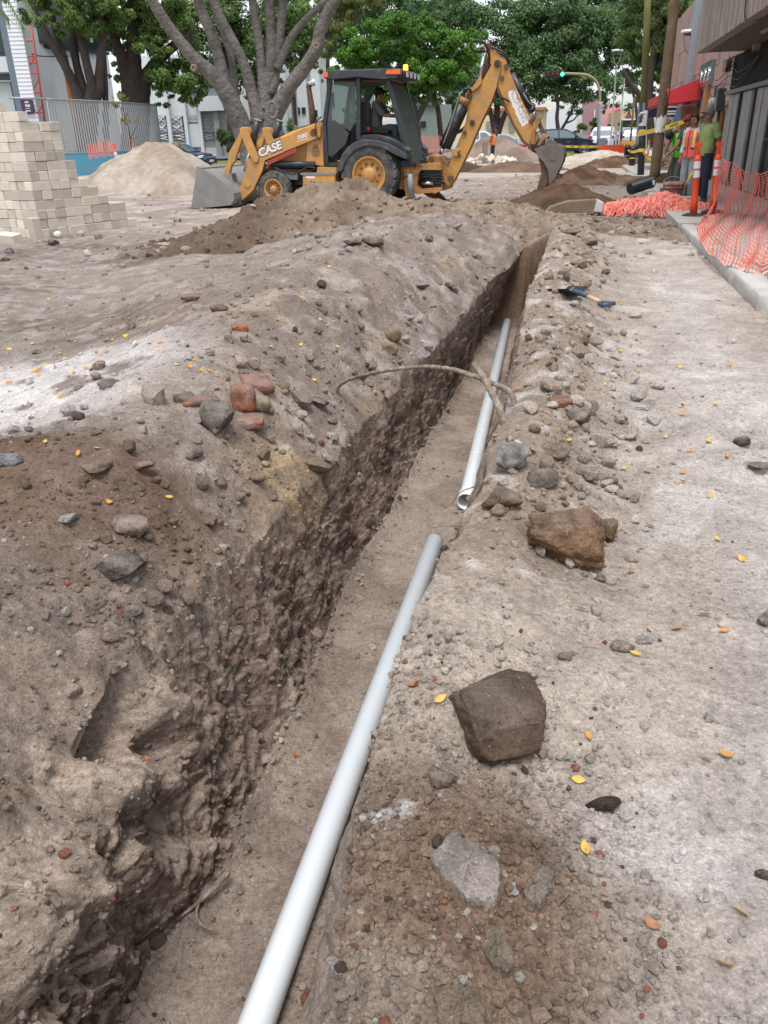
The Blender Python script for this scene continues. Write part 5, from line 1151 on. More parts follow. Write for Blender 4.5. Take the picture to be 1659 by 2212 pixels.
# cylinders and hoses on the arm
ya = YB - 0.28
rod('boom_cylinder', v3(c4(130,955,.85), .85), v3(c4(-62,1392,.85), .85), 0.11, M_HYD, n=20)
rod('boom_cylinder', v3(c4(150,975,1.35), 1.38), v3(c4(-40,1400,1.35), 1.38), 0.11, M_HYD, n=20)
rod('cylinder_rod', v3(c4(-62,1392,.85), .85), v3(c4(-90,1460,.85), .85), 0.045, M_CHR)
mb = MB(); q0, q1 = v3(c4(140,928,.85), .85), v3(c4(118,985,.85), .85); mb.cyl(q0, q1, 0.118, n=18); mb.build('cylinder_cap', M_CYD, BH)
hose('hydraulic_line', [v3(c4(110,880,.8), .76), v3(c4(90,920,.8), .74), v3(c4(20,1150,.8), .74), v3(c4(-65,1380,.8), .76)], 0.018, m=M_BUCK)
rod('crowd_rod', v3(c4(332,470,.95), .98), v3(c4(280,752,.95), .98), 0.042, M_CHR)
plate('crowd_mount', [c4(262,752,.9), c4(298,748,.9), c4(300,790,.9), c4(262,835,.9), c4(225,862,.9), c4(168,872,.9), c4(160,850,.9), c4(220,820,.9)], YB - 0.20, YB - 0.06, M_CY)
plate('boom_gap_plate', [c4(355,560,.95), c4(395,560,.95), c4(335,700,.95), c4(300,760,.95), c4(302,690,.95)], YB - 0.05, YB + 0.08, M_RUST)
rod('dipper_cylinder', v3(c4(545,655,.95), YB), v3(c4(775,1045,.95), YB), 0.075, M_HYD, n=18)
mb = MB()
a0, a1 = v3(c4(545,655,.95), YB), v3(c4(775,1045,.95), YB)
dd = (a1 - a0).normalized(); mb.cyl(a0 - dd*0.03, a0 + dd*0.10, 0.083, n=18); mb.cyl(a1 - dd*0.06, a1 + dd*0.02, 0.083, n=18); mb.build('cylinder_collars', M_HYD, BH)
rod('cylinder_rod', v3(c4(775,1045,.95), YB), v3(c4(805,1105,.95), YB), 0.04, M_CHR)
hose('hydraulic_line', [v3(c4(690,880,.95), YB - .06), v3(c4(740,960,.95), YB - .09), v3(c4(785,1005,.95), YB - .06), v3(c4(770,1010,.95), YB - .06)], 0.016, m=M_BUCK)
hose('hose', [v3(c4(368,600,.9), .92), v3(c4(372,520,.9), .88), v3(c4(345,430,.9), .84), v3(c4(300,396,.9), .80), v3(c4(240,392,.9), .78), v3(c4(205,430,.9), .78), v3(c4(225,478,.9), .80), v3(c4(270,492,.9), .86), v3(c4(330,480,.9), .95)], 0.026)
hose('hose', [v3(c4(400,450,1), 1.0), v3(c4(450,470,1), .98), v3(c4(510,500,1), .98), v3(c4(545,545,1), 1.0), v3(c4(555,600,1), 1.02)], 0.024)
hose('hose', [v3(c4(400,465,1), 1.2), v3(c4(440,490,1), 1.2), v3(c4(500,515,1), 1.2), v3(c4(535,560,1), 1.2), v3(c4(548,640,1), 1.2)], 0.024)
hose('hose', [v3(c4(120,860,.8), .82), v3(c4(150,842,.8), .84), v3(c4(185,848,.8), .88), v3(c4(190,870,.8), .92)], 0.022)
hose('hose', [v3(c4(455,880,.9), .95), v3(c4(470,920,.9), .93), v3(c4(500,930,.9), .95), v3(c4(560,960,.9), .97)], 0.020)
plate('bucket_link', [c4(815,1110,.9), c4(842,1098,.9), c4(862,1118,.9), c4(850,1170,.9), c4(805,1250,.9), c4(798,1370,.9), c4(765,1370,.9), c4(768,1250,.9), c4(800,1160,.9)], YB - 0.17, YB - 0.11, M_CYD)
plate('bucket_link', [c4(840,1130,.9), c4(862,1180,.9), c4(900,1270,.9), c4(915,1300,.9), c4(885,1310,.9), c4(835,1210,.9), c4(822,1150,.9)], YB - 0.10, YB + 0.10, M_RUST)
plate('bucket_link', [c4(820,1385,.9), c4(850,1380,.9), c4(905,1310,.9), c4(930,1300,.9), c4(905,1270,.9), c4(880,1265,.9), c4(845,1330,.9)], YB - 0.16, YB - 0.11, M_CYD)
plate('link_cap', [c4(745,1150,.9), c4(780,1095,.9), c4(830,1095,.9), c4(862,1120,.9), c4(830,1135,.9), c4(790,1130,.9), c4(765,1175,.9)], YB - 0.14, YB + 0.14, M_RUST)
M_BUCKD = mat('muddy_steel', (0.17, 0.155, 0.14), 0.6, metal=0.2, var=0.3, vs=4, dirt=(0.15, 0.105, 0.075), dirt_amt=0.6, ds=3)
# digging bucket
yn, yf = YB - 0.34, YB + 0.34
side = [(800,1412),(860,1390),(935,1367),(1000,1362),(1045,1370),(1080,1402),(1087,1460),(1070,1540),(1035,1610),(1000,1690),(955,1745),(930,1740),(938,1690),(925,1610),(885,1535),(835,1485)]
DB = plate('digging_bucket', [c4(x, y, yn) for x, y in side], yn, yn + 0.03, M_BUCKD, bev=0.004)
plate('side_plate', [c4(x, y, yn) for x, y in side], yf - 0.03, yf, M_BUCKD, DB, 0.004)
shell_o = [(935,1367),(1000,1362),(1045,1370),(1080,1402),(1087,1460),(1070,1540),(1035,1610),(1000,1690),(955,1745)]
shell_i = [(x - 12 if i > 3 else x - 4, y + (12 if i < 4 else -4)) for i, (x, y) in enumerate(shell_o)]
plate('bucket_shell', [c4(x, y, yn) for x, y in shell_o + shell_i[::-1]], yn + 0.03, yf - 0.03, M_RUST, DB, 0)
plate('bucket_throat', [c4(x, y, yn) for x, y in [(835,1487),(885,1537),(925,1612),(938,1692),(928,1738),(905,1790),(865,1812),(820,1836),(822,1790),(840,1720),(862,1640),(858,1580),(840,1520)]], yn + 0.06, yf - 0.05, M_RUST, DB, 0.02)
plate('bucket_ears', [c4(x, y, yn) for x, y in [(890,1385),(905,1330),(935,1310),(985,1345),(1000,1365),(940,1370)]], YB - 0.16, YB - 0.12, M_BUCKD, DB)
plate('bucket_ears', [c4(x, y, yn) for x, y in [(890,1385),(905,1330),(935,1310),(985,1345),(1000,1365),(940,1370)]], YB + 0.12, YB + 0.16, M_BUCKD, DB)
for k in range(4):
    y0 = yn + 0.03 + 0.18*k
    plate('tooth', [c4(x, y, yn) for x, y in [(985,1690),(1000,1655),(1048,1660),(1052,1690),(1010,1702)]], y0, y0 + 0.075, M_RUST, DB, 0.005)
mb = MB(); q = c4(980,1490,yn); mb.cyl(v3(q, yn - 0.012), v3(q, yn + 0.04), 0.07, n=14); mb.build('wear_boss', M_BUCKD, DB)
# ------------------------------------------------------------------ kerb, pavement, buildings on the right
SL = 0.2366                                           # street direction: x gained per metre ahead
SD = Vector((SL, 1, 0)).normalized(); SN = Vector((-1, SL, 0)).normalized()      # along the street, towards the street
M_CONC = mat('kerb_concrete', (0.44, 0.42, 0.39), 0.9, var=0.16, vs=5, bump=0.5, bs=40, dirt=(0.33, 0.29, 0.25), dirt_amt=0.4, ds=3)
M_PAVE = mat('pavement_concrete', (0.40, 0.37, 0.34), 0.9, var=0.14, vs=1.6, bump=0.35, bs=30, dirt=(0.30, 0.26, 0.22), dirt_amt=0.35, ds=1.2)
K0 = P(1640, 640, 0.12); K0 = Vector((K0.x, K0.y, 0)); KD = (P(1475, 487, 0.12) - P(1640, 640, 0.12)); KD.z = 0; KD.normalize(); KN = Vector((KD.y, -KD.x, 0))
rk = random.Random(2)
def kerb(t0, t1, w, h):
    n = max(2, int((t1 - t0)/0.06)); V = []; F = []; prof = [(0.015, -0.10), (0.0, 0.02), (0.0, h*0.5), (0.004, h - 0.015), (0.02, h), (w*0.5, h + 0.002), (w, h), (w + 0.005, -0.1)]
    for i in range(n + 1):
        t = lerp(t0, t1, i/n)
        for j, (a, z) in enumerate(prof):
            e = 0.012*noise3(np.array([t*3.0]), np.array([j*0.7]), np.array([1.0]))[0] + 0.008*noise3(np.array([t*11.0]), np.array([j*1.3]), np.array([5.0]))[0]
            p = K0 + KD*t + KN*(a + e*1.6); V.append((p.x, p.y, z + e if j > 1 else z))
    m = len(prof)
    for i in range(n):
        for j in range(m - 1): a = i*m + j; F.append((a, a + 1, a + m + 1, a + m))
    F.append(list(range(m))); F.append([n*m + j for j in reversed(range(m))])
    mb = MB(); mb.add(V, F, 0, True); return mb
t = 0.0; segs = [2.6, 2.0, 1.55]; 
for k, s in enumerate(segs):
    o = tag(kerb(t, t + s - 0.012, 0.24, 0.13 - 0.006*k).build('kerb', M_CONC), kind='structure', label=['broken near end of the concrete kerb', 'middle length of the concrete kerb below the draped netting', 'far length of the concrete kerb ending under the delineator base'][k]); t += s
tag(kerb(9.0, 24.0, 0.22, 0.12).build('kerb', M_CONC), kind='structure', label='far kerb beside the poles')
def slab(name, t0, t1, a0, a1, z, label):
    mb = MB(); q = [K0 + KD*t0 + KN*a0, K0 + KD*t1 + KN*a0, K0 + KD*t1 + KN*a1, K0 + KD*t0 + KN*a1]
    V = [(p.x, p.y, z) for p in q] + [(p.x, p.y, -0.12) for p in q]
    mb.add(V, [(0, 1, 2, 3), (4, 7, 6, 5), (0, 4, 5, 1), (1, 5, 6, 2), (2, 6, 7, 3), (3, 7, 4, 0)])
    return tag(mb.build(name, M_PAVE), kind='structure', label=label)
slab('pavement', 2.05, 6.3, 0.25, 9, 0.118, 'pale concrete pavement under the orange netting')
slab('pavement', 6.312, 13.0, -0.02, 9, 0.115, 'pale concrete pavement where the workers stand')
slab('pavement', 13.012, 19.0, 0.2, 9, 0.112, 'concrete pavement by the wooden pole')
slab('pavement', 19.012, 60.0, 0.2, 9, 0.108, 'far concrete pavement behind the workers')

# brown concrete building with overhang and steel shutters
WO = Vector((7.87, 16.87, 0))
def W(x, y, off=0.0):
    """point of the street wall (off metres out from it) seen at (x, y)"""
    o = WO + SN*off; r = ray(x, y); k = (o - Vector((0, 0, CAM_H))).dot(SN) / r.dot(SN)
    p = Vector((0, 0, CAM_H)) + r*k; q = p - WO; return Vector((q.dot(SD), q.dot(SN), p.z))       # along, out, up
ANG = math.atan2(SD.y, SD.x)
# local frame of the street wall: x along the street (away), y out towards the street, z up
M_BRD = mat('brown_concrete', (0.37, 0.31, 0.27), 0.85, var=0.28, vs=2.5, bump=0.4, bs=25, dirt=(0.36, 0.31, 0.28), dirt_amt=0.35, ds=2)
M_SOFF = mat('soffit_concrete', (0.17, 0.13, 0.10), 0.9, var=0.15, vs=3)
M_SHUT = mat('steel_shutter', (0.30, 0.29, 0.28), 0.5, metal=0.1, var=0.12, vs=1.5, dirt=(0.15, 0.12, 0.10), dirt_amt=0.35, ds=2.0)
M_GRIL = mat('dark_grille', (0.018, 0.016, 0.015), 0.7, var=0.3, vs=20)
M_FRM = mat('dark_steel_frame', (0.035, 0.030, 0.028), 0.6, var=0.3, vs=4, dirt=(0.12, 0.08, 0.06), dirt_amt=0.4)
BR = thing('shop_building', 'brown ribbed concrete building with deep overhang and grey steel shutters', 'building', WO, ANG)
a_end = W(1571.6, 201.7).x
zs = 3.16
a_near = -7.0
mb = MB(); mb.box((a_near, -6.0, 0), (a_end, -0.12, zs)); mb.box((a_near, -6.0, zs), (a_end + 0.2, -0.2, 8.5)); mb.build('wall', M_BRD, BR)
fo = 1.08; fz1 = 6.2; fe = W(1502, 123, fo).x
fa = MB()                                              # board-marked fascia: ribs stand proud of the panel
fa.box((a_near, fo - 0.22, zs), (fe, fo - 0.02, fz1))
x = a_near
while x < fe - 0.06:
    w = rk.uniform(0.05, 0.085); pr = rk.uniform(0.006, 0.030)
    fa.box((x, fo - 0.021, zs - rk.uniform(-0.004, 0.006)), (min(x + w, fe), fo - 0.02 + pr, fz1)); x += w + rk.uniform(0.006, 0.022)
fa.build('fascia', M_BRD, BR)
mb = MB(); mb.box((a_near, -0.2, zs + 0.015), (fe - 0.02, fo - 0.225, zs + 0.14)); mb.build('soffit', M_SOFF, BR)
mb = MB(); mb.box((a_near, -0.2, zs + 0.14), (fe - 0.001, fo - 0.225, fz1)); mb.build('overhang_core', M_BRD, BR)
mb = MB(); mb.box((a_near, fo + 0.03, zs + 2.02), (fe - 0.25, fo + 0.5, fz1)); mb.build('upper_ledge', M_BRD, BR)
mb = MB(); q = W(1641.5, 103, fo + 0.03); mb.box((q.x - 0.07, fo + 0.02, q.z - 0.05), (q.x + 0.05, fo + 0.14, q.z + 0.05), bev=0.02); mb.build('lamp_bracket', M_FRM, BR)
mb = MB(); mb.box((0.55, 0.35, zs - 0.03), (1.25, 0.42, zs + 0.012)); mb.build('strip_light', mat('strip_light', (0.5, 0.5, 0.42), 0.4), BR)
zg = 2.31
mb = MB(); mb.box((a_near, -0.14, zg), (a_end, -0.06, zs)); mb.build('grille_back', M_GRIL, BR)
gb = MB(); x = a_near
while x < a_end: gb.box((x, -0.06, zg + 0.05), (x + 0.022, -0.035, zs - 0.01)); x += 0.075
gb.build('grille_bars', mat('grille_bar', (0.035, 0.030, 0.027), 0.7), BR)
mb = MB(); mb.box((a_near, -0.06, zg - 0.06), (a_end + 0.05, 0.07, zg + 0.03), bev=0.008); mb.build('lintel_beam', mat('lintel', (0.16, 0.17, 0.155), 0.6, var=0.2), BR)
mb = MB(); mb.box((a_near, -0.13, 0.0), (a_end, -0.07, zg - 0.06)); mb.build('shutter_recess', M_FRM, BR)
# shutter leaves, each a panel of its own
shm = None; x = a_end - 0.35; k = 0
while x > a_near + 0.5:
    for w in (0.62, 0.60, 0.42):
        mb = MB(); mb.box((x - w, -0.065, 0.13), (x - 0.018, -0.01 - 0.018*(k % 2), zg - 0.075), bev=0.008)
        mb.build('shutter_panel', M_SHUT, BR); x -= w; k += 1
    mb = MB(); mb.box((x - 0.20, -0.06, 0.12), (x - 0.03, 0.035, zg - 0.07), bev=0.008); mb.build('shutter_post', M_FRM, BR); x -= 0.24
mb = MB(); q0 = W(1648, 330, 0.0)
for i in range(7): mb.cyl((q0.x - 0.15*i, 0.02, 0.15), (q0.x - 0.15*i, 0.02, 1.25), 0.012, n=6)
mb.cyl((q0.x + 0.05, 0.02, 1.22), (q0.x - 1.0, 0.02, 1.22), 0.02, n=8); mb.build('door_grate', M_FRM, BR)
q = W(1553, 215, 0.1); mb = MB(); mb.box((q.x - 0.10, -0.05, q.z - 0.30), (q.x + 0.12, 0.16, q.z + 0.28), bev=0.02); mb.build('meter_box', mat('green_box', (0.035, 0.05, 0.045), 0.5), BR)
mb = MB(); mb.cyl((q.x, 0.05, 0.12), (q.x, 0.05, q.z - 0.3), 0.035, n=10); mb.build('conduit', M_FRM, BR)
q = W(1538, 222, 0.1); mb = MB(); mb.lathe([(0, -0.01), (0.15, 0.0), (0.14, 0.12), (0.10, 0.16), (0, 0.17)], 16, 0, Matrix.Translation((q.x + 0.3, 0.0, q.z))); mb.build('meter', mat('meter_grey', (0.38, 0.38, 0.38), 0.5), BR)
def wire(name, pts, r, label, m=None):
    mb = MB(); mb.tube(smooth_path(pts, 8), r, 6); return tag(mb.build(name, m or M_HOSE), label, 'cable')
LW = lambda a, o, z: WO + SD*a + SN*o + Vector((0, 0, z))
q = W(1616, 0, fo); q2 = W(1613, 41, fo)
wire('cable', [LW(q.x, fo + .04, 4.6), LW(q2.x + .1, fo + .04, zs + .6), LW(q2.x, fo + .03, zs + .02), LW(q2.x - .6, fo - .1, zs - .06), LW(q2.x - 1.6, fo - .5, zs - .02), LW(q2.x - 3, .2, zs)], 0.012, 'black cable drooping over the edge of the brown overhang')
rc = random.Random(9)
for k in range(3):
    a0 = a_end + 0.02
    wire('cable', [LW(a0 + 3.4, 0.10, 3.0 - 0.2*k), LW(a0 + 1.8, 0.14, 2.72 - 0.22*k), LW(a0 + 0.8, 0.16, 2.66 - 0.16*k), LW(a0 - 0.2, 0.02 + 0.03*k, 2.9 - 0.2*k), LW(a0 - 1.6, 0.03, 2.70 - 0.15*k), LW(a0 - 4.0, 0.03, 2.9)], 0.011, ['thin cable sagging along the wall just under the overhang', 'second cable looping from the pink wall to the grille', 'lowest cable looping from the pink wall to the grille'][k])
q = W(1572, 128, 0.1); mb = MB()
for k in range(26):
    c = Vector((q.x - .25, .1, q.z - .12)); pts = [c + Vector((rc.uniform(-.5, .3), rc.uniform(-.06, .08), rc.uniform(-.20, .16))) for _ in range(4)]; mb.tube(smooth_path(pts, 4), 0.008, 5)
mb.build('cable_bundle', M_HOSE, BR)

# pink shop front beyond it
M_PINK = mat('pink_wall', (0.43, 0.27, 0.22), 0.85, var=0.22, vs=1.2, bump=0.2, bs=20, dirt=(0.33, 0.27, 0.25), dirt_amt=0.5, ds=0.8)
M_PANEL = mat('salmon_panel', (0.42, 0.235, 0.195), 0.7, var=0.15, vs=1.5, dirt=(0.40, 0.33, 0.30), dirt_amt=0.35, ds=1.6)
M_JAMB = mat('orange_jamb', (0.45, 0.20, 0.07), 0.75, var=0.15)
M_GREY = mat('grey_render', (0.30, 0.275, 0.25), 0.9, var=0.25, vs=2, dirt=(0.22, 0.2, 0.19), dirt_amt=0.4)
PK = thing('shop_building', 'pink and salmon shop front with orange door jambs beside the brown concrete building', 'building', WO + SD*(a_end + 0.06), ANG)
a2 = 21.0
mb = MB(); mb.box((0, -6, 0), (a2, -0.25, 6.0)); mb.build('wall', M_GREY, PK)
off = -a_end - 0.06
for i in range(10):                                     # salmon facing panels with pale joints, course by course
    for j, (z0, z1) in enumerate(((2.05, 2.62), (2.64, 3.22), (3.24, 4.4), (4.42, 6.0))):
        a = 0.06 + i*2.05
        if j == 0 and i in (1, 3, 4, 6, 8): continue
        mb = MB(); mb.box((a, -0.25, z0), (a + (0.98 if (i + j) % 2 else 1.9), -0.215, z1), bev=0.008); mb.build('facing_panel', M_PANEL if (i + j) % 3 else M_PINK, PK)
for x, w in ((0.25, 0.9), (5.0, 0.8), (10.5, 1.2), (16.0, 1.5)):
    mb = MB(); mb.box((x, -0.25, 0.12), (x + w, -0.20, 2.02), bev=0.01); mb.build('pier', M_PINK, PK)
for x, zj in ((W(1547, 215).x + off - 0.1, 2.0), (W(1519, 190).x + off - 0.1, 2.75)):
    mb = MB(); mb.box((x, -0.25, 0.12), (x + 0.16, -0.06, zj), bev=0.01); d = mb.build('door_jamb', M_JAMB, PK)
    mb = MB(); mb.box((x - 1.15, -0.25, 0.12), (x - 0.02, -0.235, zj - 0.1)); mb.build('dark_doorway', M_GRIL, PK)
mb = MB(); mb.box((0.3, -0.25, 2.02), (3.4, -0.06, 2.14), bev=0.01); mb.build('ledge', M_PINK, PK)
px_ = W(1494, 150).x + off + 1.0; mb = MB(); mb.box((px_, -0.25, 0.12), (px_ + 0.5, 0.05, 6.0)); mb.build('blue_pillar', mat('blue_grey_pillar', (0.25, 0.29, 0.33), 0.8, var=0.1), PK)
mb = MB(); mb.box((4.6, -0.22, 2.72), (7.4, -0.10, 3.42), bev=0.01); sg = mb.build('sign_panel', mat('sign_steel', (0.30, 0.33, 0.37), 0.2, metal=0.7), PK)
for i, (x0, x1) in enumerate(((4.8, 5.3), (5.7, 6.1), (6.5, 7.2))): mb = MB(); mb.lathe([(0.02, 0), (0.2, 0), (0.23, 0.03), (0.18, 0.05), (0, 0.05)], 12, 0, Matrix.Translation(((x0 + x1)/2, -0.11, 3.02)) @ Matrix.Scale(1.2, 4, (1, 0, 0))); mb.build('sign_emblem', M_CHR, sg)
# red awning
aw0 = W(1502, 200).x + off; aw1 = aw0 + 4.0
AW = thing('awning', 'red fabric wedge awning over the shop door behind the leaning wooden pole', 'awning', WO + SD*(a_end + 0.06 + aw0), ANG)
M_RED = mat('red_canvas', (0.50, 0.022, 0.032), 0.65, var=0.08, vs=2)
mb = MB(); sec = [(-0.2, 3.05), (1.25, 2.52), (1.25, 2.24), (1.2, 2.24), (-0.2, 2.36)]
V = [(0, y, z) for y, z in sec] + [(aw1 - aw0, y, z) for y, z in sec]; n = len(sec)
mb.add(V, [(0, 1, 2, 3, 4), tuple(range(9, 4, -1))] + [(i, (i+1) % n, n + (i+1) % n, n + i) for i in range(n)]); mb.build('canopy', M_RED, AW)
mb = MB(); mb.box((0.02, 0.0, 2.18), (aw1 - aw0, 0.06, 2.22)); mb.box((0.0, 1.15, 2.18), (aw1 - aw0, 1.20, 2.22)); mb.box((0, 0, 2.185), (0.05, 1.18, 2.215)); mb.build('awning_frame', M_REDB, AW)
mb = MB(); mb.box((aw0 + 0.2, -0.25, 0.12), (aw0 + 1.2, 0.25, 2.15)); mb.build('brown_door_surround', mat('brown_red_board', (0.16, 0.045, 0.02), 0.7, var=0.15), PK)
# hanging flag banner and dark street sign
b = D(1474, 232, 36); mb = MB(); mb.prism([(-0.42, 0.0), (-0.02, 0.0), (0.0, -1.10), (-0.10, -1.20), (-0.55, -0.75)], 0, 0.012, 0); fb = tag(mb.build('flag_banner', mat('banner_blue', (0.16, 0.22, 0.36), 0.7), None, b + Vector((0.2, 0, 0))), 'small blue, white and yellow banner hanging under the red awning', 'banner')
mb = MB(); mb.prism([(-0.22, -0.02), (0.22, -0.02), (-0.04, -1.02), (-0.10, -1.10), (-0.30, -0.85)], -0.012, -0.002, 0); mb.build('yellow_field', mat('banner_yellow', (0.62, 0.45, 0.14), 0.7), fb)
mb = MB(); mb.prism([(-0.50, -0.70), (-0.42, -0.66), (-0.14, -1.06), (-0.10, -1.18)], -0.013, -0.003, 0); mb.build('white_field', mat('banner_white', (0.7, 0.7, 0.7), 0.7), fb)
b = D(1448, 238, 38); st_ = thing('street_sign', 'dark street name sign between the wooden pole and the flag banner', 'sign', b)
mb = MB(); mb.box((-0.95, 0, -0.26), (0.5, 0.03, 0.28), bev=0.01); mb.build('sign_plate', mat('sign_dark_blue', (0.012, 0.016, 0.035), 0.4), st_)
for z in (0.10, -0.08, -0.18):
    rl2 = random.Random(int(z*100) + 50); x = -0.3
    lm = MB()
    while x < 0.42: w = rl2.uniform(0.03, 0.07); lm.box((x, -0.004, z), (x + w, -0.001, z + 0.07)); x += w + 0.015
    lm.build('lettering', M_WHT, st_)
mb = MB(); mb.cyl((0.9, 0.05, -1.9), (0.75, 0.05, 0.5), 0.07, n=10); mb.build('sign_post', mat('grey_blue_post', (0.16, 0.19, 0.24), 0.5), st_)

# ------------------------------------------------------------------ poles, bollards, lamps, traffic light
M_CONCP = mat('mossy_pole', (0.17, 0.165, 0.055), 0.85, var=0.25, vs=3, dirt=(0.10, 0.09, 0.05), dirt_amt=0.3, ds=2)
M_BLKP = mat('black_pole_paint', (0.012, 0.014, 0.018), 0.5, var=0.3, vs=4, dirt=(0.12, 0.11, 0.10), dirt_amt=0.3, ds=5)
M_TIMB = mat('pole_timber', (0.135, 0.088, 0.052), 0.85, var=0.35, vs=6, bump=0.5, bs=30, dirt=(0.21, 0.16, 0.11), dirt_amt=0.4, ds=4)
M_GALV = mat('galvanised', (0.30, 0.32, 0.34), 0.45, metal=0.4, var=0.15)
M_YTAPE = mat('caution_tape', (0.70, 0.52, 0.03), 0.45, var=0.06, vs=9)
M_PAPER = mat('paper', (0.62, 0.62, 0.62), 0.8, var=0.1, vs=12)
Yp = 28.5
b0, b1 = D(1384, 382, Yp), D(1400.5, -30, Yp); b0.z = 0
up = (b1 - b0); 
o = thing('utility_pole', 'tall pole painted black below and mossy green-yellow above', 'pole', b0)
zz = D(1393, 222, Yp).z / up.z
mb = MB(); mb.cyl(up*0, up*zz, 0.112, 0.112, 18); mb.build('black_base', M_BLKP, o)
mb = MB(); mb.cyl(up*zz, up*1.3, 0.106, 0.098, 18); mb.build('pole_shaft', M_CONCP, o)
def ring(parent, name, z, h, r, m):
    mb = MB(); t0 = z/up.z; mb.lathe([(r, 0), (r, h)], 18, 0, Matrix.Translation(up*t0), 'Z'); return mb.build(name, m, parent)
ring(o, 'yellow_tape_wrap', D(1388, 328, Yp).z, 0.10, 0.120, M_YTAPE); ring(o, 'paper_notice', D(1390, 272, Yp).z, 0.45, 0.117, M_PAPER); ring(o, 'yellow_tape_wrap', D(1390, 290, Yp).z, 0.14, 0.121, M_YTAPE)
hose('strap', [D(1381, 250, Yp - .2) - b0, D(1386, 244, Yp - .25) - b0, D(1394, 245, Yp - .2) - b0], 0.03, o, M_PAPER)
Yw = 24.3
b0, b1 = D(1412, 398, Yw), D(1461, -25, Yw); b0.z = 0
o = thing('utility_pole', 'brown wooden utility pole leaning to the right with a torn white notice', 'pole', b0); up = b1 - b0
mb = MB(); n = 14; rr = random.Random(4)
mb.tube([up*(1.25*i/n) for i in range(n + 1)], [0.150 - 0.025*i/n + rr.uniform(-.006, .006) for i in range(n + 1)], 16); mb.build('pole_shaft', M_TIMB, o)
t0 = (D(1430, 286, Yw).z)/up.z
mb = MB(); V = []; F = []
for i in range(13):
    a = math.pi*(1.05 + 0.9*i/12); j = 0.05*math.sin(i*2.1)
    V += [up*t0 + Vector((0.160*math.cos(a), 0.160*math.sin(a), 0.0 + j*0.4)), up*t0 + Vector((0.160*math.cos(a) + 0.03, 0.160*math.sin(a), 0.40 + j))]
for i in range(12): F.append((2*i, 2*i + 2, 2*i + 3, 2*i + 1))
mb.add(V, F, 0, True); mb.build('torn_notice', M_PAPER, o)
q = D(1434, 268, Yw - .23) - b0
mb = MB(); mb.tube(smooth_path([q + Vector((0.02, 0, -0.1)), q + Vector((0.09, -0.03, 0.02)), q + Vector((0.16, 0.0, 0.1))]), 0.05, 6, flat=0.3); mb.build('curled_paper', M_TIMB, o)
mb = MB(); q = D(1443, 205, Yw) - b0; mb.tube([q + Vector((-0.12, -0.2, -0.3)), q + Vector((-0.05, -0.2, 0)), q + Vector((-0.1, -0.2, 0.15))], 0.035, 6); mb.build('red_ribbon', M_REDB, o)

def tape(label, p, q, sag, w=0.08, tw=0.0):
    mb = MB(); n = 24; V = []; F = []
    for i in range(n + 1):
        t = i/n; c = p.lerp(q, t) - Vector((0, 0, sag*4*t*(1 - t))); a = tw*math.sin(t*7)
        V += [c + Vector((0, math.sin(a)*w/2, math.cos(a)*w/2)), c - Vector((0, math.sin(a)*w/2, math.cos(a)*w/2))]
    for i in range(n): F.append((2*i, 2*i + 1, 2*i + 3, 2*i + 2))
    mb.add(V, F, 0, True); o = tag(mb.build('caution_tape', M_YTAPE), label, 'tape')
    L = (q - p).length; k = int(L/0.42)
    lm = MB()
    for j in range(k):                                     # black print along the tape
        t0 = (j + 0.25)/k
        for c in range(5):
            t1 = t0 + c*0.05/L*1.1; t2 = t1 + 0.035/L
            A = p.lerp(q, t1) - Vector((0, 0.004, sag*4*t1*(1 - t1))); Bq = p.lerp(q, t2) - Vector((0, 0.004, sag*4*t2*(1 - t2)))
            h = w*0.28; lm.add([A + Vector((0, 0, -h)), Bq + Vector((0, 0, -h)), Bq + Vector((0, 0, h)), A + Vector((0, 0, h))], [(0, 1, 2, 3)])
    if k: lm.build('tape_print', M_INK, o)
    return o
tape('yellow caution tape from the mossy pole past the wooden pole to the red-capped worker', D(1376, 291, Yp - .2), D(1428, 278, Yw - .25), 0.0, 0.12)
tape('yellow caution tape between the wooden pole and the building front', D(1436, 276, Yw - .25), D(1482, 259, 23.5), 0.02, 0.12)
tape('low yellow tape strung behind the bucket in front of the dark parked car', D(1210, 316, 52), D(1345, 314, 52), 0.05, 0.12)
tape('lower yellow tape in front of the dark parked car', D(1212, 332, 52), D(1350, 337, 50), 0.05, 0.12)
tape('yellow tape sagging from the black pole across the pavement', D(1389, 328, Yp - .2), D(1460, 345, 30), 0.25, 0.10, 0.5)
tape('yellow tape from the barrier to the black pole', D(1348, 312, 46), D(1384, 322, Yp), 0.2, 0.10)
tape('slack yellow tape running down from the wooden pole to the pavement', D(1432, 308, Yw - .2), D(1478, 352, 26), 0.1, 0.10)
tape('yellow tape hanging from the near delineator down to the netting heap', D(1496, 372, 14.2), D(1462, 458, 14.6), -0.12, 0.06, 0.6)
tape('loose yellow tape tail on the pole by the far delineator', D(1402, 300, Yp - 1), D(1398, 342, Yp - 1), 0.0, 0.09, 1.0)

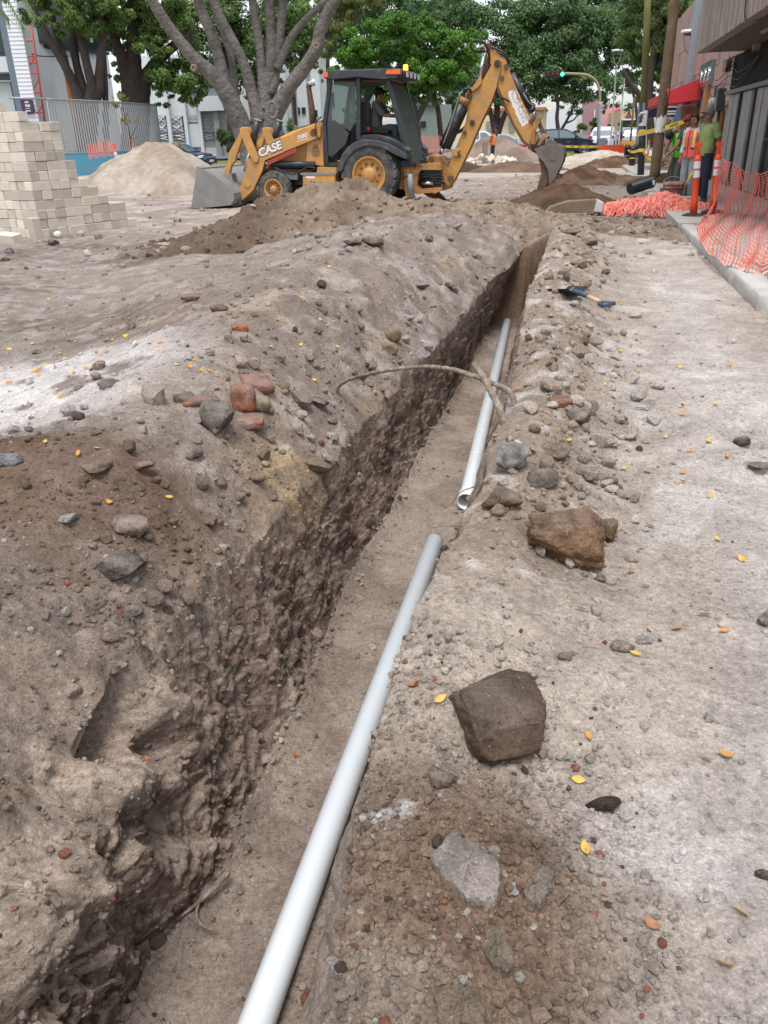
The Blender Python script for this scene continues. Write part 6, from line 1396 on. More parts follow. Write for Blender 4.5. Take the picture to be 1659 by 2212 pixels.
M_BOL = mat('bollard_black', (0.010, 0.012, 0.016), 0.45, var=0.2)
for (x, y, Y, lab) in ((1353, 346, 40, 'black bollard at the left of three behind the soil pile'), (1364.5, 358, 36.5, 'black bollard nearest of three with tape around its top'), (1371, 346, 40, 'black bollard partly hidden behind the nearest one')):
    b = D(x, y, Y); b.z = 0.0; h = 0.86
    o = thing('bollard', lab, 'bollard', b, group='black bollards by the soil pile')
    mb = MB(); mb.lathe([(0.13, 0), (0.13, h - 0.12), (0.145, h - 0.12), (0.145, h - 0.08), (0.13, h - 0.08), (0.13, h - 0.03), (0.11, h), (0, h + 0.02)], 18, 0, None, 'Z'); mb.build('bollard_post', M_BOL, o)
    mb = MB(); mb.lathe([(0.134, 0.38), (0.134, 0.42)], 18, 0, None, 'Z'); mb.build('reflector_band', M_YTAPE if Y < 38 else M_GALV, o)

def street_lamp(px, pyb, pyt, Y, lab, r=0.055):
    b = D(px[0], pyb, Y); t = D(px[1], pyt, Y); b.z = 0.0
    o = thing('street_lamp', lab, 'street lamp', b, group='twin-bracket street lamps'); h = t.z; dx = (t.x - b.x)/h
    sh_ = Matrix(((1, 0, dx, 0), (0, 1, 0, 0), (0, 0, 1, 0), (0, 0, 0, 1)))
    mb = MB(); mb.lathe([(r*1.8, 0), (r*1.8, 0.5), (r, 0.55), (r*0.8, h - 0.75)], 12, 0, sh_, 'Z'); mb.build('lamp_post', M_GALV, o)
    mb = MB()
    for s in (-1, 1): mb.tube([sh_ @ Vector(q) for q in smooth_path([(0, 0, h - 0.8), (0.14*s, 0, h - 0.62), (0.21*s, 0, h - 0.35), (0.20*s, 0, h - 0.12)])], 0.025, 8)
    mb.build('yoke', M_GALV, o)
    mb = MB(); mb.lathe([(0, 0.0), (0.30, -0.02), (0.34, -0.10), (0.30, -0.13), (0, -0.13)], 20, 0, sh_ @ Matrix.Translation((0, 0, h)), 'Z'); mb.build('lamp_head', mat('lamp_white', (0.62, 0.65, 0.68), 0.4), o)
    mb = MB(); mb.lathe([(0.22, -0.132), (0.26, -0.14), (0.2, -0.2), (0, -0.22)], 20, 0, sh_ @ Matrix.Translation((0, 0, h)), 'Z'); mb.build('lamp_glass', mat('lamp_dark_glass', (0.05, 0.06, 0.08), 0.2), o)
street_lamp((1318.5, 1334), 320, 106, 52, 'taller grey street lamp right of the traffic light mast')
street_lamp((1336, 1352.5), 318, 127, 58, 'second grey street lamp just behind the taller one', 0.05)
street_lamp((1476, 1491), 300, 63, 34, 'grey street lamp behind the wooden pole near the red awning', 0.055)
for x0, x1, y0, y1, Y, lab in ((1362, 1370, 310, 210, 60, 'thin dark red post left of the mossy pole'), (1376, 1383, 312, 215, 48, 'thin pale grey post touching the mossy pole'), (1297, 1300, 260, 225, 90, 'thin far grey post near the pink dome'), (1283, 1285, 280, 236, 90, 'thin far pale post near the bushes')):
    a, b = D(x0, y0, Y), D(x1, y1, Y); a.z = 0
    mb = MB(); mb.cyl(a, b, 0.07, n=8); tag(mb.build('street_post', M_GALV if 'grey' in lab or 'pale' in lab else M_RUST), lab, 'post')

# traffic light on its curved mast
Yt = 58
b = D(1288, 331, Yt); b.z = 0
TL = thing('traffic_light', 'horizontal traffic light showing green on a curved mast arm', 'traffic light', b)
pp = [D(1292.5, 318, Yt), D(1294, 250, Yt), D(1296, 220, Yt), D(1295, 195, Yt), D(1287, 175, Yt), D(1270, 163, Yt), D(1250, 160, Yt), D(1215, 159, Yt)]
pth = [b] + pp; mb = MB(); mb.tube([p - b for p in smooth_path(pth[:4], 4)], 0.12, 10); mb.build('mast', M_GALV, TL)
mb = MB(); mb.tube([p - b for p in smooth_path(pth[3:], 6)], 0.085, 10); mb.build('mast_arm', mat('arm_ochre', (0.26, 0.22, 0.13), 0.6), TL)
hc = D(1199, 160.5, Yt) - b; wbx = 4*0.30
mb = MB(); mb.box((hc.x - wbx/2, hc.y - 0.10, hc.z - 0.18), (hc.x + wbx/2, hc.y + 0.12, hc.z + 0.18), bev=0.04); hd = mb.build('signal_head', mat('signal_black', (0.012, 0.012, 0.013), 0.5), TL)
for k in range(4):
    c = (hc.x - wbx/2 + 0.15 + 0.30*k, hc.y - 0.105, hc.z)
    mb = MB(); mb.lathe([(0.125, -0.004), (0.115, -0.015), (0, -0.03)], 18, 0, Matrix.Translation(c))
    mb.build('lens', mat('green_lit', (0.02, 0.6, 0.35), 0.3, emit=(0.05, 1.0, 0.55, 2.2)) if k == 3 else mat('red_lens_off', (0.10, 0.012, 0.02), 0.25), hd)
    mb = MB(); mb.tube([Vector(c) + Vector((0.135*math.cos(a), -0.02, 0.135*math.sin(a))) for a in [math.pi*i/10 for i in range(11)]], 0.02, 5); mb.build('visor', mat('signal_black', (0, 0, 0)), hd)

# ------------------------------------------------------------------ delineators, barriers, netting
M_ORG = mat('orange_plastic', (0.72, 0.085, 0.025), 0.45, var=0.06, vs=4, dirt=(0.45, 0.16, 0.09), dirt_amt=0.25)
M_BAND = mat('reflective_white', (0.66, 0.67, 0.70), 0.4, var=0.05)
M_RUB = mat('black_rubber', (0.018, 0.018, 0.020), 0.8, var=0.2, dirt=(0.15, 0.13, 0.11), dirt_amt=0.35)
def delineator(b, t, lab, ws=1.0):
    o = thing('traffic_delineator', lab, 'delineator', b); u = t - b; H_ = u.length
    o.rotation_mode = 'QUATERNION'; q = Vector((0, 0, 1)).rotation_difference(u); o.rotation_quaternion = q
    k = H_/1.30; mb = MB()
    mb.lathe([(0, 0.05), (0.070*k, 0.05), (0.066*k, 0.3*k), (0.062*k, 1.0*k), (0.068*k, 1.005*k), (0.066*k, 1.03*k), (0.045*k, 1.06*k), (0.03*k, 1.09*k)], 18, 0, None, 'Z'); mb.build('post', M_ORG, o)
    for z0 in (0.70, 0.86):
        mb = MB(); mb.lathe([(0.0655*k, z0*k), (0.0650*k, (z0 + 0.125)*k)], 18, 0, None, 'Z'); mb.build('reflective_band', M_BAND, o)
        mb = MB(); mb.lathe([(0.064*k, (z0 + 0.125)*k), (0.069*k, (z0 + 0.13)*k), (0.069*k, (z0 + 0.145)*k), (0.064*k, (z0 + 0.15)*k)], 18, 0, None, 'Z'); mb.build('collar', M_ORG, o)
    mb = MB(); mb.prism([(-0.05, 1.04), (-0.045, 1.12), (-0.032, 1.22), (-0.065, 1.235), (-0.072, 1.26), (-0.06, 1.30), (0.06, 1.30), (0.072, 1.26), (0.065, 1.235), (0.032, 1.22), (0.045, 1.12), (0.05, 1.04), (0.012, 1.06), (0.010, 1.18), (-0.010, 1.18), (-0.012, 1.06)], -0.018, 0.018, 0, Matrix.Scale(k, 4), 0.004); mb.build('handle', M_ORG, o)
    mb = MB(); Mi = q.inverted().to_matrix().to_4x4()
    mb.lathe([(0, 0.0), (0.20, 0.0), (0.20, 0.02), (0.12, 0.05), (0, 0.055)], 8, 0, Mi, 'Z', sm=False); mb.build('base', M_RUB, o)
    return o
b = D(1495, 483, 14.25); b.z = 0.10; delineator(b, D(1510, 308, 14.25), 'orange delineator post with white bands leaning beside the crumpled netting')
b = D(1536, 478, 14.5); b.z = 0.13; delineator(b, D(1555, 307, 14.5), 'orange delineator post that holds up the hanging netting')
b = D(1396, 355, 41); b.z = 0.05; delineator(b, D(1403.5, 303, 41), 'far orange and white delineator behind the wooden pole')
b = D(256, 366, 40); b.z = 0.0; delineator(b, D(246, 309, 40), 'orange delineator in front of the grey slat fence')
b = D(288, 350, 48); b.z = 0.1; delineator(b, D(284, 302, 48), 'second faded orange delineator close to the grey slat fence')
M_NET = mat('orange_net', (0.76, 0.16, 0.11), 0.5, var=0.08, vs=3); M_NETL = mat('orange_net_strand', (0.80, 0.33, 0.27), 0.5, var=0.08, vs=3)
def bil(a, b, t): return a.lerp(b, t)
_top = [D(1553, 345, 14.45), D(1575, 352, 14.3), D(1600, 364, 14.2), D(1632, 374, 14.0), D(1665, 372, 13.8), D(1700, 380, 13.6), D(1760, 392, 13.4)]
_mid = [P(1524, 478, .15), P(1556, 462, .15), P(1590, 462, .15), P(1625, 466, .15), P(1660, 470, .15), P(1695, 474, .15), P(1755, 480, .15)]
_bot = [P(1511, 488, .15), P(1518, 525, .15), P(1548, 560, .145), P(1590, 578, .14), P(1630, 588, .14), P(1668, 590, .13), P(1720, 598, .13)]
top_c, mid_c, bot_c = (smooth_path(q, 10) for q in (_top, _mid, _bot))
def net_pt(u, v):
    i = u*(len(top_c) - 1); k = min(int(i), len(top_c) - 2); f = i - k
    a, m_, b_ = (c[k].lerp(c[k+1], f) for c in (top_c, mid_c, bot_c))
    if v < 0.5:
        t = v*2; p = a.lerp(m_, t); sag = math.sin(math.pi*t)
        p += Vector((0.03*math.sin(u*31 + 3*t), -0.10*sag*(0.4 + u), 0)); p.z -= 0.05*sag
    else:
        t = v*2 - 1; p = m_.lerp(b_, t) + Vector((0, 0, 0.10*math.sin(math.pi*t)*(1 - 0.6*u)))
    p += Vector((0.02*math.sin(v*23 + u*11), 0.02*math.cos(u*29 + v*7), 0.018*math.sin(u*41 + v*13)))
    return p
NT = thing('safety_net', 'orange mesh safety netting hung from the delineator and draped over the pavement kerb', 'netting', top_c[0])
def ribbon(mb, pts, w, nrm=Vector((0, -1, 0.3))):
    V = []; F = []
    for i, p in enumerate(pts):
        t = (pts[min(i+1, len(pts)-1)] - pts[max(i-1, 0)]).normalized(); s = t.cross(nrm).normalized()*w/2; V += [p - s, p + s]
    for i in range(len(pts) - 1): F.append((2*i, 2*i + 1, 2*i + 3, 2*i + 2))
    mb.add(V, F, 0, True)
mb = MB()
for i in range(34): u = i/33; ribbon(mb, [net_pt(u, v/36) - top_c[0] for v in range(37)], 0.022 if i % 3 == 0 else 0.014)
mb.build('upright_strands', M_NET, NT)['kind'] = 'stuff'
mb = MB()
for j in range(40): v = j/39; ribbon(mb, [net_pt(u/60, v) - top_c[0] for u in range(61)], 0.022 if j in (0, 39) else 0.013, Vector((0, -0.4, 1)))
mb.build('cross_strands', M_NETL, NT)['kind'] = 'stuff'
# crumpled heap of the same netting
hc = P(1418, 462); hc.z = 0.02
HP = thing('safety_net', 'crumpled heap of orange mesh netting on the ground in front of the bucket', 'netting', hc)
for part_, n, w, m, sd_ in (('heap_strands', 330, 0.018, M_NET, 1), ('heap_threads', 420, 0.010, M_NETL, 2)):
    rr = random.Random(sd_); mb = MB()
    for k in range(n):
        a = rr.uniform(0, 6.283); q = math.sqrt(rr.random()); cx, cy = 1.12*q*math.cos(a), 0.86*q*math.sin(a)
        hh = 0.27*(1 - q*q)**0.7*(0.75 + 0.35*math.sin(cx*5 + 1)*math.cos(cy*4)) + 0.03
        d = rr.uniform(0, 6.283); L = rr.uniform(0.14, 0.46); pts = []
        for i in range(6):
            t = i/5 - 0.5; d2 = d + 1.6*t*rr.uniform(0.2, 1.4)
            x = cx + L*t*math.cos(d2); y = cy + L*t*math.sin(d2); q2 = min(1.3, math.hypot(x/1.12, y/0.86))
            base = 0.27*max(0, 1 - q2*q2)**0.7*(0.75 + 0.35*math.sin(x*5 + 1)*math.cos(y*4))
            pts.append(Vector((x, y, max(0.01, base*rr.uniform(0.86, 1.0) + 0.075*math.sin(i*1.9 + k) + 0.035))))
        ribbon(mb, smooth_path(pts, 3), w, Vector((rr.uniform(-.6, .6), -0.6, 1)))
    mb.build(part_, m, HP)['kind'] = 'stuff'
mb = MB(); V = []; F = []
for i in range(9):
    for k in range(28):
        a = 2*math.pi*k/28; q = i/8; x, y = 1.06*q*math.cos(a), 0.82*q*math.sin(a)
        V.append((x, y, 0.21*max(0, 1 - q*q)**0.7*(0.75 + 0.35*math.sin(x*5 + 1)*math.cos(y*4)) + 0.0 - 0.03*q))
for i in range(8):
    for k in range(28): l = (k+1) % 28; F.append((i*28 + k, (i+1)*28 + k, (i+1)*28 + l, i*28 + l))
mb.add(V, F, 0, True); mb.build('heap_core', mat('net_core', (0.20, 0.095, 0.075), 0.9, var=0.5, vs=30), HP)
# netting fence pieces far away
def far_net(lab, p, q, h, nu=20, nv=6):
    mb = MB()
    for i in range(nu + 1):
        a = p.lerp(q, i/nu); ribbon(mb, [a + Vector((0, 0, h*j/4 - 0.06*math.sin(i*1.1))) for j in range(5)], 0.018)
    for j in range(nv + 1): ribbon(mb, [p.lerp(q, i/nu) + Vector((0, 0, h*j/nv - 0.06*math.sin(i*1.1))) for i in range(nu + 1)], 0.014)
    return tag(mb.build('safety_net', M_NET), lab, 'netting')
far_net('orange netting strip in front of the blue wall below the slat fence', D(192, 342, 44), D(245, 334, 41.5), 0.62)
far_net('orange netting strung behind the digger cab', D(900, 336, 44), D(962, 336, 44), 0.85)

def water_barrier(c, L, h, rz, m, lab):
    o = thing('water_barrier', lab, 'barrier', c, rz); mb = MB()
    prof = [(-0.26, 0), (0.26, 0), (0.26, 0.12*h), (0.13, 0.42*h), (0.09, h), (-0.09, h), (-0.13, 0.42*h), (-0.26, 0.12*h)]
    V = [(-L/2, y, z) for y, z in prof] + [(L/2, y, z) for y, z in prof]; n = 8
    mb.add(V, [tuple(range(n)), tuple(range(2*n-1, n-1, -1))] + [(i, (i+1) % n, n + (i+1) % n, n + i) for i in range(n)]); mb.build('barrier_body', m, o)
    if m is M_ORG:
        for x in (-0.25, 0.28):
            mb = MB(); mb.prism([(x*L - 0.10, 0.92*h), (x*L, 0.92*h), (x*L + 0.14, 0.44*h), (x*L + 0.03, 0.44*h)], 0, 0.012, 0, Matrix.Translation((0, -0.135, 0)) @ Matrix.Rotation(-0.07, 4, 'X')); mb.build('white_stripe', M_BAND, o)
    return o
c = D(1322, 334, 49); c.z = 0; water_barrier(c, 1.6, 0.75, 0.0, M_ORG, 'orange water-filled barrier with slanted white stripes')
c = D(1356, 326, 51); c.z = 0; water_barrier(c, 0.95, 0.9, 0.1, mat('yellow_plastic', (0.55, 0.27, 0.03), 0.5, var=0.1), 'yellow plastic barrier behind the orange one')

# bucket, block, pipe offcut, concrete slab
M_BKT = mat('bucket_red', (0.22, 0.055, 0.042), 0.6, var=0.2, vs=8, dirt=(0.35, 0.30, 0.27), dirt_amt=0.55, ds=7)
b = D(1452, 432, 17.0); b.z = 0.02
o = thing('bucket', 'dirty red plastic bucket beside the netting heap', 'bucket', b); k = 1.32
mb = MB(); mb.lathe([(0, 0.0), (0.13*k, 0.0), (0.137*k, 0.14*k), (0.147*k, 0.28*k), (0.157*k, 0.285*k), (0.157*k, 0.30*k), (0.148*k, 0.30*k), (0.15*k, 0.325*k), (0.16*k, 0.33*k), (0.16*k, 0.345*k), (0.151*k, 0.345*k), (0.153*k, 0.37*k), (0.146*k, 0.37*k), (0.12*k, 0.02), (0, 0.02)], 26, 0, None, 'Z'); mb.build('pail', M_BKT, o)
mb = MB(); V = []; F = []
for i in range(9):
    a = math.pi*(1.35 + 0.3*i/8)
    for z, r in ((0.09*k, 0.1365*k), (0.20*k, 0.1435*k)): V.append(((r + .002)*math.cos(a), (r + .002)*math.sin(a), z))
for i in range(8): F.append((2*i, 2*i + 2, 2*i + 3, 2*i + 1))
mb.add(V, F, 0, True); mb.build('paper_label', M_PAPER, o)
mb = MB(); mb.tube([Vector((0.165*k*math.cos(a), 0.165*k*math.sin(a)*0.5, 0.34*k + 0.13*math.sin(a))) for a in [math.pi*i/12 for i in range(13)]], 0.006, 6); mb.build('wire_handle', M_GALV, o)
b = D(1490, 436, 16.5); b.z = 0.0
mb = MB(); mb.box((-0.30, -0.10, 0), (0.16, 0.12, 0.26), bev=0.015); tag(mb.build('concrete_block', M_CONC, None, b, (0, 0, 0.1)), 'low grey concrete block between bucket and leaning delineator', 'concrete block')
p, q = D(1361, 408, 20.0), D(1408, 393, 20.3)
o = thing('pipe_offcut', 'short length of black corrugated pipe lying tilted at the foot of the wooden pole', 'pipe', p)
mb = MB(); d = q - p; n = 14; pts = []; rad = []
for i in range(n*4 + 1): pts.append(d*(i/(n*4))); rad.append(0.125 + 0.014*(1 if (i//2) % 2 else 0))
mb.tube(pts, rad, 20); mb.build('pipe_shell', mat('black_corrugated', (0.012, 0.016, 0.024), 0.45), o)
mb = MB(); mb.prism([(-0.04, -0.05), (0.05, -0.05), (0.05, 0.05), (-0.04, 0.05)], -0.004, 0.004, 0, Matrix.Translation(d*0.95 + Vector((0, -0.142, 0.0)))); mb.build('paper_label', M_PAPER, o)
p = P(1235, 468); mb = MB()
sl = thing('concrete_chunk', 'tilted brown concrete slab with a whitish end in front of the soil pile', 'concrete chunk', p + Vector((0.0, 0, 0.02)), -0.1)
mb.prism([(-0.55, 0.0), (-0.42, 0.16), (-0.1, 0.26), (0.42, 0.28), (0.55, 0.20), (0.5, 0.02), (0.1, -0.02)], 0.0, 0.22, 0, None, 0.03); mb.build('slab', mat('brown_slab', (0.19, 0.135, 0.09), 0.9, var=0.3, vs=4, bump=0.6, bs=15), sl)
mb = MB(); mb.prism([(0.40, 0.06), (0.45, 0.29), (0.58, 0.22), (0.56, 0.04)], -0.03, 0.2, 0, None, 0.02); mb.build('white_end', mat('lime', (0.52, 0.53, 0.54), 0.9, var=0.2, vs=9, bump=0.5), sl)
mb = MB(); mb.box((-0.55, -0.12, 0.0), (0.25, -0.07, 0.035)); tag(mb.build('plank', mat('plank', (0.42, 0.36, 0.30), 0.8, var=0.2), None, p + Vector((0, 0, 0.03)), (0, 0, 0.05)), 'thin pale plank lying at the foot of the tilted slab', 'plank')
S(1340, 462, 60, 22, (150, 146, 142), 'crumpled whitish plaster strip left of the netting heap', 'rubble', name='rubble_lump', seed=81, rough=0.3, flat=0.25)
S(1270, 474, 50, 20, (142, 138, 134), 'grey plaster lump right of the tilted slab', 'rubble', name='rubble_lump', seed=82, rough=0.3)
S(1308, 478, 50, 28, (124, 108, 94), 'brown angular rubble block at the end of the spoil heap', 'rubble', name='rubble_lump', seed=83, boxy=0.5)
S(1382, 470, 30, 18, (110, 104, 98), 'dark stone at the left edge of the netting heap', seed=84)
S(1330, 492, 40, 20, (136, 120, 106), 'clod between the spoil heap and the pale path', 'clod', name='clod', seed=85, rough=0.2)
S(1270, 520, 44, 26, (140, 124, 108), 'flat-topped clod at the far right bank', 'clod', name='clod', seed=86, boxy=0.4)
S(1235, 500, 44, 22, (126, 110, 96), 'brown clod on the far right bank behind the flat-topped one', 'clod', name='clod', seed=87, rough=0.2)
# ------------------------------------------------------------------ people
M_SKIN = mat('skin', (0.27, 0.13, 0.082), 0.55, var=0.08, vs=9); M_SKIN2 = mat('skin_tan', (0.30, 0.135, 0.085), 0.55, var=0.08, vs=9)
M_HAIR = mat('hair_black', (0.012, 0.010, 0.009), 0.6)
M_SHOE = mat('shoe_grey', (0.11, 0.10, 0.09), 0.8, var=0.3); M_SHOED = mat('shoe_dark', (0.03, 0.025, 0.022), 0.8)
def skin_body(name, J, E, m, parent):
    """one continuous surface grown on a skeleton: J name -> (point, radius), E edges"""
    names = list(J); ix = {n: i for i, n in enumerate(names)}
    me = bpy.data.meshes.new(name); me.from_pydata([tuple(J[n][0]) for n in names], [(ix[a], ix[b]) for a, b in E], [])
    o = link(name, me, parent); me.materials.append(m)
    o.modifiers.new('skin', 'SKIN').use_smooth_shade = True
    for n in names:
        r = J[n][1]; r = r if hasattr(r, '__len__') else (r, r)
        me.skin_vertices[0].data[ix[n]].radius = r
        me.skin_vertices[0].data[ix[n]].use_root = (n == 'pelvis')
    s = o.modifiers.new('sub', 'SUBSURF'); s.levels = 2; s.render_levels = 2
    bpy.context.view_layer.update()
    dg = bpy.context.evaluated_depsgraph_get(); ev = o.evaluated_get(dg); me2 = bpy.data.meshes.new_from_object(ev)
    o.modifiers.clear(); o.data = me2; me2.polygons.foreach_set('use_smooth', [True]*len(me2.polygons))
    if not len(me2.materials): me2.materials.append(m)
    return o
def hand(J, E, side, wrist, d, up, k=1.0):
    """palm, four unequal fingers and a thumb, slightly curled"""
    d = Vector(d).normalized(); up = Vector(up); up = (up - d*up.dot(d)).normalized(); s = d.cross(up)
    w = Vector(wrist); n = lambda q: 'hand_%s_%s' % (side, q)
    J[n('palm')] = (w + d*0.045*k, (0.030*k, 0.020*k)); E.append(('wrist_' + side, n('palm')))
    J[n('knuckle')] = (w + d*0.085*k, (0.034*k, 0.016*k)); E.append((n('palm'), n('knuckle')))
    for i, (off, L) in enumerate(((-0.030, 0.068), (-0.010, 0.078), (0.010, 0.073), (0.029, 0.056))):
        b = w + d*0.095*k + s*off*k; m_ = b + (d*0.8 - up*0.45).normalized()*L*0.5*k; t = m_ + (d*0.3 - up).normalized()*L*0.5*k
        J[n('f%da' % i)] = (b, 0.0095*k); J[n('f%db' % i)] = (m_, 0.0088*k); J[n('f%dc' % i)] = (t, 0.0075*k)
        E += [(n('knuckle'), n('f%da' % i)), (n('f%da' % i), n('f%db' % i)), (n('f%db' % i), n('f%dc' % i))]
    b = w + d*0.035*k - s*0.035*k; J[n('t0')] = (b, 0.012*k); J[n('t1')] = (b + (d*0.7 - s*0.5 - up*0.4).normalized()*0.045*k, 0.010*k); J[n('t2')] = (b + (d*0.9 - s*0.2 - up*0.7).normalized()*0.078*k, 0.0085*k)
    E += [(n('palm'), n('t0')), (n('t0'), n('t1')), (n('t1'), n('t2'))]
def tube_cloth(mb, pts, rads, n=16, wob=0.006, seed=0, mi=0, flat=None, closed=True):
    """sleeve or trouser leg: rings with small folds"""
    pts = [Vector(p) for p in pts]; V = []; F = []; rr = random.Random(seed); ref = Vector((1, 0, 0))
    for i, p in enumerate(pts):
        t = (pts[min(i+1, len(pts)-1)] - pts[max(i-1, 0)]).normalized()
        a = ref - t*ref.dot(t)
        if a.length < 1e-3: a = Vector((0, 1, 0)) - t*t.y
        a.normalize(); b = t.cross(a)
        rx, ry = rads[i] if hasattr(rads[i], '__len__') else (rads[i], rads[i])
        for k in range(n):
            w = 2*math.pi*k/n; j = 1 + (wob/max(rx, .03))*math.sin(k*2.3 + i*1.7 + seed) + (wob/max(rx, .03))*rr.uniform(-.6, .6)
            V.append(p + a*math.cos(w)*rx*j + b*math.sin(w)*ry*j)
    for i in range(len(pts)-1):
        for k in range(n): l = (k+1) % n; F.append((i*n + k, i*n + l, (i+1)*n + l, (i+1)*n + k))
    if closed: F.append(list(range(n))[::-1]); F.append([(len(pts)-1)*n + k for k in range(n)])
    mb.add(V, F, mi, True)
def densify(pts, rads, m=4):
    P_ = []; R_ = []
    rads = [r if hasattr(r, '__len__') else (r, r) for r in rads]
    sp = smooth_path(pts, m)
    for i, p in enumerate(sp):
        t = i/m; k = min(int(t), len(rads)-2); f = min(1, t - k)
        P_.append(p); R_.append((lerp(rads[k][0], rads[k+1][0], f), lerp(rads[k][1], rads[k+1][1], f)))
    return P_, R_
BASE = dict(pelvis=(0,0,.90), waist=(0,0,1.02), chest=(0,.0,1.25), neckb=(0,.01,1.40), neck=(0,-.005,1.46), jaw=(0,-.03,1.505), head=(0,-.01,1.575), crown=(0,.005,1.64),
    sh_l=(.165,.01,1.37), el_l=(.215,.03,1.10), wrist_l=(.22,-.04,.86), sh_r=(-.165,.01,1.37), el_r=(-.215,.03,1.10), wrist_r=(-.22,-.04,.86),
    hip_l=(.085,0,.87), kn_l=(.095,-.02,.48), an_l=(.10,.02,.085), toe_l=(.115,-.13,.035), hip_r=(-.085,0,.87), kn_r=(-.095,-.02,.48), an_r=(-.10,.02,.085), toe_r=(-.115,-.13,.035))
RAD = dict(pelvis=(.125,.095), waist=(.115,.085), chest=(.135,.10), neckb=(.07,.06), neck=(.052,.052), jaw=(.055,.062), head=(.072,.088), crown=(.050,.062), sh_l=.058, el_l=.040, wrist_l=.027, sh_r=.058, el_r=.040, wrist_r=.027,
    hip_l=.085, kn_l=.055, an_l=.040, toe_l=.032, hip_r=.085, kn_r=.055, an_r=.040, toe_r=.032)
EDG = [('pelvis','waist'),('waist','chest'),('chest','neckb'),('neckb','neck'),('neck','jaw'),('jaw','head'),('head','crown'),('chest','sh_l'),('sh_l','el_l'),('el_l','wrist_l'),('chest','sh_r'),('sh_r','el_r'),('el_r','wrist_r'),('pelvis','hip_l'),('hip_l','kn_l'),('kn_l','an_l'),('an_l','toe_l'),('pelvis','hip_r'),('hip_r','kn_r'),('kn_r','an_r'),('an_r','toe_r')]
def person(label, loc, rz, h, pose=None, shirt=None, sleeve=0.55, trousers=None, vest=None, hat=None, hair=M_HAIR, skin=M_SKIN, shoe=M_SHOED, hand_d=None, belly=1.0, lean=0.0, stripes=None, trim=True):
    o = thing('person', label, 'person', loc, rz); k = h/1.70
    A = {n: Vector(p) for n, p in BASE.items()}
    if pose:
        for n, p in pose.items(): A[n] = Vector(p)
    face_v = A.pop('face', None)
    A = {n: p*k for n, p in A.items()}
    J = {n: (A[n], tuple(q*k for q in (RAD[n] if hasattr(RAD[n], '__len__') else (RAD[n], RAD[n])))) for n in A}; E = list(EDG)
    # face: nose, ears
    fw = (A['jaw'] - A['neck']); ax = (A['crown'] - A['jaw']).normalized()
    f = face_v or Vector((0, -1, 0))
    f = (f - ax*f.dot(ax)).normalized(); sd = f.cross(ax)
    J['nose'] = (A['head'] + f*0.105*k - ax*0.018*k, 0.013*k); E.append(('head', 'nose'))
    for s, nm in ((1, 'ear_a'), (-1, 'ear_b')): J[nm] = (A['head'] + sd*s*0.083*k - f*0.005*k - ax*0.01*k, (0.016*k, 0.010*k)); E.append(('head', nm))
    for s in ('l', 'r'):
        d = A['wrist_' + s] - A['el_' + s]; hd = hand_d.get(s) if hand_d else None
        hand(J, E, s, A['wrist_' + s], hd or d, Vector((0, -1, 0.3)), k)
    skin_body('body', J, E, skin, o)
    mb = MB()
    for s in (1, -1): mb.ball(A['head'] + f*0.083*k + sd*s*0.032*k + ax*0.006*k, 0.013*k, 8)
    mb.build('eyes', mat('eye_dark', (0.02, 0.015, 0.012), 0.3), o)
    mb = MB(); mb.ball(A['head'] + f*0.080*k - ax*0.062*k, 0.022*k, 8, sc=(1, 1, 0.35)); mb.build('mouth', mat('lips', (0.16, 0.06, 0.045), 0.5), o)
    def shell(name, m, grow, lo=-2.0, back=False):
        mb = MB(); V = []; F = []; nu, nv = 18, 9; c = A['head'] + ax*0.020*k
        for i in range(nv + 1):
            ph = math.pi*0.5*(i/nv)*1.25
            for j in range(nu):
                w = 2*math.pi*j/nu; dirv = sd*math.cos(w)*0.084*k*grow + f*math.sin(w)*0.104*k*grow
                cut = 1.0 if not back else (1.0 if math.sin(w) < 0.35 else 0.62)
                p = ph*cut; V.append(c + dirv*math.sin(p) + ax*0.100*k*grow*math.cos(p))
        for i in range(nv):
            for j in range(nu): l = (j+1) % nu; F.append((i*nu + j, (i+1)*nu + j, (i+1)*nu + l, i*nu + l))
        mb.add(V, F, 0, True); return mb.build(name, m, o)
    if hair is not None: shell('hair', hair, 1.0 if hat else 1.06, back=True)
    if hat is not None:
        cp = shell('cap', hat[0], 1.10)
        mb = MB(); V = []; F = []; c = A['head'] + ax*0.030*k
        for i in range(9):
            w = math.pi*(0.12 + 0.76*i/8); e = sd*math.cos(w)*0.092*k + f*math.sin(w)*0.112*k; e2 = sd*math.cos(w)*0.082*k + f*(math.sin(w)*0.13 + 0.075)*k - ax*0.02*k
            V += [c + e, c + e2, c + e2 - ax*0.006*k, c + e - ax*0.006*k]
        for i in range(8):
            for q in range(4): F.append((4*i + q, 4*i + (q+1) % 4, 4*i + 4 + (q+1) % 4, 4*i + 4 + q))
        mb.add(V, F, 0, True); mb.build('brim', hat[1], cp)
    up_t = [A['pelvis'] - (A['waist'] - A['pelvis'])*0.35, A['pelvis'], A['waist'], A['waist'].lerp(A['chest'], .6), A['chest'], A['chest'].lerp(A['neckb'], .62), A['neckb'] + (A['neckb'] - A['chest'])*0.02]
    def torso(mb, g, low=0, nn=24, seed=1, wob=.008, mi=0):
        rr = [(.158, .125), (.157, .122), (.152*belly, .118*belly), (.160, .128), (.172, .125), (.165, .105), (.078, .075)]
        pts, rads = densify(up_t[low:], [((a + g)*k, (b + g)*k) for a, b in rr[low:]], 4); tube_cloth(mb, pts, rads, nn, wob*k, seed, mi); return pts, rads
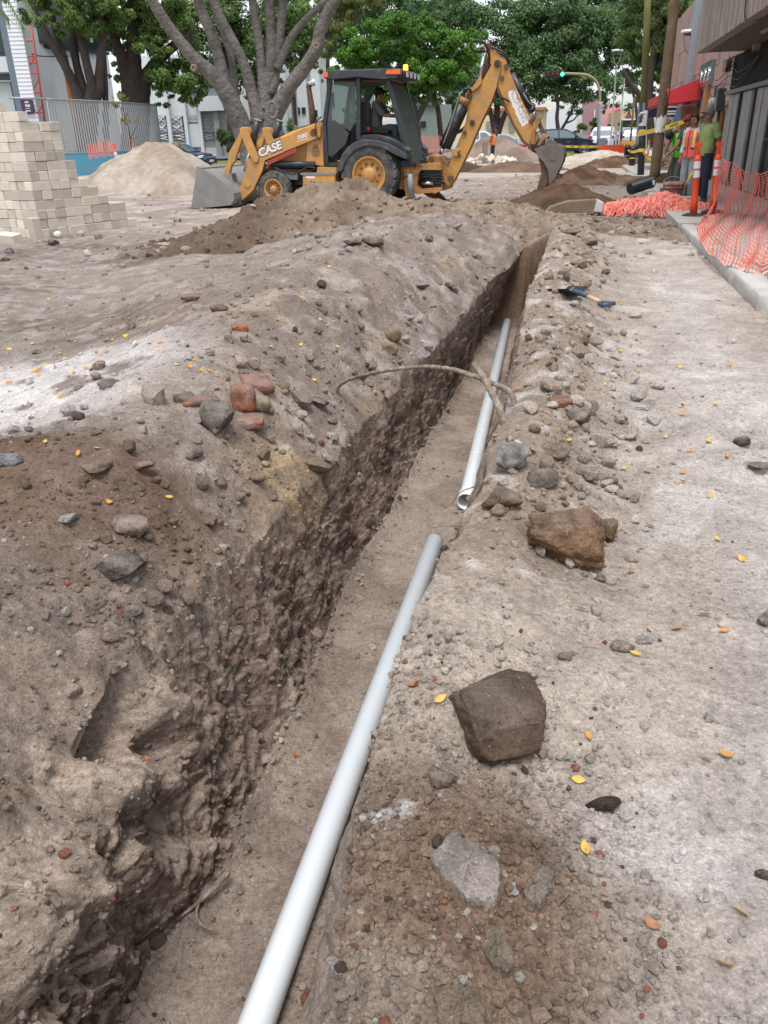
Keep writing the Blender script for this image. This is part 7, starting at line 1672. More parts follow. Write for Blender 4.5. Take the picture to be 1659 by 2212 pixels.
    if shirt is not None:
        mb = MB(); torso(mb, 0.0)
        for s in ('l', 'r'):
            a, b, c = A['sh_' + s], A['el_' + s], A['wrist_' + s]; inn = A['chest'].lerp(a, 0.45) + Vector((0, 0, 0.02*k))
            if sleeve <= 1: end = [a, a.lerp(b, sleeve*0.6), a.lerp(b, sleeve)]; rs = [.085*k, .078*k, .070*k, .072*k]
            else: end = [a, a.lerp(b, .5), b, b.lerp(c, sleeve - 1)]; rs = [.085*k, .076*k, .064*k, .055*k, .048*k]
            pts, rads = densify([inn] + end, rs, 4); tube_cloth(mb, pts, rads, 14, .005*k, 3)
        mb.build('shirt', shirt, o)
    if trousers is not None:
        mb = MB(); pts, rads = densify([A['pelvis'] - Vector((0, 0, .07*k)), A['pelvis'], A['pelvis'].lerp(A['waist'], .7)], [(.150*k, .118*k), (.152*k, .12*k), (.140*k, .108*k)], 3); tube_cloth(mb, pts, rads, 20, .005*k, 2)
        for s in ('l', 'r'):
            a, b, c = A['hip_' + s], A['kn_' + s], A['an_' + s]
            pts, rads = densify([a + (a - b)*0.08, a.lerp(b, .3), b, b.lerp(c, .5), c + (b - c)*0.02], [.098*k, .094*k, .076*k, .070*k, .068*k], 6); tube_cloth(mb, pts, rads, 16, .007*k, 5 if s == 'l' else 8)
        mb.build('trousers', trousers, o)
    for s in ('l', 'r'):
        a, t_ = A['an_' + s], A['toe_' + s]; d = (t_ - a); d.z = 0
        if d.length < 1e-4: d = Vector((0, -1, 0))
        d.normalize(); mb = MB(); g = a - Vector((0, 0, .085*k))
        rise = 0.0
        tube_cloth(mb, [g - d*.075*k + Vector((0, 0, .05*k)), g - d*.03*k + Vector((0, 0, .055*k)), g + d*.06*k + Vector((0, 0, .05*k)), g + d*.14*k + Vector((0, 0, .036*k)), g + d*.185*k + Vector((0, 0, .028*k))], [(.036*k, .040*k), (.046*k, .055*k), (.048*k, .048*k), (.048*k, .036*k), (.03*k, .022*k)], 14, 0, 1)
        mb.build('shoe', shoe, o)
    if vest is not None:
        mb = MB(); pts, rads = densify(up_t[0:6] + [A['chest'].lerp(A['neckb'], .92)], [(.178*k, .150*k), (.176*k, .148*k), (.172*k, .142*k), (.178*k, .148*k), (.185*k, .145*k), (.168*k, .122*k), (.125*k, .09*k)], 4)
        tube_cloth(mb, pts, rads, 32, .006*k, 4); ve = mb.build('safety_vest', vest[0], o)
        # piping and reflective strips as thin ribbons that follow the vest
        def strip(name, ang0, ang1, i0, i1, grow, m):
            sb = MB(); V = []; F = []; n = len(pts); ia, ib = int(i0*(n-1)), int(i1*(n-1)); st = 6
            for i in range(ia, ib + 1):
                p = pts[i]; t = (pts[min(i+1, n-1)] - pts[max(i-1, 0)]).normalized(); a = Vector((1, 0, 0)) - t*t.x; a.normalize(); b = t.cross(a)
                for j in range(st + 1):
                    w = lerp(ang0, ang1, j/st); V.append(p + a*math.cos(w)*(rads[i][0]*1.0 + grow*k) + b*math.sin(w)*(rads[i][1]*1.0 + grow*k))
            for i in range(ib - ia):
                for j in range(st): q = i*(st+1) + j; F.append((q, q+1, q+st+2, q+st+1))
            sb.add(V, F, 0, True); sb.build(name, m, ve)
        for c in ((-math.pi/2 - 0.62), (-math.pi/2 + 0.62), (math.pi/2 - .5), (math.pi/2 + .5)):
            strip('reflective_stripe', c - 0.16, c + 0.16, 0.38, 0.93, 0.012, vest[1])
            strip('stripe_core', c - 0.05, c + 0.05, 0.38, 0.93, 0.015, vest[2])
        for c in (-math.pi/2, 0.0, math.pi): strip('piping', c - 0.045, c + 0.045, 0.0, 0.93, 0.012, M_SEAT)
        for i0 in (0.0, 0.36): strip('piping', 0, 2*math.pi, i0, i0 + 0.045, 0.013, M_SEAT)
    return o
cl = lambda n, c: mat(n, c, 0.85, var=0.12, vs=9, bump=0.25, bs=60)
GREEN_T = cl('green_tshirt', (0.25, 0.33, 0.12)); NAVY = cl('navy_denim', (0.016, 0.022, 0.042)); GREYT = cl('grey_trousers', (0.30, 0.31, 0.33)); OLIVE = cl('olive_trousers', (0.085, 0.10, 0.075)); WHITET = cl('white_shirt', (0.5, 0.5, 0.56))
V_OR = (cl('vest_coral', (0.80, 0.13, 0.10)), mat('vest_yellow', (0.75, 0.62, 0.06), 0.5), mat('vest_silver', (0.62, 0.62, 0.50), 0.35))
V_GR = (cl('vest_green', (0.09, 0.52, 0.04)), mat('vest_lime', (0.36, 0.72, 0.07), 0.5), mat('vest_silver', (0, 0, 0)))
M_CAPG = cl('cap_grey', (0.10, 0.105, 0.125)); M_CAPR = cl('cap_maroon', (0.17, 0.02, 0.035)); M_CAPB = cl('cap_black', (0.012, 0.012, 0.014)); M_ORB = mat('cap_orange_brim', (0.40, 0.13, 0.04), 0.8)
LEFT = -math.pi/2                                           # local -Y (the face) turned to world -X
b = D(1530, 437, 16.8); b.z = 0.118
person('man in a green t-shirt and grey cap standing with his hands behind his back', b + Vector((-0.20, 0, 0)), LEFT + 0.30, 1.70, dict(head=(0,-.035,1.57), jaw=(0,-.05,1.50), crown=(0,-.015,1.635), el_l=(.20,.13,1.12), wrist_l=(.06,.17,.93), el_r=(-.20,.13,1.12), wrist_r=(-.05,.18,.92), kn_l=(.10,.0,.48), kn_r=(-.10,-.03,.48)), shirt=GREEN_T, sleeve=0.75, trousers=NAVY, hat=(M_CAPG, M_ORB), shoe=M_SHOE, hand_d=dict(l=(-.5, .1, -.8), r=(.5, .1, -.8)), belly=1.12)
b = D(1480, 432, 17.3); b.z = 0.116
person('woman with dark hair in a coral safety vest with yellow stripes and grey trousers', b, LEFT + 0.62, 1.62, dict(head=(0,-.03,1.565), jaw=(0,-.045,1.50)), shirt=WHITET, sleeve=1.7, trousers=GREYT, vest=V_OR, skin=M_SKIN2)
b = D(1500, 425, 18.0); b.z = 0.116
person('worker in a red-orange vest mostly hidden behind the man in the green t-shirt', b, LEFT + 0.5, 1.60, None, shirt=cl('teal_shirt', (0.03, 0.16, 0.15)), sleeve=0.7, trousers=NAVY, vest=V_OR)
b = D(1479, 422, 18.1); b.z = 0.116
person('worker in a maroon cap and white shirt behind the woman in the coral vest', b, LEFT + 0.25, 1.62, dict(neckb=(0,-.04,1.40), neck=(0,-.09,1.45), head=(0,-.15,1.56), jaw=(0,-.15,1.49), crown=(0,-.14,1.63)), shirt=WHITET, sleeve=0.6, trousers=NAVY, hat=(M_CAPR, M_CAPR))
b = D(1455, 417, 18.6); b.z = 0.115
person('worker in a bright green vest bending forward over a shovel', b, LEFT + 0.25, 1.66, dict(pelvis=(0,.04,.86), waist=(0,.03,.98), chest=(0,-.02,1.19), neckb=(0,-.08,1.335), neck=(0,-.155,1.36), jaw=(0,-.20,1.315), head=(0,-.255,1.285), crown=(0,-.315,1.255), face=(0,-.2,-1), sh_l=(.16,-.05,1.30), el_l=(.20,-.20,1.04), wrist_l=(.08,-.36,.84), sh_r=(-.16,-.05,1.30), el_r=(-.20,-.20,1.02), wrist_r=(-.04,-.34,.76), hip_l=(.09,.03,.83), kn_l=(.13,-.06,.46), hip_r=(-.09,.03,.83), kn_r=(-.13,.0,.47), an_r=(-.13,.08,.085), toe_r=(-.14,-.06,.035)), shirt=cl('grey_tshirt_dark', (0.06, 0.055, 0.055)), sleeve=0.5, trousers=OLIVE, vest=V_GR)
# his shovel
a, q = D(1381 + 0.2279*0 + 0, 0, 18.9), None
p0, p1 = D(1452, 330, 18.6), D(1433, 393, 18.5); p1.z = 0.16
o = thing('shovel', 'long-handled shovel held by the bending worker in the green vest', 'shovel', p0)
d = p1 - p0; mb = MB(); mb.cyl(Vector((0.08, 0, 0.22)), d*0.86, 0.02, n=8); mb.build('shaft', M_RUST, o)
mb = MB(); e = d.normalized(); s = e.cross(Vector((0, 1, 0))).normalized()
mb.prism([(-0.11, 0.0), (0.11, 0.0), (0.12, -0.16), (0.0, -0.28), (-0.12, -0.16)], -0.012, 0.012, 0, Matrix.Translation(d*0.84) @ Vector((0, 0, -1)).rotation_difference(e).to_matrix().to_4x4() @ Matrix.Rotation(0.6, 4, 'Z'), 0.004); mb.build('blade', M_BUCK, o)
# operator seated in the cab, turned to the rear
sx, sz = c3(665, 900, 1.0)
loc = BH.matrix_world @ Vector((0, 0, 0)) if False else (BO + bX*(c3(640, 900, 1.0)[0]) + bY*1.05); base_z = c3(640, 905, 1.0)[1]
person('operator in grey polo shirt and black cap seated in the digger cab', Vector((loc.x, loc.y, base_z - 0.42)), math.pi/2 - BA, 1.78, dict(pelvis=(0,.02,.50), waist=(0,.03,.62), chest=(0,.0,.86), neckb=(0,-.02,1.01), neck=(0,-.04,1.07), jaw=(0,-.075,1.115), head=(0,-.06,1.185), crown=(0,-.045,1.25), sh_l=(.165,-.01,.98), el_l=(.21,-.20,.76), wrist_l=(.14,-.44,.74), sh_r=(-.165,-.01,.98), el_r=(-.21,-.20,.76), wrist_r=(-.14,-.46,.76), hip_l=(.09,-.03,.48), kn_l=(.14,-.42,.50), an_l=(.14,-.50,.12), toe_l=(.14,-.63,.07), hip_r=(-.09,-.03,.48), kn_r=(-.14,-.42,.50), an_r=(-.14,-.50,.12), toe_r=(-.14,-.63,.07)), shirt=cl('grey_polo', (0.105, 0.105, 0.10)), sleeve=0.95, trousers=cl('blue_jeans', (0.05, 0.065, 0.09)), hat=(M_CAPB, M_CAPB), skin=M_SKIN2, belly=1.1)
# people further off
b = D(1064, 337, 49); b.z = 0.05
person('distant worker in an orange hi-vis vest standing by the loose bricks', b, LEFT - 0.5, 1.66, dict(el_r=(-.19,-.06,1.12), wrist_r=(-.12,-.30,1.08), el_l=(.19,-.06,1.12), wrist_l=(.12,-.30,1.05)), shirt=V_OR[0], sleeve=0.2, trousers=NAVY, vest=(cl('vest_orange', (0.80, 0.20, 0.04)), V_OR[1], V_OR[2]), hat=(M_CAPB, M_CAPB))
b = D(1069, 336, 53); b.z = 0.2
person('person half hidden behind the distant worker in orange', b, LEFT - 0.3, 1.74, None, shirt=cl('dark_shirt', (0.05, 0.05, 0.05)), sleeve=0.6, trousers=NAVY)
b = D(1190, 334, 51); b.z = 0.0
person('person in a dark cap and white-blue top bending behind the digger bucket', b, LEFT + 0.9, 1.66, dict(pelvis=(0,.10,.80), waist=(0,.0,.90), chest=(0,-.20,1.02), neckb=(0,-.34,1.09), neck=(0,-.40,1.12), jaw=(0,-.455,1.12), head=(0,-.47,1.19), crown=(0,-.48,1.255), sh_l=(.16,-.28,1.08), el_l=(.20,-.34,.82), wrist_l=(.14,-.46,.62), sh_r=(-.16,-.28,1.08), el_r=(-.20,-.34,.82), wrist_r=(-.14,-.46,.62)), shirt=cl('white_blue_top', (0.45, 0.52, 0.60)), sleeve=0.6, trousers=NAVY, hat=(M_CAPB, M_CAPB))
b = D(386, 352, 47); b.z = 0.1
person('person in a khaki top walking in front of the dark blue car', b, LEFT + 2.2, 1.66, None, shirt=cl('khaki_top', (0.22, 0.19, 0.12)), sleeve=0.6, trousers=NAVY)
b = D(1338, 318, 66); b.z = 0.0
person('distant person in black beside the parked pick-up', b, LEFT, 1.70, None, shirt=M_SEAT, sleeve=1.6, trousers=M_SEAT)
# ------------------------------------------------------------------ block stack
M_BLOCK = mat('cream_block', (0.59, 0.53, 0.45), 0.9, var=0.12, vs=5, bump=0.5, bs=50, dirt=(0.36, 0.30, 0.24), dirt_amt=0.3, ds=4, objvar=0.24)
c0 = P(90, 516); c0.z = 0.0; e_ = D(285, 478, 16.2) - c0; e_.z = 0; e1 = e_.normalized(); e2 = Vector((-e1.y, e1.x, 0))
BS = thing('block_stack', 'tall stepped stack of cream concrete blocks at the left of the site', 'block stack', c0, math.atan2(e1.y, e1.x))
rb = random.Random(12)
def block_mesh(L, Wd, H):
    ms = []
    for v in range(3):
        r = random.Random(int(L*100) + v); b = bmesh.new(); bmesh.ops.create_cube(b, size=1)
        bmesh.ops.bevel(b, geom=b.edges[:], offset=0.035, segments=1, affect='EDGES')
        for q in b.verts: q.co = Vector((q.co.x*L, q.co.y*Wd, q.co.z*H)) + Vector((r.uniform(-.004, .004), r.uniform(-.004, .004), r.uniform(-.004, .004)))
        m = bpy.data.meshes.new('block'); b.to_mesh(m); b.free(); m.materials.append(M_BLOCK); ms.append(m)
    return ms
BM = {'s': block_mesh(0.392, 0.193, 0.146), 'h': block_mesh(0.193, 0.392, 0.146)}
def put_block(kind, x, y, z):
    o = link('block', rb.choice(BM[kind]), BS, (x + rb.uniform(-.006, .006), y + rb.uniform(-.014, .014), z + 0.075))
    o.rotation_euler = (0, 0, rb.uniform(-.02, .02)); return o
LEN = [2.15, 2.08, 2.0, 1.55, 1.42, 1.16, 1.02, 0.97, 0.92, 0.88, 0.84, 0.80, 0.18]
HC = 0.152
for k, Lk in enumerate(LEN):
    z = k*HC; nxt = LEN[k+1] if k + 1 < len(LEN) else -1
    x = 0.0; setb = 0.012*k*0.5
    x0s = 0.0 if k < 12 else -0.0
    first = True
    while x < Lk - 0.12:
        kind = 's' if rb.random() < 0.40 and x + 0.4 <= Lk + 0.05 else 'h'
        w = 0.4 if kind == 's' else 0.2
        put_block(kind, x + w/2 + setb, (0.1 if kind == 's' else 0.2) + setb, z)
        if kind == 's' or x + w > nxt - 0.1: put_block('s' if kind == 's' else 'h', x + w/2 + setb, (0.3 if kind == 's' else 0.6) + setb, z)
        if x + w > nxt - 0.1: put_block(kind, x + w/2 + setb, (0.5 if kind == 's' else 1.0) + setb, z)
        x += w
    y = 0.4
    while y < 2.2:                                       # left face
        kind = 'h' if rb.random() < 0.5 else 's'; w = 0.4 if kind == 'h' else 0.2
        put_block(kind, (0.1 if kind == 'h' else 0.2) + setb, y + w/2 + setb, z); y += w
        if k >= 11: put_block(kind, (0.3 if kind == 'h' else 0.6) + setb, y - w/2 + setb, z)
y = 0.55
while y < 2.0: put_block('h', 0.12, y + 0.2, len(LEN)*HC); y += 0.4
b = D(77, 502, 13.9); b.z = 0.19
o = link('concrete_block', BM['s'][0], None, b, (0.0, math.pi/2 - 0.05, 0.9)); tag(o, 'single cream block standing on end in front of the block stack', 'concrete block')
b = D(20, 515, 13.7); b.z = 0.085
o = link('concrete_block', BM['s'][1], None, b, (0.15, 0.05, -0.5)); o.scale = (1.05, 1.0, 1.1); tag(o, 'dark-sided cream block lying tilted at the foot of the block stack', 'concrete block')
b = P(121, 513); mb = MB(); mb.lathe([(0, 0), (0.045, 0), (0.06, 0.15), (0.0, 0.15)], 16, 0, None, 'Z'); tag(mb.build('plastic_cup', mat('white_cup', (0.7, 0.7, 0.7), 0.3), None, b + Vector((0, 0, 0.05)), (1.5, 0.2, 0.7)), 'white disposable cup lying beside the block stack', 'cup')
b = P(20, 549); mb = MB(); mb.lathe([(0, 0), (0.05, 0), (0.065, 0.10), (0.06, 0.16), (0.025, 0.2), (0.0, 0.2)], 12, 0, None, 'Z'); tag(mb.build('plastic_bottle', glass_mat('clear_plastic', (0.85, 0.88, 0.9), 0.7, 0.15), None, b, (1.2, 0.3, 0.4)), 'crumpled clear plastic bottle on the ground at the left', 'bottle')
# loose blocks in front of the far soil pile
LB = thing('block_pile', 'tumbled pile of loose concrete blocks beside the distant worker in orange', 'block pile', D(1058, 356, 41).xy.to_3d())
for k in range(64):
    q = rb.random(); x = rb.uniform(-1.25, 1.25); row = rb.random()
    z = 0.08 if k < 24 else (0.22 + 0.30*rb.random()*(1 - abs(x)/1.4))
    o = link('block', rb.choice(BM[rb.choice('sh')]), LB, (x, rb.uniform(-.35, .15) if k < 24 else rb.uniform(-.1, .7), z))
    o.rotation_euler = (0, 0, rb.uniform(-.4, .4)) if k < 24 else (rb.uniform(-1.2, 1.2), rb.uniform(-1.2, 1.2), rb.uniform(0, 3.1))
a = D(1046, 338, 46); mb = MB(); mb.box((-0.13, -0.1, 0), (0.13, 0.1, 1.0), bev=0.02); tag(mb.build('wooden_post', mat('grey_wood', (0.24, 0.20, 0.17), 0.9, var=0.2), None, Vector((a.x, a.y, 0.1)), (0, 0.05, 0)), 'grey upright board standing among the loose blocks', 'post')

# ------------------------------------------------------------------ trees
def leaf_mat(name, trans=0.35):
    m = bpy.data.materials.new(name); m.use_nodes = True; nt = m.node_tree; N = nt.nodes; L = nt.links; N.clear()
    o = N.new('ShaderNodeOutputMaterial'); at = N.new('ShaderNodeAttribute'); at.attribute_name = 'Col'
    d = N.new('ShaderNodeBsdfPrincipled'); d.inputs['Roughness'].default_value = 0.5; d.inputs['Specular IOR Level'].default_value = 0.35
    t = N.new('ShaderNodeBsdfTranslucent'); mx = N.new('ShaderNodeMixShader'); mx.inputs[0].default_value = trans
    L.new(at.outputs['Color'], d.inputs['Base Color']); L.new(at.outputs['Color'], t.inputs['Color']); L.new(d.outputs[0], mx.inputs[1]); L.new(t.outputs[0], mx.inputs[2]); L.new(mx.outputs[0], o.inputs['Surface'])
    return m
M_LEAF = leaf_mat('foliage')
M_BARKG = mat('grey_bark', (0.150, 0.134, 0.122), 0.9, var=0.40, vs=2.2, bump=0.9, bs=6, dirt=(0.075, 0.062, 0.055), dirt_amt=0.5, ds=1.3)
for q_ in [n for n in M_BARKG.node_tree.nodes if n.type == 'BUMP']: q_.inputs['Distance'].default_value = 0.15
M_BARKD = mat('dark_bark', (0.055, 0.042, 0.034), 0.95, var=0.35, vs=3, bump=0.8, bs=9)
def crown(parent, blobs, n, size, pal, seed, asp=0.55, droop=0.5, sub=16, dens=0.55, name='crown'):
    """leaf faces spread through sub-clumps of the crown's volume; blobs: (x, y, rx, ry, distance) measured in the photograph"""
    r = np.random.RandomState(seed); Cs = []; Rs = []; wts = []
    for (x, y, rx, ry, Yd_) in blobs:
        c = np.array(D(x, y, Yd_)[:]); mx = rx*Yd_/1883*1.04; mz = ry*Yd_/1883*1.12; my = (mx + mz)/2*0.8
        k = max(4, int(sub*rx*ry/2500*(60/Yd_)**0)); 
        for _ in range(k):
            d = r.normal(size=3); d /= np.linalg.norm(d); q = r.uniform(0.25, 1.0)**0.6
            cc = c + d*np.array([mx, my, mz])*q*0.86; rad = r.uniform(0.16, 0.34)*min(mx, mz)
            Cs.append(cc); Rs.append(np.array([rad*1.25, rad*1.25, rad*0.85])); wts.append(rad**2)
    Cs = np.array(Cs); Rs = np.array(Rs); wts = np.array(wts); wts /= wts.sum()
    pick = r.choice(len(Cs), n, p=wts)
    d = r.normal(size=(n, 3)); d /= np.linalg.norm(d, axis=1)[:, None]
    q = r.uniform(0, 1, n)**dens
    ctr = Cs[pick] + d*Rs[pick]*q[:, None]
    # leaf orientation: leans outward and down
    nrm = d*0.7 + r.normal(size=(n, 3))*0.55 + np.array([0, -0.1, 0.55]); nrm /= np.linalg.norm(nrm, axis=1)[:, None]
    ax = r.normal(size=(n, 3)) + np.array([0, 0, -droop*2]); ax -= nrm*(ax*nrm).sum(1)[:, None]; ax /= np.linalg.norm(ax, axis=1)[:, None] + 1e-9
    bx = np.cross(nrm, ax); s = size*r.uniform(0.6, 1.3, n)[:, None]
    a = ax*s; b = bx*s*asp
    V = np.stack([ctr - a*0.5, ctr - b*0.5 + nrm*s*0.06, ctr + a*0.5, ctr + b*0.5 + nrm*s*0.06], 1).reshape(-1, 3)
    F = np.arange(n*4).reshape(n, 4)
    tone = r.uniform(0, 1, n)*0.5 + 0.5*r.uniform(0, 1, len(Cs))[pick]
    p0, p1 = (np.array(q) for q in pal)
    C = (p0[None]*(1 - tone[:, None]) + p1[None]*tone[:, None])*r.uniform(0.75, 1.25, n)[:, None]
    o_ = np.array(parent.location[:]); me = np_mesh(name, V - o_, F, [M_LEAF], smooth=False); set_col(me, np.repeat(C, 4, 0))
    return link(name, me, parent)
def limbs(parent, segs, m, n=12, name='trunk', seed=1):
    """segs: list of [(x, y, width, distance), ...] in photograph units"""
    rr = random.Random(seed); mb = MB(); o_ = Vector(parent.location)
    for sg in segs:
        pts = [D(x, y, Y) - o_ for x, y, w, Y in sg]; rad = [w*(0.43 if m is M_BARKG else 0.5)*Y/1883*1.02 for x, y, w, Y in sg]
        k = 6; sp = smooth_path(pts, k); rs = []
        for i in range(len(sp)):
            t = i/k; j = min(int(t), len(rad)-2); rs.append(lerp(rad[j], rad[j+1], min(1, t - j))*rr.uniform(0.95, 1.05))
        mb.tube(sp, rs, n)
    return mb.build(name, m, parent)
def tree(name, label, base, segs, m, group=None, seed=1):
    o = thing(name, label, 'tree', base, group=group); limbs(o, segs, m, seed=seed); return o
Yg = 38.0
b = D(560, 352, Yg); b.z = 0
g = lambda *q: [(x, y, w, Yg + dy) for x, y, w, dy in q]
T1 = tree('shade_tree', 'big smooth grey multi-stemmed tree directly behind the loader arms', b, [
    g((548,352,64,0),(540,318,58,0),(528,290,52,0),(508,240,46,-.2),(482,190,40,-.4),(456,158,35,-.6),(425,132,31,-.8),(394,96,28,-1),(362,55,26,-1.2),(334,10,24,-1.4),(310,-40,22,-1.6)),
    g((592,352,66,.2),(590,315,70,.2),(585,285,66,.1),(590,250,46,0),(607,221,40,-.1),(628,184,34,-.3),(659,145,31,-.5),(684,104,30,-.7),(691,68,28,-.8),(704,38,27,-.9),(722,0,26,-1),(738,-40,24,-1)),
    g((566,352,60,.3),(566,300,70,.3),(568,260,60,.3),(574,200,40,.4),(586,150,30,.4),(586,100,25,.5),(584,50,24,.6),(580,-30,22,.7)),
    g((500,225,34,0),(486,180,30,.2),(470,115,27,.4),(455,68,25,.5),(438,30,24,.6),(418,-30,22,.7)),
    g((512,235,24,.2),(507,195,18,.6),(502,140,16,.9),(491,96,15,1.1),(476,52,15,1.2),(452,-30,14,1.3)),
    g((560,262,40,-.1),(545,205,28,-.1),(529,145,25,-.1),(508,98,23,0),(487,58,21,.1),(462,5,20,.2),(450,-40,18,.2)),
    g((568,240,36,.1),(568,190,26,.3),(563,120,22,.5),(556,70,20,.6),(548,20,19,.7),(542,-40,18,.8)),
    g((585,205,30,.3),(598,135,24,.5),(606,60,21,.6),(612,0,19,.7),(614,-40,18,.7)),
    g((598,150,22,.2),(612,118,18,.3),(630,80,17,.3),(655,48,16,.3),(700,5,15,.2),(730,-30,14,.2))], M_BARKG, seed=3)
mb = MB(); q = D(588, 238, Yg - 1.15) - b
mb.tube([q + Vector((0.20*math.cos(a), 0.06*math.sin(a), 0.30*math.sin(a))) for a in [2*math.pi*i/16 for i in range(17)]], 0.075, 8); mb.build('bark_knot', M_BARKG, T1)
for x, y in ((418, 147), (683, 99)):
    mb = MB(); mb.lathe([(0.15, 0.05), (0.13, -0.05), (0.08, -0.06), (0.05, -0.02), (0, 0.0)], 12, 0, Matrix.Translation(D(x, y, Yg - 1.35) - b)); mb.build('branch_scar', mat('pale_scar', (0.20, 0.15, 0.115), 0.9, var=0.3, vs=8), T1)
crown(T1, [(735, 10, 28, 60, 37), (650, -70, 140, 60, 38), (420, -90, 200, 70, 38)], 5200, 0.22, ((0.055, 0.09, 0.03), (0.16, 0.20, 0.05)), 21, asp=0.22, droop=1.6)
PAL_M = ((0.045, 0.085, 0.03), (0.15, 0.24, 0.06)); PAL_D = ((0.050, 0.105, 0.044), (0.165, 0.26, 0.09)); PAL_B = ((0.045, 0.125, 0.018), (0.14, 0.31, 0.035)); PAL_Y = ((0.06, 0.09, 0.02), (0.20, 0.25, 0.05))
Y2 = 50.0; b = D(185, 232, Y2); b.z = 0; h_ = lambda *q: [(x, y, w, Y2 + dy) for x, y, w, dy in q]
T2 = tree('street_tree', 'dark forked tree with thin spreading limbs behind the slat fence, left of two', b, [
    h_((182,330,34,0),(180,250,32,0),(172,215,30,0),(158,180,22,0),(142,145,18,-.2),(122,112,15,-.4),(104,80,13,-.6),(88,48,11,-.8),(70,10,10,-1)),
    h_((142,140,16,0),(134,110,14,0),(126,92,13,.2),(118,60,12,.4),(112,20,10,.5)),
    h_((186,330,30,.3),(184,215,26,.3),(176,180,18,.3),(168,150,17,.4),(160,110,16,.4),(158,70,14,.5),(152,20,12,.6)),
    h_((192,330,34,0),(196,225,34,0),(212,200,22,0),(214,165,18,0),(218,120,17,0),(222,70,16,0),(214,30,14,0),(230,-20,12,0)),
    h_((196,215,26,-.1),(198,185,20,-.2),(190,150,18,-.2),(180,105,16,-.2),(170,60,14,-.3),(166,0,12,-.3)),
    h_((230,330,14,.5),(228,215,12,.5),(226,160,12,.5),(222,90,11,.5),(232,30,11,.5))], M_BARKD, seed=5)
crown(T2, [(150, 30, 85, 42, 49), (100, 55, 40, 24, 48.5), (205, 20, 60, 50, 50), (60, 10, 50, 34, 49), (140, -40, 120, 50, 50), (176, 62, 40, 22, 50)], 38000, 0.15, ((0.055, 0.105, 0.03), (0.18, 0.28, 0.06)), 22, asp=0.5, droop=0.8)
Y3 = 53.0; b = D(290, 232, Y3); b.z = 0; h_ = lambda *q: [(x, y, w, Y3 + dy) for x, y, w, dy in q]
T3 = tree('street_tree', 'thick dark tree with a wide fork and dense hanging leaves behind the fence', b, [
    h_((292,330,60,0),(292,250,58,0),(290,205,54,0),(276,160,34,0),(262,120,24,-.2),(250,90,20,-.3),(240,55,17,-.4),(228,10,15,-.5)),
    h_((296,330,54,.2),(302,205,44,.2),(318,165,30,.2),(338,135,22,.1),(362,110,20,0),(385,92,18,0),(420,60,16,0)),
    h_((292,240,44,0),(290,170,36,0),(288,110,30,0),(290,50,26,0),(292,-20,24,0))], M_BARKD, seed=6)
crown(T3, [(300, 60, 46, 62, 52.0), (240, 60, 36, 56, 53), (262, 130, 30, 50, 54.5), (350, 60, 60, 60, 53), (372, 150, 60, 58, 52.5), (352, 205, 28, 40, 52.5), (420, 130, 44, 62, 53.5), (415, 205, 32, 30, 53), (300, -20, 140, 50, 53), (240, 170, 24, 50, 55)], 62000, 0.165, ((0.05, 0.095, 0.03), (0.20, 0.31, 0.07)), 23, asp=0.6, droop=0.9)
Y4 = 45.0; b = D(905, 330, Y4); b.z = 0; h_ = lambda *q: [(x, y, w, Y4 + dy) for x, y, w, dy in q]
T4 = tree('flame_tree', 'bright green spreading feathery tree behind the digger cab', b, [
    h_((905,330,16,0),(900,270,14,0),(890,220,13,0),(860,170,11,0),(820,130,9,0)), h_((900,260,13,0),(930,200,11,0),(960,150,10,0),(1000,110,8,0)), h_((955,318,11,1),(950,270,11,1),(945,230,10,1),(930,180,9,1)), h_((775,250,18,1),(800,200,14,1),(840,150,10,1))], M_BARKD, seed=7)
crown(T4, [(880, 75, 110, 42, 45), (770, 110, 50, 46, 44.5), (740, 145, 34, 36, 44.5), (980, 100, 64, 50, 45), (870, 150, 120, 50, 45), (960, 165, 52, 40, 44.5), (1030, 85, 26, 30, 45.5), (850, 200, 110, 34, 45.5), (935, 215, 24, 22, 45)], 64000, 0.17, PAL_B, 24, asp=0.42, droop=0.35, sub=20)
Y5 = 74.0; b = D(1072, 285, Y5); b.z = 0; h_ = lambda *q: [(x, y, w, Y5 + dy) for x, y, w, dy in q]
T5 = tree('street_tree', 'large dark green tree behind the digging arm with a low forked trunk', b, [
    h_((1072,312,20,0),(1072,285,20,0),(1066,265,13,0),(1060,245,10,0),(1052,215,9,0)), h_((1074,290,16,0),(1084,262,12,0),(1094,240,9,0),(1104,210,8,0)), h_((1072,285,15,.3),(1074,240,12,.3),(1074,190,10,.3))], M_BARKD, seed=8)
crown(T5, [(1010, 40, 90, 50, 76), (1090, 60, 90, 62, 75), (1170, 60, 90, 70, 74), (1120, 150, 90, 60, 74), (1060, 190, 60, 44, 74), (1180, 190, 70, 46, 74.5), (960, 20, 90, 40, 78), (1000, 150, 60, 60, 78), (1030, 225, 40, 24, 76), (985, 230, 40, 26, 76)], 56000, 0.24, PAL_D, 25, asp=0.6, droop=0.4, sub=20)
Y6 = 72.0; b = D(1208, 290, Y6); b.z = 0; h_ = lambda *q: [(x, y, w, Y6 + dy) for x, y, w, dy in q]
T6 = tree('street_tree', 'dark green tree with a thin v-shaped trunk behind the parked dark car', b, [
    h_((1206,315,9,0),(1206,285,9,0),(1203,255,8,0),(1205,225,7,0),(1200,190,6,0)), h_((1208,288,8,0),(1220,268,6,0),(1232,245,5,0),(1244,215,4,0)), h_((1222,266,4,0),(1240,258,3,0),(1252,240,3,0))], M_BARKD, seed=9)
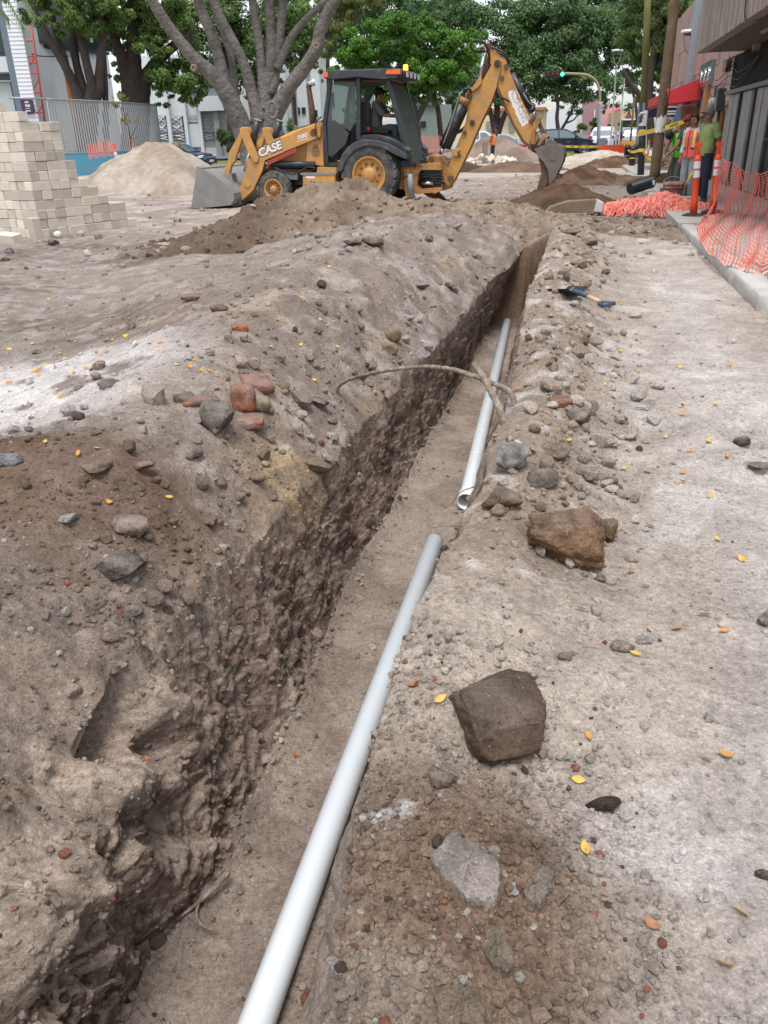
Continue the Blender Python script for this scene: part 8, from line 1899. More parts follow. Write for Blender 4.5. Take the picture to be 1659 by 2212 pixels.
crown(T6, [(1250, 60, 90, 66, 73), (1300, 110, 76, 54, 72), (1230, 150, 70, 60, 72), (1290, 185, 66, 46, 71.5), (1345, 150, 46, 50, 72), (1270, 225, 66, 26, 72), (1355, 60, 60, 60, 74), (1340, 215, 36, 24, 72), (1200, 232, 40, 16, 72)], 44000, 0.23, PAL_D, 26, asp=0.6, droop=0.5, sub=20)
Y7 = 46.0; b = D(1407, 318, Y7); b.z = 0; h_ = lambda *q: [(x, y, w, Y7 + dy) for x, y, w, dy in q]
T7 = tree('street_tree', 'tall feathery tree with a dark trunk between mossy pole and wooden pole', b, [
    h_((1408,318,20,0),(1406,280,17,0),(1402,230,16,0),(1404,180,15,0),(1412,120,14,0),(1422,60,13,0),(1434,-10,12,0)), h_((1402,230,14,0),(1382,205,12,0),(1362,180,10,0),(1345,150,8,0)), h_((1420,150,12,0),(1440,90,12,.5),(1446,40,11,.5),(1450,-10,10,.5))], M_BARKD, seed=10)
crown(T7, [(1440, 40, 60, 60, 46), (1462, 120, 40, 56, 46), (1412, 110, 44, 60, 47), (1380, 60, 50, 60, 47), (1440, 180, 36, 40, 46), (1400, 190, 30, 40, 47), (1365, 130, 36, 50, 48), (1474, 30, 30, 60, 45), (1480, 170, 18, 36, 45), (1430, 230, 26, 24, 47), (1420, -30, 100, 40, 46)], 54000, 0.16, ((0.055, 0.10, 0.035), (0.20, 0.29, 0.085)), 27, asp=0.38, droop=1.1, sub=18)
b = D(500, 250, 66); b.z = 0
T8 = tree('street_tree', 'green tree filling the gap behind the grey multi-stemmed tree', b, [[(500,330,22,66),(500,220,20,66),(490,150,16,66),(480,90,12,66)], [(505,325,20,66),(600,250,18,66),(650,140,14,66),(655,80,12,66)]], M_BARKD, seed=11)
crown(T8, [(470, 40, 80, 60, 66), (540, 110, 70, 66, 67), (600, 60, 70, 60, 66), (450, 120, 50, 56, 66), (480, 175, 40, 30, 66), (640, 110, 50, 60, 66), (620, 180, 40, 30, 66), (540, 180, 40, 30, 67), (680, 40, 46, 60, 66), (560, 0, 160, 50, 67)], 50000, 0.22, ((0.06, 0.11, 0.035), (0.21, 0.31, 0.08)), 28, asp=0.55, droop=0.6)
b = D(705, 260, 60); b.z = 0
T9 = tree('weeping_tree', 'pale yellow-green weeping tree between the grey tree and the flame tree', b, [[(712,300,10,60),(712,220,9,60),(708,140,8,60),(712,60,7,60)]], M_BARKD, seed=12)
crown(T9, [(700, 70, 26, 70, 60), (725, 40, 34, 50, 60), (690, 140, 16, 40, 60), (755, 20, 40, 40, 61), (800, 10, 60, 30, 62), (712, 160, 14, 40, 60)], 15000, 0.30, ((0.07, 0.095, 0.03), (0.24, 0.27, 0.08)), 29, asp=0.16, droop=3.0)
b = D(900, 200, 84); b.z = 0
T10 = tree('street_tree', 'dark tree canopy rising behind the bright green flame tree', b, [[(900,300,14,84),(900,200,14,84),(895,100,12,84),(890,40,10,84)], [(900,300,9,84),(960,270,9,84),(980,200,8,84)], [(902,305,7,84),(1000,280,7,84),(1018,220,6,84)]], M_BARKD, seed=13)
crown(T10, [(850, 15, 90, 44, 84), (930, 20, 80, 44, 84), (790, 30, 60, 40, 84), (880, 90, 100, 60, 85), (980, 190, 60, 50, 84), (1020, 240, 50, 20, 84)], 30000, 0.31, PAL_D, 30, asp=0.6, droop=0.5)
b = D(1330, 280, 96); b.z = 0
T11 = tree('street_tree', 'far tree over the pink dome with ragged low branches', b, [[(1376,290,7,90),(1375,240,6,90),(1368,200,6,90),(1362,170,5,90)], [(1375,250,5,90),(1388,240,4,90),(1398,225,4,90)]], M_BARKD, seed=14)
crown(T11, [(1370, 190, 30, 26, 90), (1330, 175, 50, 22, 90), (1385, 215, 16, 14, 90), (1290, 30, 80, 50, 95), (1350, 20, 80, 50, 95)], 9000, 0.40, PAL_D, 31, droop=0.6)
b = D(760, 250, 100); b.z = 0
T12 = tree('street_tree', 'hazy far canopy closing the gap above the grey tree and the flame tree', b, [[(760,300,14,100),(760,200,13,100),(755,100,10,100)]], M_BARKD, seed=15)
crown(T12, [(740, 60, 70, 70, 100), (680, 90, 50, 60, 101), (620, 60, 60, 70, 102), (800, 110, 60, 50, 100), (860, 30, 80, 50, 102), (980, 40, 70, 50, 102), (560, 150, 50, 40, 102)], 22000, 0.40, ((0.05, 0.10, 0.035), (0.19, 0.28, 0.09)), 41)
def bush(name, label, base, blobs, n, size, pal, seed, cat='bush', **k):
    o = thing(name, label, cat, base); crown(o, blobs, n, size, pal, seed, name='foliage', **k); return o
b = D(1262, 300, 84); b.z = 0; bush('shrub', 'yellow-green roadside bush behind the parked dark car', b, [(1262, 280, 22, 16, 84), (1290, 275, 18, 14, 86), (1242, 287, 12, 10, 84), (1278, 262, 14, 10, 86)], 5000, 0.34, ((0.08, 0.13, 0.03), (0.22, 0.28, 0.08)), 32)
b = D(1345, 290, 84); b.z = 0; bush('shrub', 'pale green bushes below the tan sign building', b, [(1345, 278, 26, 10, 88), (1372, 272, 14, 10, 88), (1320, 280, 14, 10, 88)], 3600, 0.34, ((0.07, 0.12, 0.03), (0.18, 0.24, 0.07)), 33)
b = D(1420, 300, 60); b.z = 0; bush('shrub', 'dark hedge behind the wooden pole', b, [(1440, 262, 26, 26, 62), (1458, 290, 22, 12, 60), (1425, 240, 20, 24, 62)], 4600, 0.26, PAL_M, 34)
b = D(490, 335, 58); b.z = 0; bush('palm_clump', 'clump of small palms beside the concrete pier behind the loader bucket', b, [(492, 300, 13, 18, 58), (478, 292, 8, 8, 58), (505, 296, 8, 10, 58)], 900, 0.75, ((0.05, 0.09, 0.03), (0.15, 0.22, 0.07)), 35, cat='palm', asp=0.10, droop=-0.6)
b = D(652, 300, 58); b.z = 0; bush('palm_clump', 'small palm fronds right of the grey tree trunk', b, [(645, 285, 12, 16, 58), (628, 270, 8, 12, 58)], 600, 0.7, ((0.05, 0.10, 0.03), (0.15, 0.25, 0.07)), 36, cat='palm', asp=0.10, droop=-0.4)
# young sapling by the fence
b = D(285, 362, 44); b.z = 0
o = thing('sapling', 'thin young sapling with sparse yellowing leaves in front of the slat fence', 'tree', b); limbs(o, [[(286,350,2.2,44),(283,310,2.0,44),(276,270,1.6,44),(262,225,1.2,44)], [(282,300,1.2,44),(292,280,1,44),(300,262,.8,44)]], M_BARKD, n=6)
crown(o, [(262, 222, 26, 20, 44), (280, 262, 20, 16, 44), (298, 258, 8, 10, 44), (288, 295, 10, 12, 44), (250, 205, 14, 10, 44)], 260, 0.16, ((0.10, 0.10, 0.02), (0.30, 0.27, 0.06)), 37, asp=0.4, droop=0.6)
b = D(0, 0, 30); b.z = 0
o = thing('palm_tree', 'palm frond tips hanging in at the top left corner', 'palm', Vector((D(-60, 300, 30).x, 30, 0))); ol = Vector(o.location)
mb = MB(); mb.cyl(D(-75, 420, 30) - ol, D(-95, -120, 30) - ol, 0.25, 0.2, 12); mb.build('trunk', M_BARKD, o)
for k, (a_, bq, c_) in enumerate((((-90, -90), (-10, -35), (52, 62)), ((-90, -100), (20, -40), (72, 30)), ((-90, -90), (-30, -20), (18, 40)))):
    path = smooth_path([D(a_[0], a_[1], 30), D(bq[0], bq[1], 30), D(c_[0], c_[1], 30)], 16); V = []; F = []
    mb = MB(); mb.tube([p - ol for p in path], 0.02, 5)
    for i, p in enumerate(path[6:]):
        t = (path[min(i+7, len(path)-1)] - path[i+5]).normalized()
        for s in (-1, 1):
            q = p - ol; d = (Vector((0.35*s, 0.1, -0.35)) + t*0.5).normalized(); w = t*0.03
            mb.add([q - w, q + w, q + d*0.42], [(0, 1, 2)])
    mb.build('frond', mat('palm_leaf', (0.10, 0.16, 0.045), 0.5, var=0.2), o)

# ------------------------------------------------------------------ far buildings, fence
M_WHT_W = mat('white_wall', (0.66, 0.68, 0.70), 0.8, var=0.06, vs=0.5, dirt=(0.45, 0.46, 0.46), dirt_amt=0.2, ds=0.4)
M_TILE = mat('white_siding', (0.78, 0.80, 0.84), 0.7, var=0.05, vs=1)
M_JOINT = mat('siding_joint', (0.42, 0.44, 0.47), 0.8); M_BLUEG = mat('blue_grey_trim', (0.13, 0.17, 0.21), 0.7, var=0.1); M_NAVYB = mat('navy_band', (0.05, 0.07, 0.11), 0.7)
M_WIN = mat('dark_window', (0.02, 0.03, 0.03), 0.12); M_PALEW = mat('pale_green_pane', (0.45, 0.52, 0.50), 0.25)
def quad_slab(name, pts, th, m, parent=None):
    """thick plate from four points seen in the photograph at given distances"""
    off = Vector(parent.location) if parent is not None else Vector()
    q = [D(*p) - off for p in pts]; n = (q[1] - q[0]).cross(q[3] - q[0]).normalized()
    if n.y < 0: n = -n
    V = q + [p + n*th for p in q]
    mb = MB(); mb.add(V, [(0, 1, 2, 3), (7, 6, 5, 4), (0, 4, 5, 1), (1, 5, 6, 2), (2, 6, 7, 3), (3, 7, 4, 0)]); return mb.build(name, m, parent)
LBD = thing('office_building', 'white siding office building with blue-grey pillar edge at the far left', 'building', D(40, 330, 54).xy.to_3d())
def wallbox(name, xl, xr, yt, yb, Yl, Yr, th, m, parent, off=0.0):
    """upright slab between two photo columns; its foot and head are level"""
    lo = Vector(parent.location); a = D(xl, (yt + yb)/2, Yl + off); b = D(xr, (yt + yb)/2, Yr + off)
    zt = D(xl, yt, Yl).z; zb = D(xl, yb, Yl).z
    d = (b - a); d.z = 0; n = Vector((-d.y, d.x, 0)).normalized()
    if n.y < 0: n = -n
    V = []
    for z in (zb, zt):
        for p in (a, b, b + n*th, a + n*th): V.append(Vector((p.x, p.y, z)) - lo)
    mb = MB(); mb.add(V, [(0, 3, 2, 1), (4, 5, 6, 7), (0, 1, 5, 4), (1, 2, 6, 5), (2, 3, 7, 6), (3, 0, 4, 7)]); return mb.build(name, m, parent), a - lo, b - lo, zb, zt
# building mass and pilaster
wallbox('wall', -60, 30, -60, 330, 53.0, 53.6, 6, M_BLUEG, LBD)
for (xl, xr, yt, yb, m, nm) in ((-60, 10, -20, 112, M_WIN, 'window'), (-60, 24, 122, 156, M_WHT_W, 'white_panel'), (-60, 20, 160, 174, M_WIN, 'window'), (-60, 28, 178, 246, M_PALEW, 'window')):
    w, *_ = wallbox(nm, xl, xr, yt, yb, 52.9, 53.4, 0.1, m, LBD)
wallbox('sill', -60, 24, 156, 159.5, 52.7, 53.2, 0.3, M_BLUEG, LBD); wallbox('sill', -60, 24, 174, 177.5, 52.7, 53.2, 0.3, M_GALV, LBD)
pw = D(50, 240, 52.0).x; pl = Vector(LBD.location)
x0, x1 = D(52, 250, 52).x, D(82, 250, 52).x
mb = MB(); mb.box((x0 - pl.x, 52 - pl.y, 0), (x1 - pl.x, 58 - pl.y, 11.5)); mb.build('pilaster', M_TILE, LBD)
mb = MB(); mb.box((x0 - 0.42 - pl.x, 52.1 - pl.y, 0), (x0 - pl.x, 58 - pl.y, 11.5)); mb.build('pilaster_edge', M_BLUEG, LBD)
z = 0.1; mj = MB(); mj.box((-0.001, -0.015, 0), (x1 - x0 + 0.015, 0.0, 0.035)); mme = mj.mesh('siding_joint', M_JOINT)
while z < 10.8: link('siding_joint', mme, LBD, (x0 - pl.x, 52 - pl.y, z)); z += 0.205
sc_ = D(60, 229, 51.9); sgn = tag(plate('wall_sign', [(-0.36, -0.36), (0.0, -0.44), (0.36, -0.36), (0.36, 0.36), (0.0, 0.42), (-0.36, 0.36)], -0.05, 0.0, mat('purple_sign', (0.045, 0.02, 0.075), 0.4), thing('wall_sign', 'small dark purple sign with white lettering on the white pilaster', 'sign', sc_), 0.01))
sgp = sgn.parent
for k, (z, w, h) in enumerate(((0.20, 0.22, 0.10), (0.02, 0.24, 0.12), (-0.12, 0.3, 0.03), (-0.25, 0.30, 0.07))):
    x = -w/2
    while x < w/2: mb = MB(); mb.box((x, -0.056, z - h/2), (x + 0.055, -0.051, z + h/2)); mb.build('sign_letter', M_WHT, sgp); x += 0.075
# second white wing receding to the right
wallbox('wall', 56, 235, -60, 330, 54.0, 60.5, 5, M_TILE, LBD)
for yt, yb in ((-30, 92), (204, 232)):
    wallbox('window_band', 62, 232, yt, yb, 53.95, 60.45, 0.1, M_WIN, LBD)
for yt, yb in ((92, 99), (192, 202)): wallbox('navy_band', 56, 234, yt, yb, 53.7, 60.2, 0.3, M_NAVYB, LBD)
for k in range(7):
    xx = 66 + 24*k; Yk = 53.8 + (xx - 56)*0.0363; wallbox('mullion', xx, xx + 6, -30, 92, Yk, Yk + .2, 0.12, M_GREY, LBD); wallbox('mullion', xx, xx + 5, 204, 232, Yk, Yk + .2, 0.12, M_GALV, LBD)
mz = 3.9; a, b = D(56, 150, 53.98), D(235, 150, 60.48)
d = (b - a); d.z = 0
for k in range(22):
    z = D(56, 190, 54).z + 0.16 + k*0.135
    mb = MB(); p = a - pl; q = b - pl; mb.add([(p.x, p.y - .02, z), (q.x, q.y - .02, z), (q.x, q.y - .02, z + .022), (p.x, p.y - .02, z + .022), (p.x, p.y + .02, z), (q.x, q.y + .02, z), (q.x, q.y + .02, z + .022), (p.x, p.y + .02, z + .022)], [(0, 1, 2, 3), (4, 7, 6, 5), (3, 2, 6, 7), (0, 4, 5, 1)]); mb.build('siding_joint', M_JOINT, LBD)
wire('cable', [D(55, 112, 52.6), D(80, 120, 53), D(110, 122, 53.4), D(150, 121, 54)], 0.03, 'black cable strung along the white siding wall')
# red ladder frame on the pilaster
M_REDL = mat('red_ladder', (0.50, 0.05, 0.03), 0.5)
LD = thing('ladder', 'red steel ladder frame fixed beside the white pilaster', 'ladder', D(100, 252, 51.5).xy.to_3d()); lo = Vector(LD.location)
ra, rbb = D(102, 300, 51.5) - lo, D(66, 45, 51.5) - lo
mb = MB(); mb.cyl(ra, rbb, 0.055, n=8); mb.build('rail', M_REDL, LD)
for y in (86, 118, 132, 154, 196, 240):
    t = (300 - y)/255.0; p = ra.lerp(rbb, t); mb = MB(); mb.cyl(p, p + Vector((-0.52, 0.35, 0.03)), 0.05, n=8); mb.build('rung', M_REDL, LD)
for t0 in (0.52, 0.72, 0.3):
    p = ra.lerp(rbb, t0); mb = MB(); mb.cyl(p, p + Vector((-0.5, 0.35, -0.42)), 0.035, n=8); mb.build('brace', M_REDL, LD)
mb = MB(); q = D(157, 200, 55); mb.box((-0.33, 0, -4), (0.33, 0.3, 0.9)); tag(mb.build('orange_board', mat('orange_board', (0.40, 0.14, 0.02), 0.7), None, q), 'orange board standing behind the left dark tree', 'board')
# slat fence
FA, FB_ = D(100, 214, 44.0), D(337, 228, 54.0)
FN = thing('slat_fence', 'tall fence of upright grey steel slats on a low blue wall', 'fence', Vector((FA.x, FA.y, 0))); lo = Vector(FN.location)
zt = FA.z; zb = 1.02
M_SLAT = mat('grey_slat', (0.36, 0.375, 0.38), 0.5, var=0.1, vs=2, metal=0.1)
ns = 50; mid = FA.lerp(FB_, 0.5) + Vector((0.5, -0.9, 0))
def fence_pt(t): return (FA*(1 - t)**2 + mid*2*t*(1 - t) + FB_*t*t)
sm_ = MB(); sm_.box((-0.04, -0.02, zb), (0.04, 0.02, zt - 0.02)); sme = sm_.mesh('slat', M_SLAT)
for k in range(ns + 1):
    p = fence_pt(k/ns); link('slat', sme, FN, (p.x - lo.x, p.y - lo.y, 0.0), (0, 0, 0.15))
for z, r in ((zt, 0.05), (zb + 0.05, 0.05)):
    mb = MB(); mb.tube([Vector((fence_pt(k/20).x - lo.x, fence_pt(k/20).y - lo.y, z)) for k in range(21)], r, 8); mb.build('rail', M_GALV, FN)
mb = MB(); p = fence_pt(-0.06); q = fence_pt(0); mb.tube([Vector((p.x - lo.x - 1.2, p.y - lo.y - .5, zt + .05)), Vector((q.x - lo.x, q.y - lo.y, zt))], 0.05, 8); mb.build('rail', M_GALV, FN)
mb = MB()
for k in range(24):
    p, q = fence_pt(k/24), fence_pt((k+1)/24)
    mb.add([(p.x - lo.x, p.y - lo.y - .12, 0), (q.x - lo.x, q.y - lo.y - .12, 0), (q.x - lo.x, q.y - lo.y - .12, zb), (p.x - lo.x, p.y - lo.y - .12, zb), (p.x - lo.x, p.y - lo.y + .2, 0), (q.x - lo.x, q.y - lo.y + .2, 0), (q.x - lo.x, q.y - lo.y + .2, zb), (p.x - lo.x, p.y - lo.y + .2, zb)], [(0, 1, 2, 3), (4, 7, 6, 5), (3, 2, 6, 7)])
mb.build('base_wall', mat('blue_wall', (0.10, 0.36, 0.50), 0.8, var=0.1, vs=1, dirt=(0.3, 0.34, 0.36), dirt_amt=0.3, ds=1.5), FN)
# white modern building with grilles
WB = thing('white_building', 'white modern building with dark slatted windows behind the blue car', 'building', D(430, 320, 72).xy.to_3d())
wb = lambda nm, xl, xr, yt, yb, dY, m, th=0.3: wallbox(nm, xl, xr, yt, yb, 72 + dY, 72 + dY + (xr - xl)*0.0, th, m, WB)[0]
wb('wall', 300, 620, 120, 338, 0.5, M_WHT_W, 8)
def grille_window(xl, xr, yt, yb, brace=True):
    w = wb('window', xl, xr, yt, yb, 0.40, M_WIN, 0.1); lo = Vector(WB.location); a, b = D(xl, yt, 72.3) - lo, D(xr, yb, 72.3) - lo; za, zb_ = D(xl, yt, 72.4).z, D(xl, yb, 72.4).z
    n = max(3, int((yb - yt)/3.0)); bar = MB(); bar.box((a.x, a.y - .06, -0.03), (b.x, a.y, 0.03)); bme = bar.mesh('window_slat', M_WHT_W)
    for i in range(n): link('window_slat', bme, w, (0, 0, lerp(zb_, za, (i + .5)/n)))
    if brace:
        for s in (0, 1):
            for h in (0, 1):
                zlo, zhi = lerp(zb_, za, h*.5), lerp(zb_, za, h*.5 + .5)
                mb = MB(); p, q = Vector((a.x, a.y - .1, zlo if s else zhi)), Vector((b.x, a.y - .1, zhi if s else zlo)); mb.cyl(p, q, 0.035, n=6); mb.build('brace', M_WHT_W, w)
for xl, xr, yt, yb in ((338, 361, 250, 287), (340, 363, 291, 303), (367, 397, 251, 287), (371, 400, 291, 304), (434, 464, 248, 287), (440, 468, 290, 303)): grille_window(xl, xr, yt, yb)
grille_window(402, 429, 250, 265, False)
for xl, xr in ((360, 368), (397, 404), (428, 435)): wb('fin', xl, xr, 200, 330, -0.2, M_WHT_W, 0.9)
wb('white_panel', 403, 431, 268, 318, 0.2, M_WHT_W, 0.2); wb('base_wall', 440, 472, 304, 320, 0.25, mat('beige_base', (0.42, 0.40, 0.36), 0.9), 0.3); wb('base_wall', 436, 472, 320, 336, 0.1, M_WHT_W, 0.5)
wb('concrete_pier', 464, 476, 241, 338, -0.6, mat('pier_concrete', (0.33, 0.34, 0.34), 0.9, var=0.15, vs=.8), 1.4); wb('concrete_pier', 476, 492, 241, 338, -0.3, M_CONC, 1.4)
wb('upper_block', 428, 484, 208, 240, -0.9, M_WHT_W, 1.6)
lo = Vector(WB.location); c = D(454, 214, 71.6) - lo; mb = MB(); R_ = 1.15
mb.prism([(R_*1.25*math.cos(a), R_*math.sin(a)) for a in [math.pi*i/12 for i in range(13)]], -0.3, 1.0, 0, Matrix.Translation(c)); mb.build('arched_top', mat('arch_grey', (0.22, 0.25, 0.26), 0.8), WB)
wb('far_column', 628, 640, 110, 330, -3, M_WHT_W, 1); wb('far_column', 664, 672, 110, 330, -3, M_WHT_W, 1); wb('far_column', 692, 706, 90, 330, -3, M_WHT_W, 1)
wb('wall', 600, 760, 150, 338, 1.2, M_WHT_W, 6)
for xl, xr, yt, yb in ((640, 648, 232, 246), (652, 660, 232, 246), (676, 686, 238, 252), (632, 640, 262, 290), (710, 722, 200, 230)): wb('window', xl, xr, yt, yb, 1.1, M_WIN, 0.1)
wb('brown_post', 633, 640, 200, 270, -3.2, M_RUST, 0.3)
b = D(930, 320, 66); b.z = 0
GB_ = thing('grey_building', 'grey-green plastered wall behind the rear window of the cab', 'building', b)
wallbox('wall', 870, 975, 228, 325, 66, 66, 5, mat('grey_green_wall', (0.20, 0.225, 0.215), 0.9, var=0.15, vs=.6), GB_); wallbox('parapet', 868, 950, 222, 230, 65.8, 65.8, 5.3, mat('parapet_dark', (0.10, 0.11, 0.11), 0.9), GB_)
wallbox('window', 908, 920, 262, 275, 65.9, 65.9, 0.1, M_WIN, GB_); wallbox('notice', 890, 900, 284, 292, 65.9, 65.9, 0.06, M_PAPER, GB_)
b = D(1060, 300, 125); b.z = 0
YB_ = thing('yellow_building', 'pale yellow low building far behind the digging arm', 'building', b)
wallbox('wall', 985, 1190, 238, 305, 125, 125, 8, mat('pale_yellow', (0.72, 0.60, 0.36), 0.85, var=0.05), YB_); wallbox('white_front', 1180, 1245, 236, 305, 124, 124, 8, M_WHT_W, YB_); wallbox('roof_edge', 1060, 1180, 234, 240, 124, 124, 8, mat('terracotta_edge', (0.42, 0.16, 0.08), 0.8), YB_)
for x in (1050, 1100, 1136): wallbox('window', x, x + 12, 262, 285, 124.8, 124.8, 0.1, M_GREY, YB_)
b = D(1315, 290, 130); b.z = 0
PD = thing('pink_hall', 'far pink sloped hall roof with a red arch left of the tan sign building', 'building', b); lo = Vector(PD.location)
q = [D(x, y, 130) - lo for x, y in ((1292, 212), (1300, 222), (1318, 226), (1340, 224), (1342, 290), (1292, 290))]
mb = MB(); mb.prism([(p.x, p.z) for p in q], q[0].y, q[0].y + 10); mb.build('hall_wall', mat('pink_sheet', (0.62, 0.33, 0.34), 0.8), PD)
q = [D(x, y, 129) - lo for x, y in ((1318, 262), (1322, 248), (1330, 238), (1340, 234), (1340, 246), (1332, 256), (1326, 272), (1318, 276))]
mb = MB(); mb.prism([(p.x, p.z) for p in q], q[0].y, q[0].y + 2); mb.build('red_arch', mat('red_arch', (0.55, 0.10, 0.08), 0.7), PD)
b = D(1358, 290, 118); b.z = 0
AL = thing('sign_building', 'tan building with a dark emblem and lettering over its entrance', 'building', b); lo = Vector(AL.location)
wallbox('wall', 1338, 1382, 242, 296, 118, 118, 6, mat('tan_wall', (0.56, 0.38, 0.22), 0.85), AL); wallbox('side_wing', 1378, 1396, 236, 296, 117, 117, 6, mat('brown_wing', (0.40, 0.27, 0.20), 0.85), AL); wallbox('entrance', 1346, 1372, 260, 275, 117.9, 117.9, 0.1, M_WIN, AL); wallbox('canopy', 1344, 1374, 257, 260, 117.0, 117.0, 1.0, M_WHT_W, AL)
mb = MB(); p, q = D(1349, 256.5, 117.6) - lo, D(1368, 256.5, 117.6) - lo
text_on('lettering', 'ALICATI', (p.x, p.z), (q.x, q.z), p.y, 0.42, M_INK, off=0.02, parent=AL)
c = D(1358.5, 246, 117.7) - lo; mb = MB(); mb.prism([(-0.35, -.5), (-0.12, -.5), (0.0, 0.05), (0.12, -.5), (0.35, -.5), (0.0, 0.65)], -0.05, 0.0, 0, Matrix.Translation(c)); mb.build('emblem', M_INK, AL)
# grass verge with yellow kerb left
q = [D(440, 338, 62), D(640, 338, 62)]
mb = MB(); mb.box((q[0].x, 60, 0.0), (q[1].x + 20, 66, 0.13)); tag(mb.build('verge', mat('grass', (0.075, 0.15, 0.03), 0.9, var=0.4, vs=3, bump=1, bs=20), None), kind='structure', label='strip of green grass in front of the white building')
mb = MB(); mb.box((q[0].x - 0.5, 59.7, 0.0), (q[1].x + 20, 59.99, 0.15)); tag(mb.build('kerb', mat('yellow_kerb', (0.50, 0.36, 0.10), 0.8, var=0.2, vs=2), None), kind='structure', label='yellow painted kerb along the grass verge')
# ------------------------------------------------------------------ vehicles
M_RIM = mat('alloy', (0.55, 0.56, 0.58), 0.25, metal=0.9); M_CARG = mat('car_window_sky_tone', (0.15, 0.19, 0.22), 0.06); M_HL = mat('headlight', (0.7, 0.73, 0.75), 0.1); M_TL = mat('taillight', (0.42, 0.015, 0.015), 0.2); M_PLAST = mat('car_plastic', (0.02, 0.02, 0.022), 0.6)  # car glass colour is lightened to stand in for reflected sky
def car(label, cat, name, loc, rz, paint, kind='sedan', sc=1.0):
    """nose towards local +x"""
    o = thing(name, label, cat, loc, rz); o.scale = (sc, sc, sc)
    if kind == 'sedan':
        body = [(-2.25,.38),(-2.28,.62),(-2.22,.92),(-1.65,.98),(-1.2,.97),(.75,.95),(1.2,.90),(1.9,.80),(2.2,.68),(2.3,.50),(2.27,.28),(1.9,.22),(-1.9,.22)]
        cab = [(-1.75,.94),(-1.05,1.36),(-.55,1.45),(.05,1.44),(.45,1.34),(1.22,.90)]; ws = .33; ax = (-1.35, 1.42)
        wins = [[(-1.42,1.0),(-.98,1.31),(-.55,1.38),(-.50,1.0)],[(-.42,1.0),(-.46,1.38),(.02,1.37),(.36,1.28),(.86,.97)]]
    elif kind == 'suv':
        body = [(-2.3,.45),(-2.34,.75),(-2.28,1.05),(-1.5,1.10),(.75,1.08),(1.3,1.05),(2.0,.96),(2.3,.80),(2.36,.55),(2.3,.32),(1.9,.26),(-2.0,.28)]
        cab = [(-2.25,1.04),(-1.95,1.50),(-1.55,1.66),(-.4,1.70),(.15,1.66),(.5,1.52),(1.25,1.04)]; ws = .37; ax = (-1.4, 1.42)
        wins = [[(-2.0,1.14),(-1.78,1.5),(-1.3,1.56),(-1.25,1.14)],[(-1.17,1.14),(-1.2,1.57),(-.42,1.59),(-.38,1.13)],[(-.3,1.13),(-.33,1.59),(.1,1.57),(.42,1.45),(.95,1.10)]]
    else:
        body = [(-2.6,.5),(-2.62,.95),(-2.55,1.02),(-.75,1.02),(.9,1.02),(1.4,1.0),(2.2,.92),(2.45,.75),(2.48,.45),(2.1,.34),(-2.3,.40)]
        cab = [(-.85,1.0),(-.75,1.60),(-.55,1.70),(.35,1.72),(.62,1.62),(1.35,1.0)]; ws = .37; ax = (-1.55, 1.6)
        wins = [[(-.62,1.1),(-.55,1.58),(-.1,1.6),(-.1,1.1)],[(-.02,1.1),(-.02,1.6),(.36,1.6),(.55,1.5),(1.0,1.06)]]
    def sweep(poly, hw, top_in, m, nm):
        mb = MB(); n = len(poly); zs_ = [p[1] for p in poly]; z0, z1 = min(zs_), max(zs_); V = []
        for f, xs in ((-1, .97), (-.86, 1.0), (.86, 1.0), (1, .97)):
            for x, z in poly: V.append((x*xs, f*(hw - top_in*max(0, (z - z0)/(z1 - z0))), z if abs(f) < .9 else lerp(z, (z0 + z1)/2, .05)))
        F = []
        for r in range(3):
            for i in range(n): j = (i+1) % n; F.append((r*n + i, r*n + j, (r+1)*n + j, (r+1)*n + i))
        F += [list(range(n-1, -1, -1)), [3*n + i for i in range(n)]]
        mb.add(V, F, 0, False); return mb.build(nm, m, o)
    bd = sweep(body, .90, .05, paint, 'body'); cb = sweep(cab, .82, .20, paint, 'cabin')
    for w in wins:
        for s in (-1, 1):
            cx = sum(p[0] for p in w)/len(w); mb = MB(); z0 = min(p[1] for p in cab); z1 = max(p[1] for p in cab)
            V = [(x, s*(.826 - .20*max(0, (z - z0)/(z1 - z0)) + .004), z) for x, z in w]; V += [(x, y - s*.02, z) for x, y, z in V]; n = len(w)
            mb.add(V, [tuple(range(n)), tuple(range(2*n-1, n-1, -1))] + [(i, (i+1) % n, n + (i+1) % n, n + i) for i in range(n)]); mb.build('side_window', M_CARG, o)
    def screen(p, q, nm, y=.66):
        mb = MB(); d = Vector((q[0] - p[0], 0, q[1] - p[1])); nn = Vector((-d.z, 0, d.x)).normalized()
        if nn.z < 0: nn = -nn
        a = Vector((p[0], 0, p[1])) + d*.10 + nn*.006; b = Vector((q[0], 0, q[1])) - d*.10 + nn*.006
        mb.add([a + Vector((0, -y*.92, 0)), a + Vector((0, y*.92, 0)), b + Vector((0, y, 0)), b + Vector((0, -y, 0)), a + Vector((0, -y*.92, 0)) - nn*.02, a + Vector((0, y*.92, 0)) - nn*.02, b + Vector((0, y, 0)) - nn*.02, b + Vector((0, -y, 0)) - nn*.02], [(0, 1, 2, 3), (7, 6, 5, 4), (0, 4, 5, 1), (1, 5, 6, 2), (2, 6, 7, 3), (3, 7, 4, 0)]); mb.build(nm, M_CARG, o)
    screen(cab[-2], cab[-1], 'windscreen'); screen(cab[1], cab[0], 'rear_window')
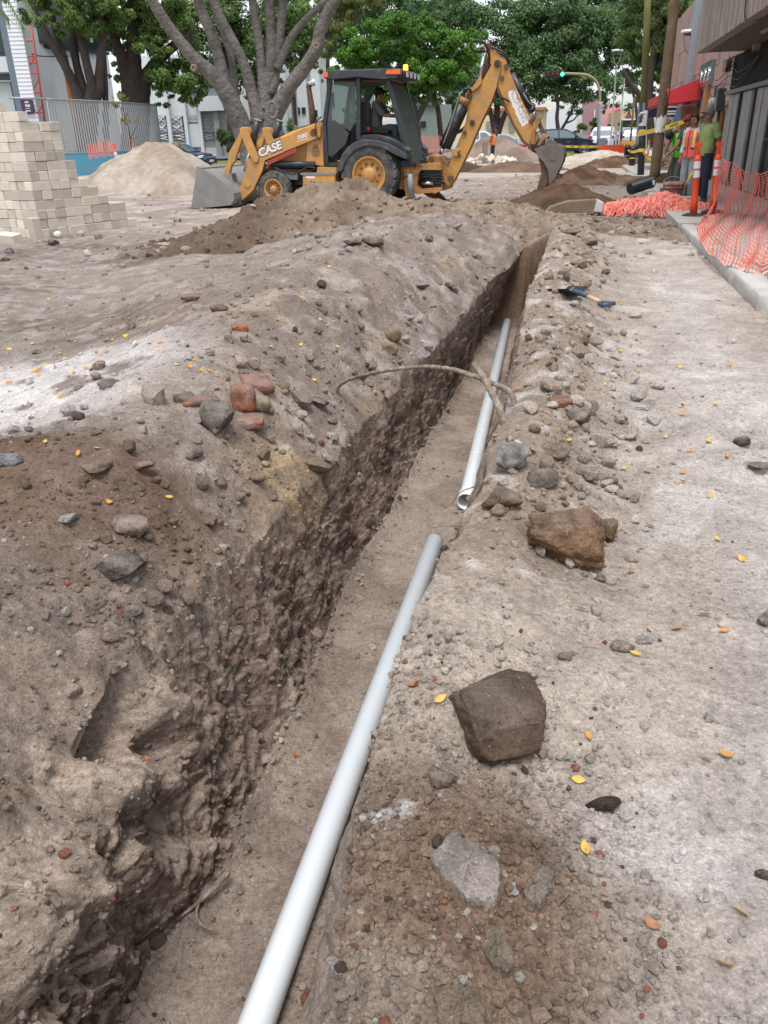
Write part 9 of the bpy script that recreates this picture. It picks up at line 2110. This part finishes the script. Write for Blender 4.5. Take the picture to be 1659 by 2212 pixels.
    for x in ax:
        for s in (-1, 1):
            M = Matrix.Translation((x, s*.80, ws)); mb = MB(); mb.lathe([(ws*.62, -.10), (ws*.95, -.11), (ws, -.06), (ws, .06), (ws*.95, .11), (ws*.62, .10)], 24, 0, M); wh = mb.build('wheel', M_TYRE, o)
            mb = MB(); mb.lathe([(ws*.64, s*.09), (ws*.60, s*.105), (ws*.5, s*.06), (0, s*.06)], 20, 0, M)
            for k in range(5):
                a = 2*math.pi*k/5; mb.box((-.03, min(s*.06, s*.112), 0), (.03, max(s*.06, s*.112), ws*.60), 0, M @ Matrix.Rotation(a, 4, 'Y'))
            mb.build('rim', M_RIM, wh)
            mb = MB(); mb.lathe([(ws*1.16, -.12), (ws*1.16, .12), (ws*1.02, .12), (ws*1.02, -.12), (ws*1.16, -.12)], 24, 0, Matrix.Translation((x, s*.80, ws))); mb.build('wheel_arch', M_PLAST, o)
    nx = body[-5][0] if kind != 'pickup' else 2.42
    for s in (-1, 1):
        mb = MB(); zz = {'sedan': .66, 'suv': .82, 'pickup': .80}[kind]; xx = {'sedan': 2.02, 'suv': 2.12, 'pickup': 2.28}[kind]
        mb.box((xx - .18, min(s*.60, s*.875), zz - .09), (xx + .16, max(s*.60, s*.875), zz + .07), bev=.03); mb.build('headlight', M_HL, o)
        mb = MB(); zz2 = {'sedan': .80, 'suv': 1.0, 'pickup': .85}[kind]; xr = {'sedan': -2.27, 'suv': -2.32, 'pickup': -2.63}[kind]
        mb.box((xr - .01, min(s*.62, s*.90), zz2 - .10), (xr + .22, max(s*.62, s*.90), zz2 + .10), bev=.03); mb.build('taillight', M_TL, o)
        mb = MB(); mb.box((.72, min(s*.86, s*1.02), 1.0 if kind == 'sedan' else 1.12), (.88, max(s*.86, s*1.02), 1.12 if kind == 'sedan' else 1.26), bev=.02); mb.build('mirror', paint, o)
        for x in (-.62, .3):
            mb = MB(); mb.box((x - .1, min(s*.875, s*.905), .84), (x + .1, max(s*.875, s*.905), .875)); mb.build('door_handle', M_RIM, o)
    mb = MB(); xx = {'sedan': 2.24, 'suv': 2.31, 'pickup': 2.46}[kind]; mb.box((xx - .1, -.55, .42), (xx + .06, .55, .58), bev=.02); mb.build('grille', M_PLAST, o)
    mb = MB(); mb.box((xx + .03, -.26, .36), (xx + .075, .26, .48)); mb.build('number_plate', M_WHT, o)
    return o
def paint(n, c): return mat(n, c, 0.25, var=0.03, coat=0.6)
fr = D(456, 348, 52); car('dark blue sedan parked behind the sand pile, its nose to the right', 'car', 'parked_car', (fr.x - 2.15, 52.6, 0), -0.30, paint('dark_blue_paint', (0.008, 0.022, 0.065)), 'sedan')
fr = D(1287, 330, 60); car('black sport utility car with chrome wheels parked behind the digger bucket', 'car', 'parked_car', (fr.x - 2.3, 60.5, 0), -0.06, paint('black_blue_paint', (0.016, 0.022, 0.034)), 'suv')
q = D(1312, 300, 68); car('white pick-up seen from behind beside the grey cabinet', 'car', 'parked_car', (q.x, 69, 0), math.pi/2 - 0.35, paint('white_paint', (0.70, 0.72, 0.74)), 'suv', 1.05)
q = D(1372, 300, 72); car('silver sport utility car seen from behind between the thin posts', 'car', 'parked_car', (q.x, 74, 0), math.pi/2 - 0.15, paint('silver_paint', (0.36, 0.37, 0.38)), 'suv')
q = D(1340, 300, 78); car('dark car parked in the row behind the lamp posts', 'car', 'parked_car', (q.x, 80, 0), math.pi/2 - 0.3, paint('grey_paint', (0.10, 0.11, 0.13)), 'sedan')
q = D(1352, 296, 88); car('pale car at the far end of the parked row', 'car', 'parked_car', (q.x, 90, 0), math.pi/2 - 0.3, paint('pale_paint', (0.50, 0.54, 0.56)), 'sedan')
q = D(1042, 300, 68); car('white pick-up far behind the lower digging arm', 'car', 'parked_car', (q.x, 70, 0), 0.0, paint('white_paint', (0, 0, 0)), 'pickup')
q = D(1096, 300, 63); car('pale green sedan far behind the soil pile', 'car', 'parked_car', (q.x, 65, 0), 0.05, paint('pale_green_paint', (0.40, 0.45, 0.42)), 'sedan')
q = D(1088, 304, 59); car('red car half hidden by the soil pile', 'car', 'parked_car', (q.x, 60.5, 0), 0.0, paint('red_paint', (0.45, 0.02, 0.03)), 'sedan', 0.9)
q = D(1299, 310, 57); mb = MB(); mb.box((-0.26, -0.2, 0), (0.26, 0.2, 1.05), bev=0.03); tag(mb.build('utility_cabinet', mat('cabinet_grey', (0.13, 0.15, 0.18), 0.5), None, Vector((q.x, q.y, 0))), 'grey utility cabinet at the foot of the taller street lamp', 'cabinet')
q = D(1309, 310, 58); MC = thing('motorcycle', 'dark motorcycle with a red tail light parked by the white pick-up', 'motorcycle', Vector((q.x, q.y, 0)), 1.2)
for x in (-0.62, 0.62): mb = MB(); mb.lathe([(0.20, -.05), (0.28, -.06), (0.30, 0), (0.28, .06), (0.20, .05)], 18, 0, Matrix.Translation((x, 0, .30))); mb.build('wheel', M_TYRE, MC)
mb = MB(); mb.tube(smooth_path([(-.75, 0, .72), (-.4, 0, .78), (-.05, 0, .74), (.25, 0, .86), (.45, 0, .80)]), [.07]*33, 8); mb.box((-.25, -.13, .28), (.25, .13, .6), bev=.04); mb.build('frame', M_PLAST, MC)
mb = MB(); mb.tube([(.62, 0, .30), (.50, 0, .75), (.42, 0, 1.02)], .03, 8); mb.cyl((.42, -.34, 1.04), (.42, .34, 1.04), .018, n=8); mb.build('handlebar', M_GALV, MC)
mb = MB(); mb.box((-.86, -.07, .68), (-.78, .07, .78), bev=.02); mb.build('taillight', M_TL, MC)
# bollards / cones by the sedan and small debris
for x, Yq, lab in ((403, 49, 'short dark bollard in front of the blue sedan, left of two'), (418, 49, 'short dark bollard in front of the blue sedan, right of two')):
    q = D(x, 345, Yq); mb = MB(); mb.lathe([(0.10, 0), (0.10, 0.6), (0.115, 0.6), (0.115, 0.65), (0.06, 0.72), (0, 0.73)], 14, 0, Matrix.Translation((0, 0, 0)), 'Z'); tag(mb.build('bollard', M_BOL, None, Vector((q.x, q.y, 0.0))), lab, 'bollard')
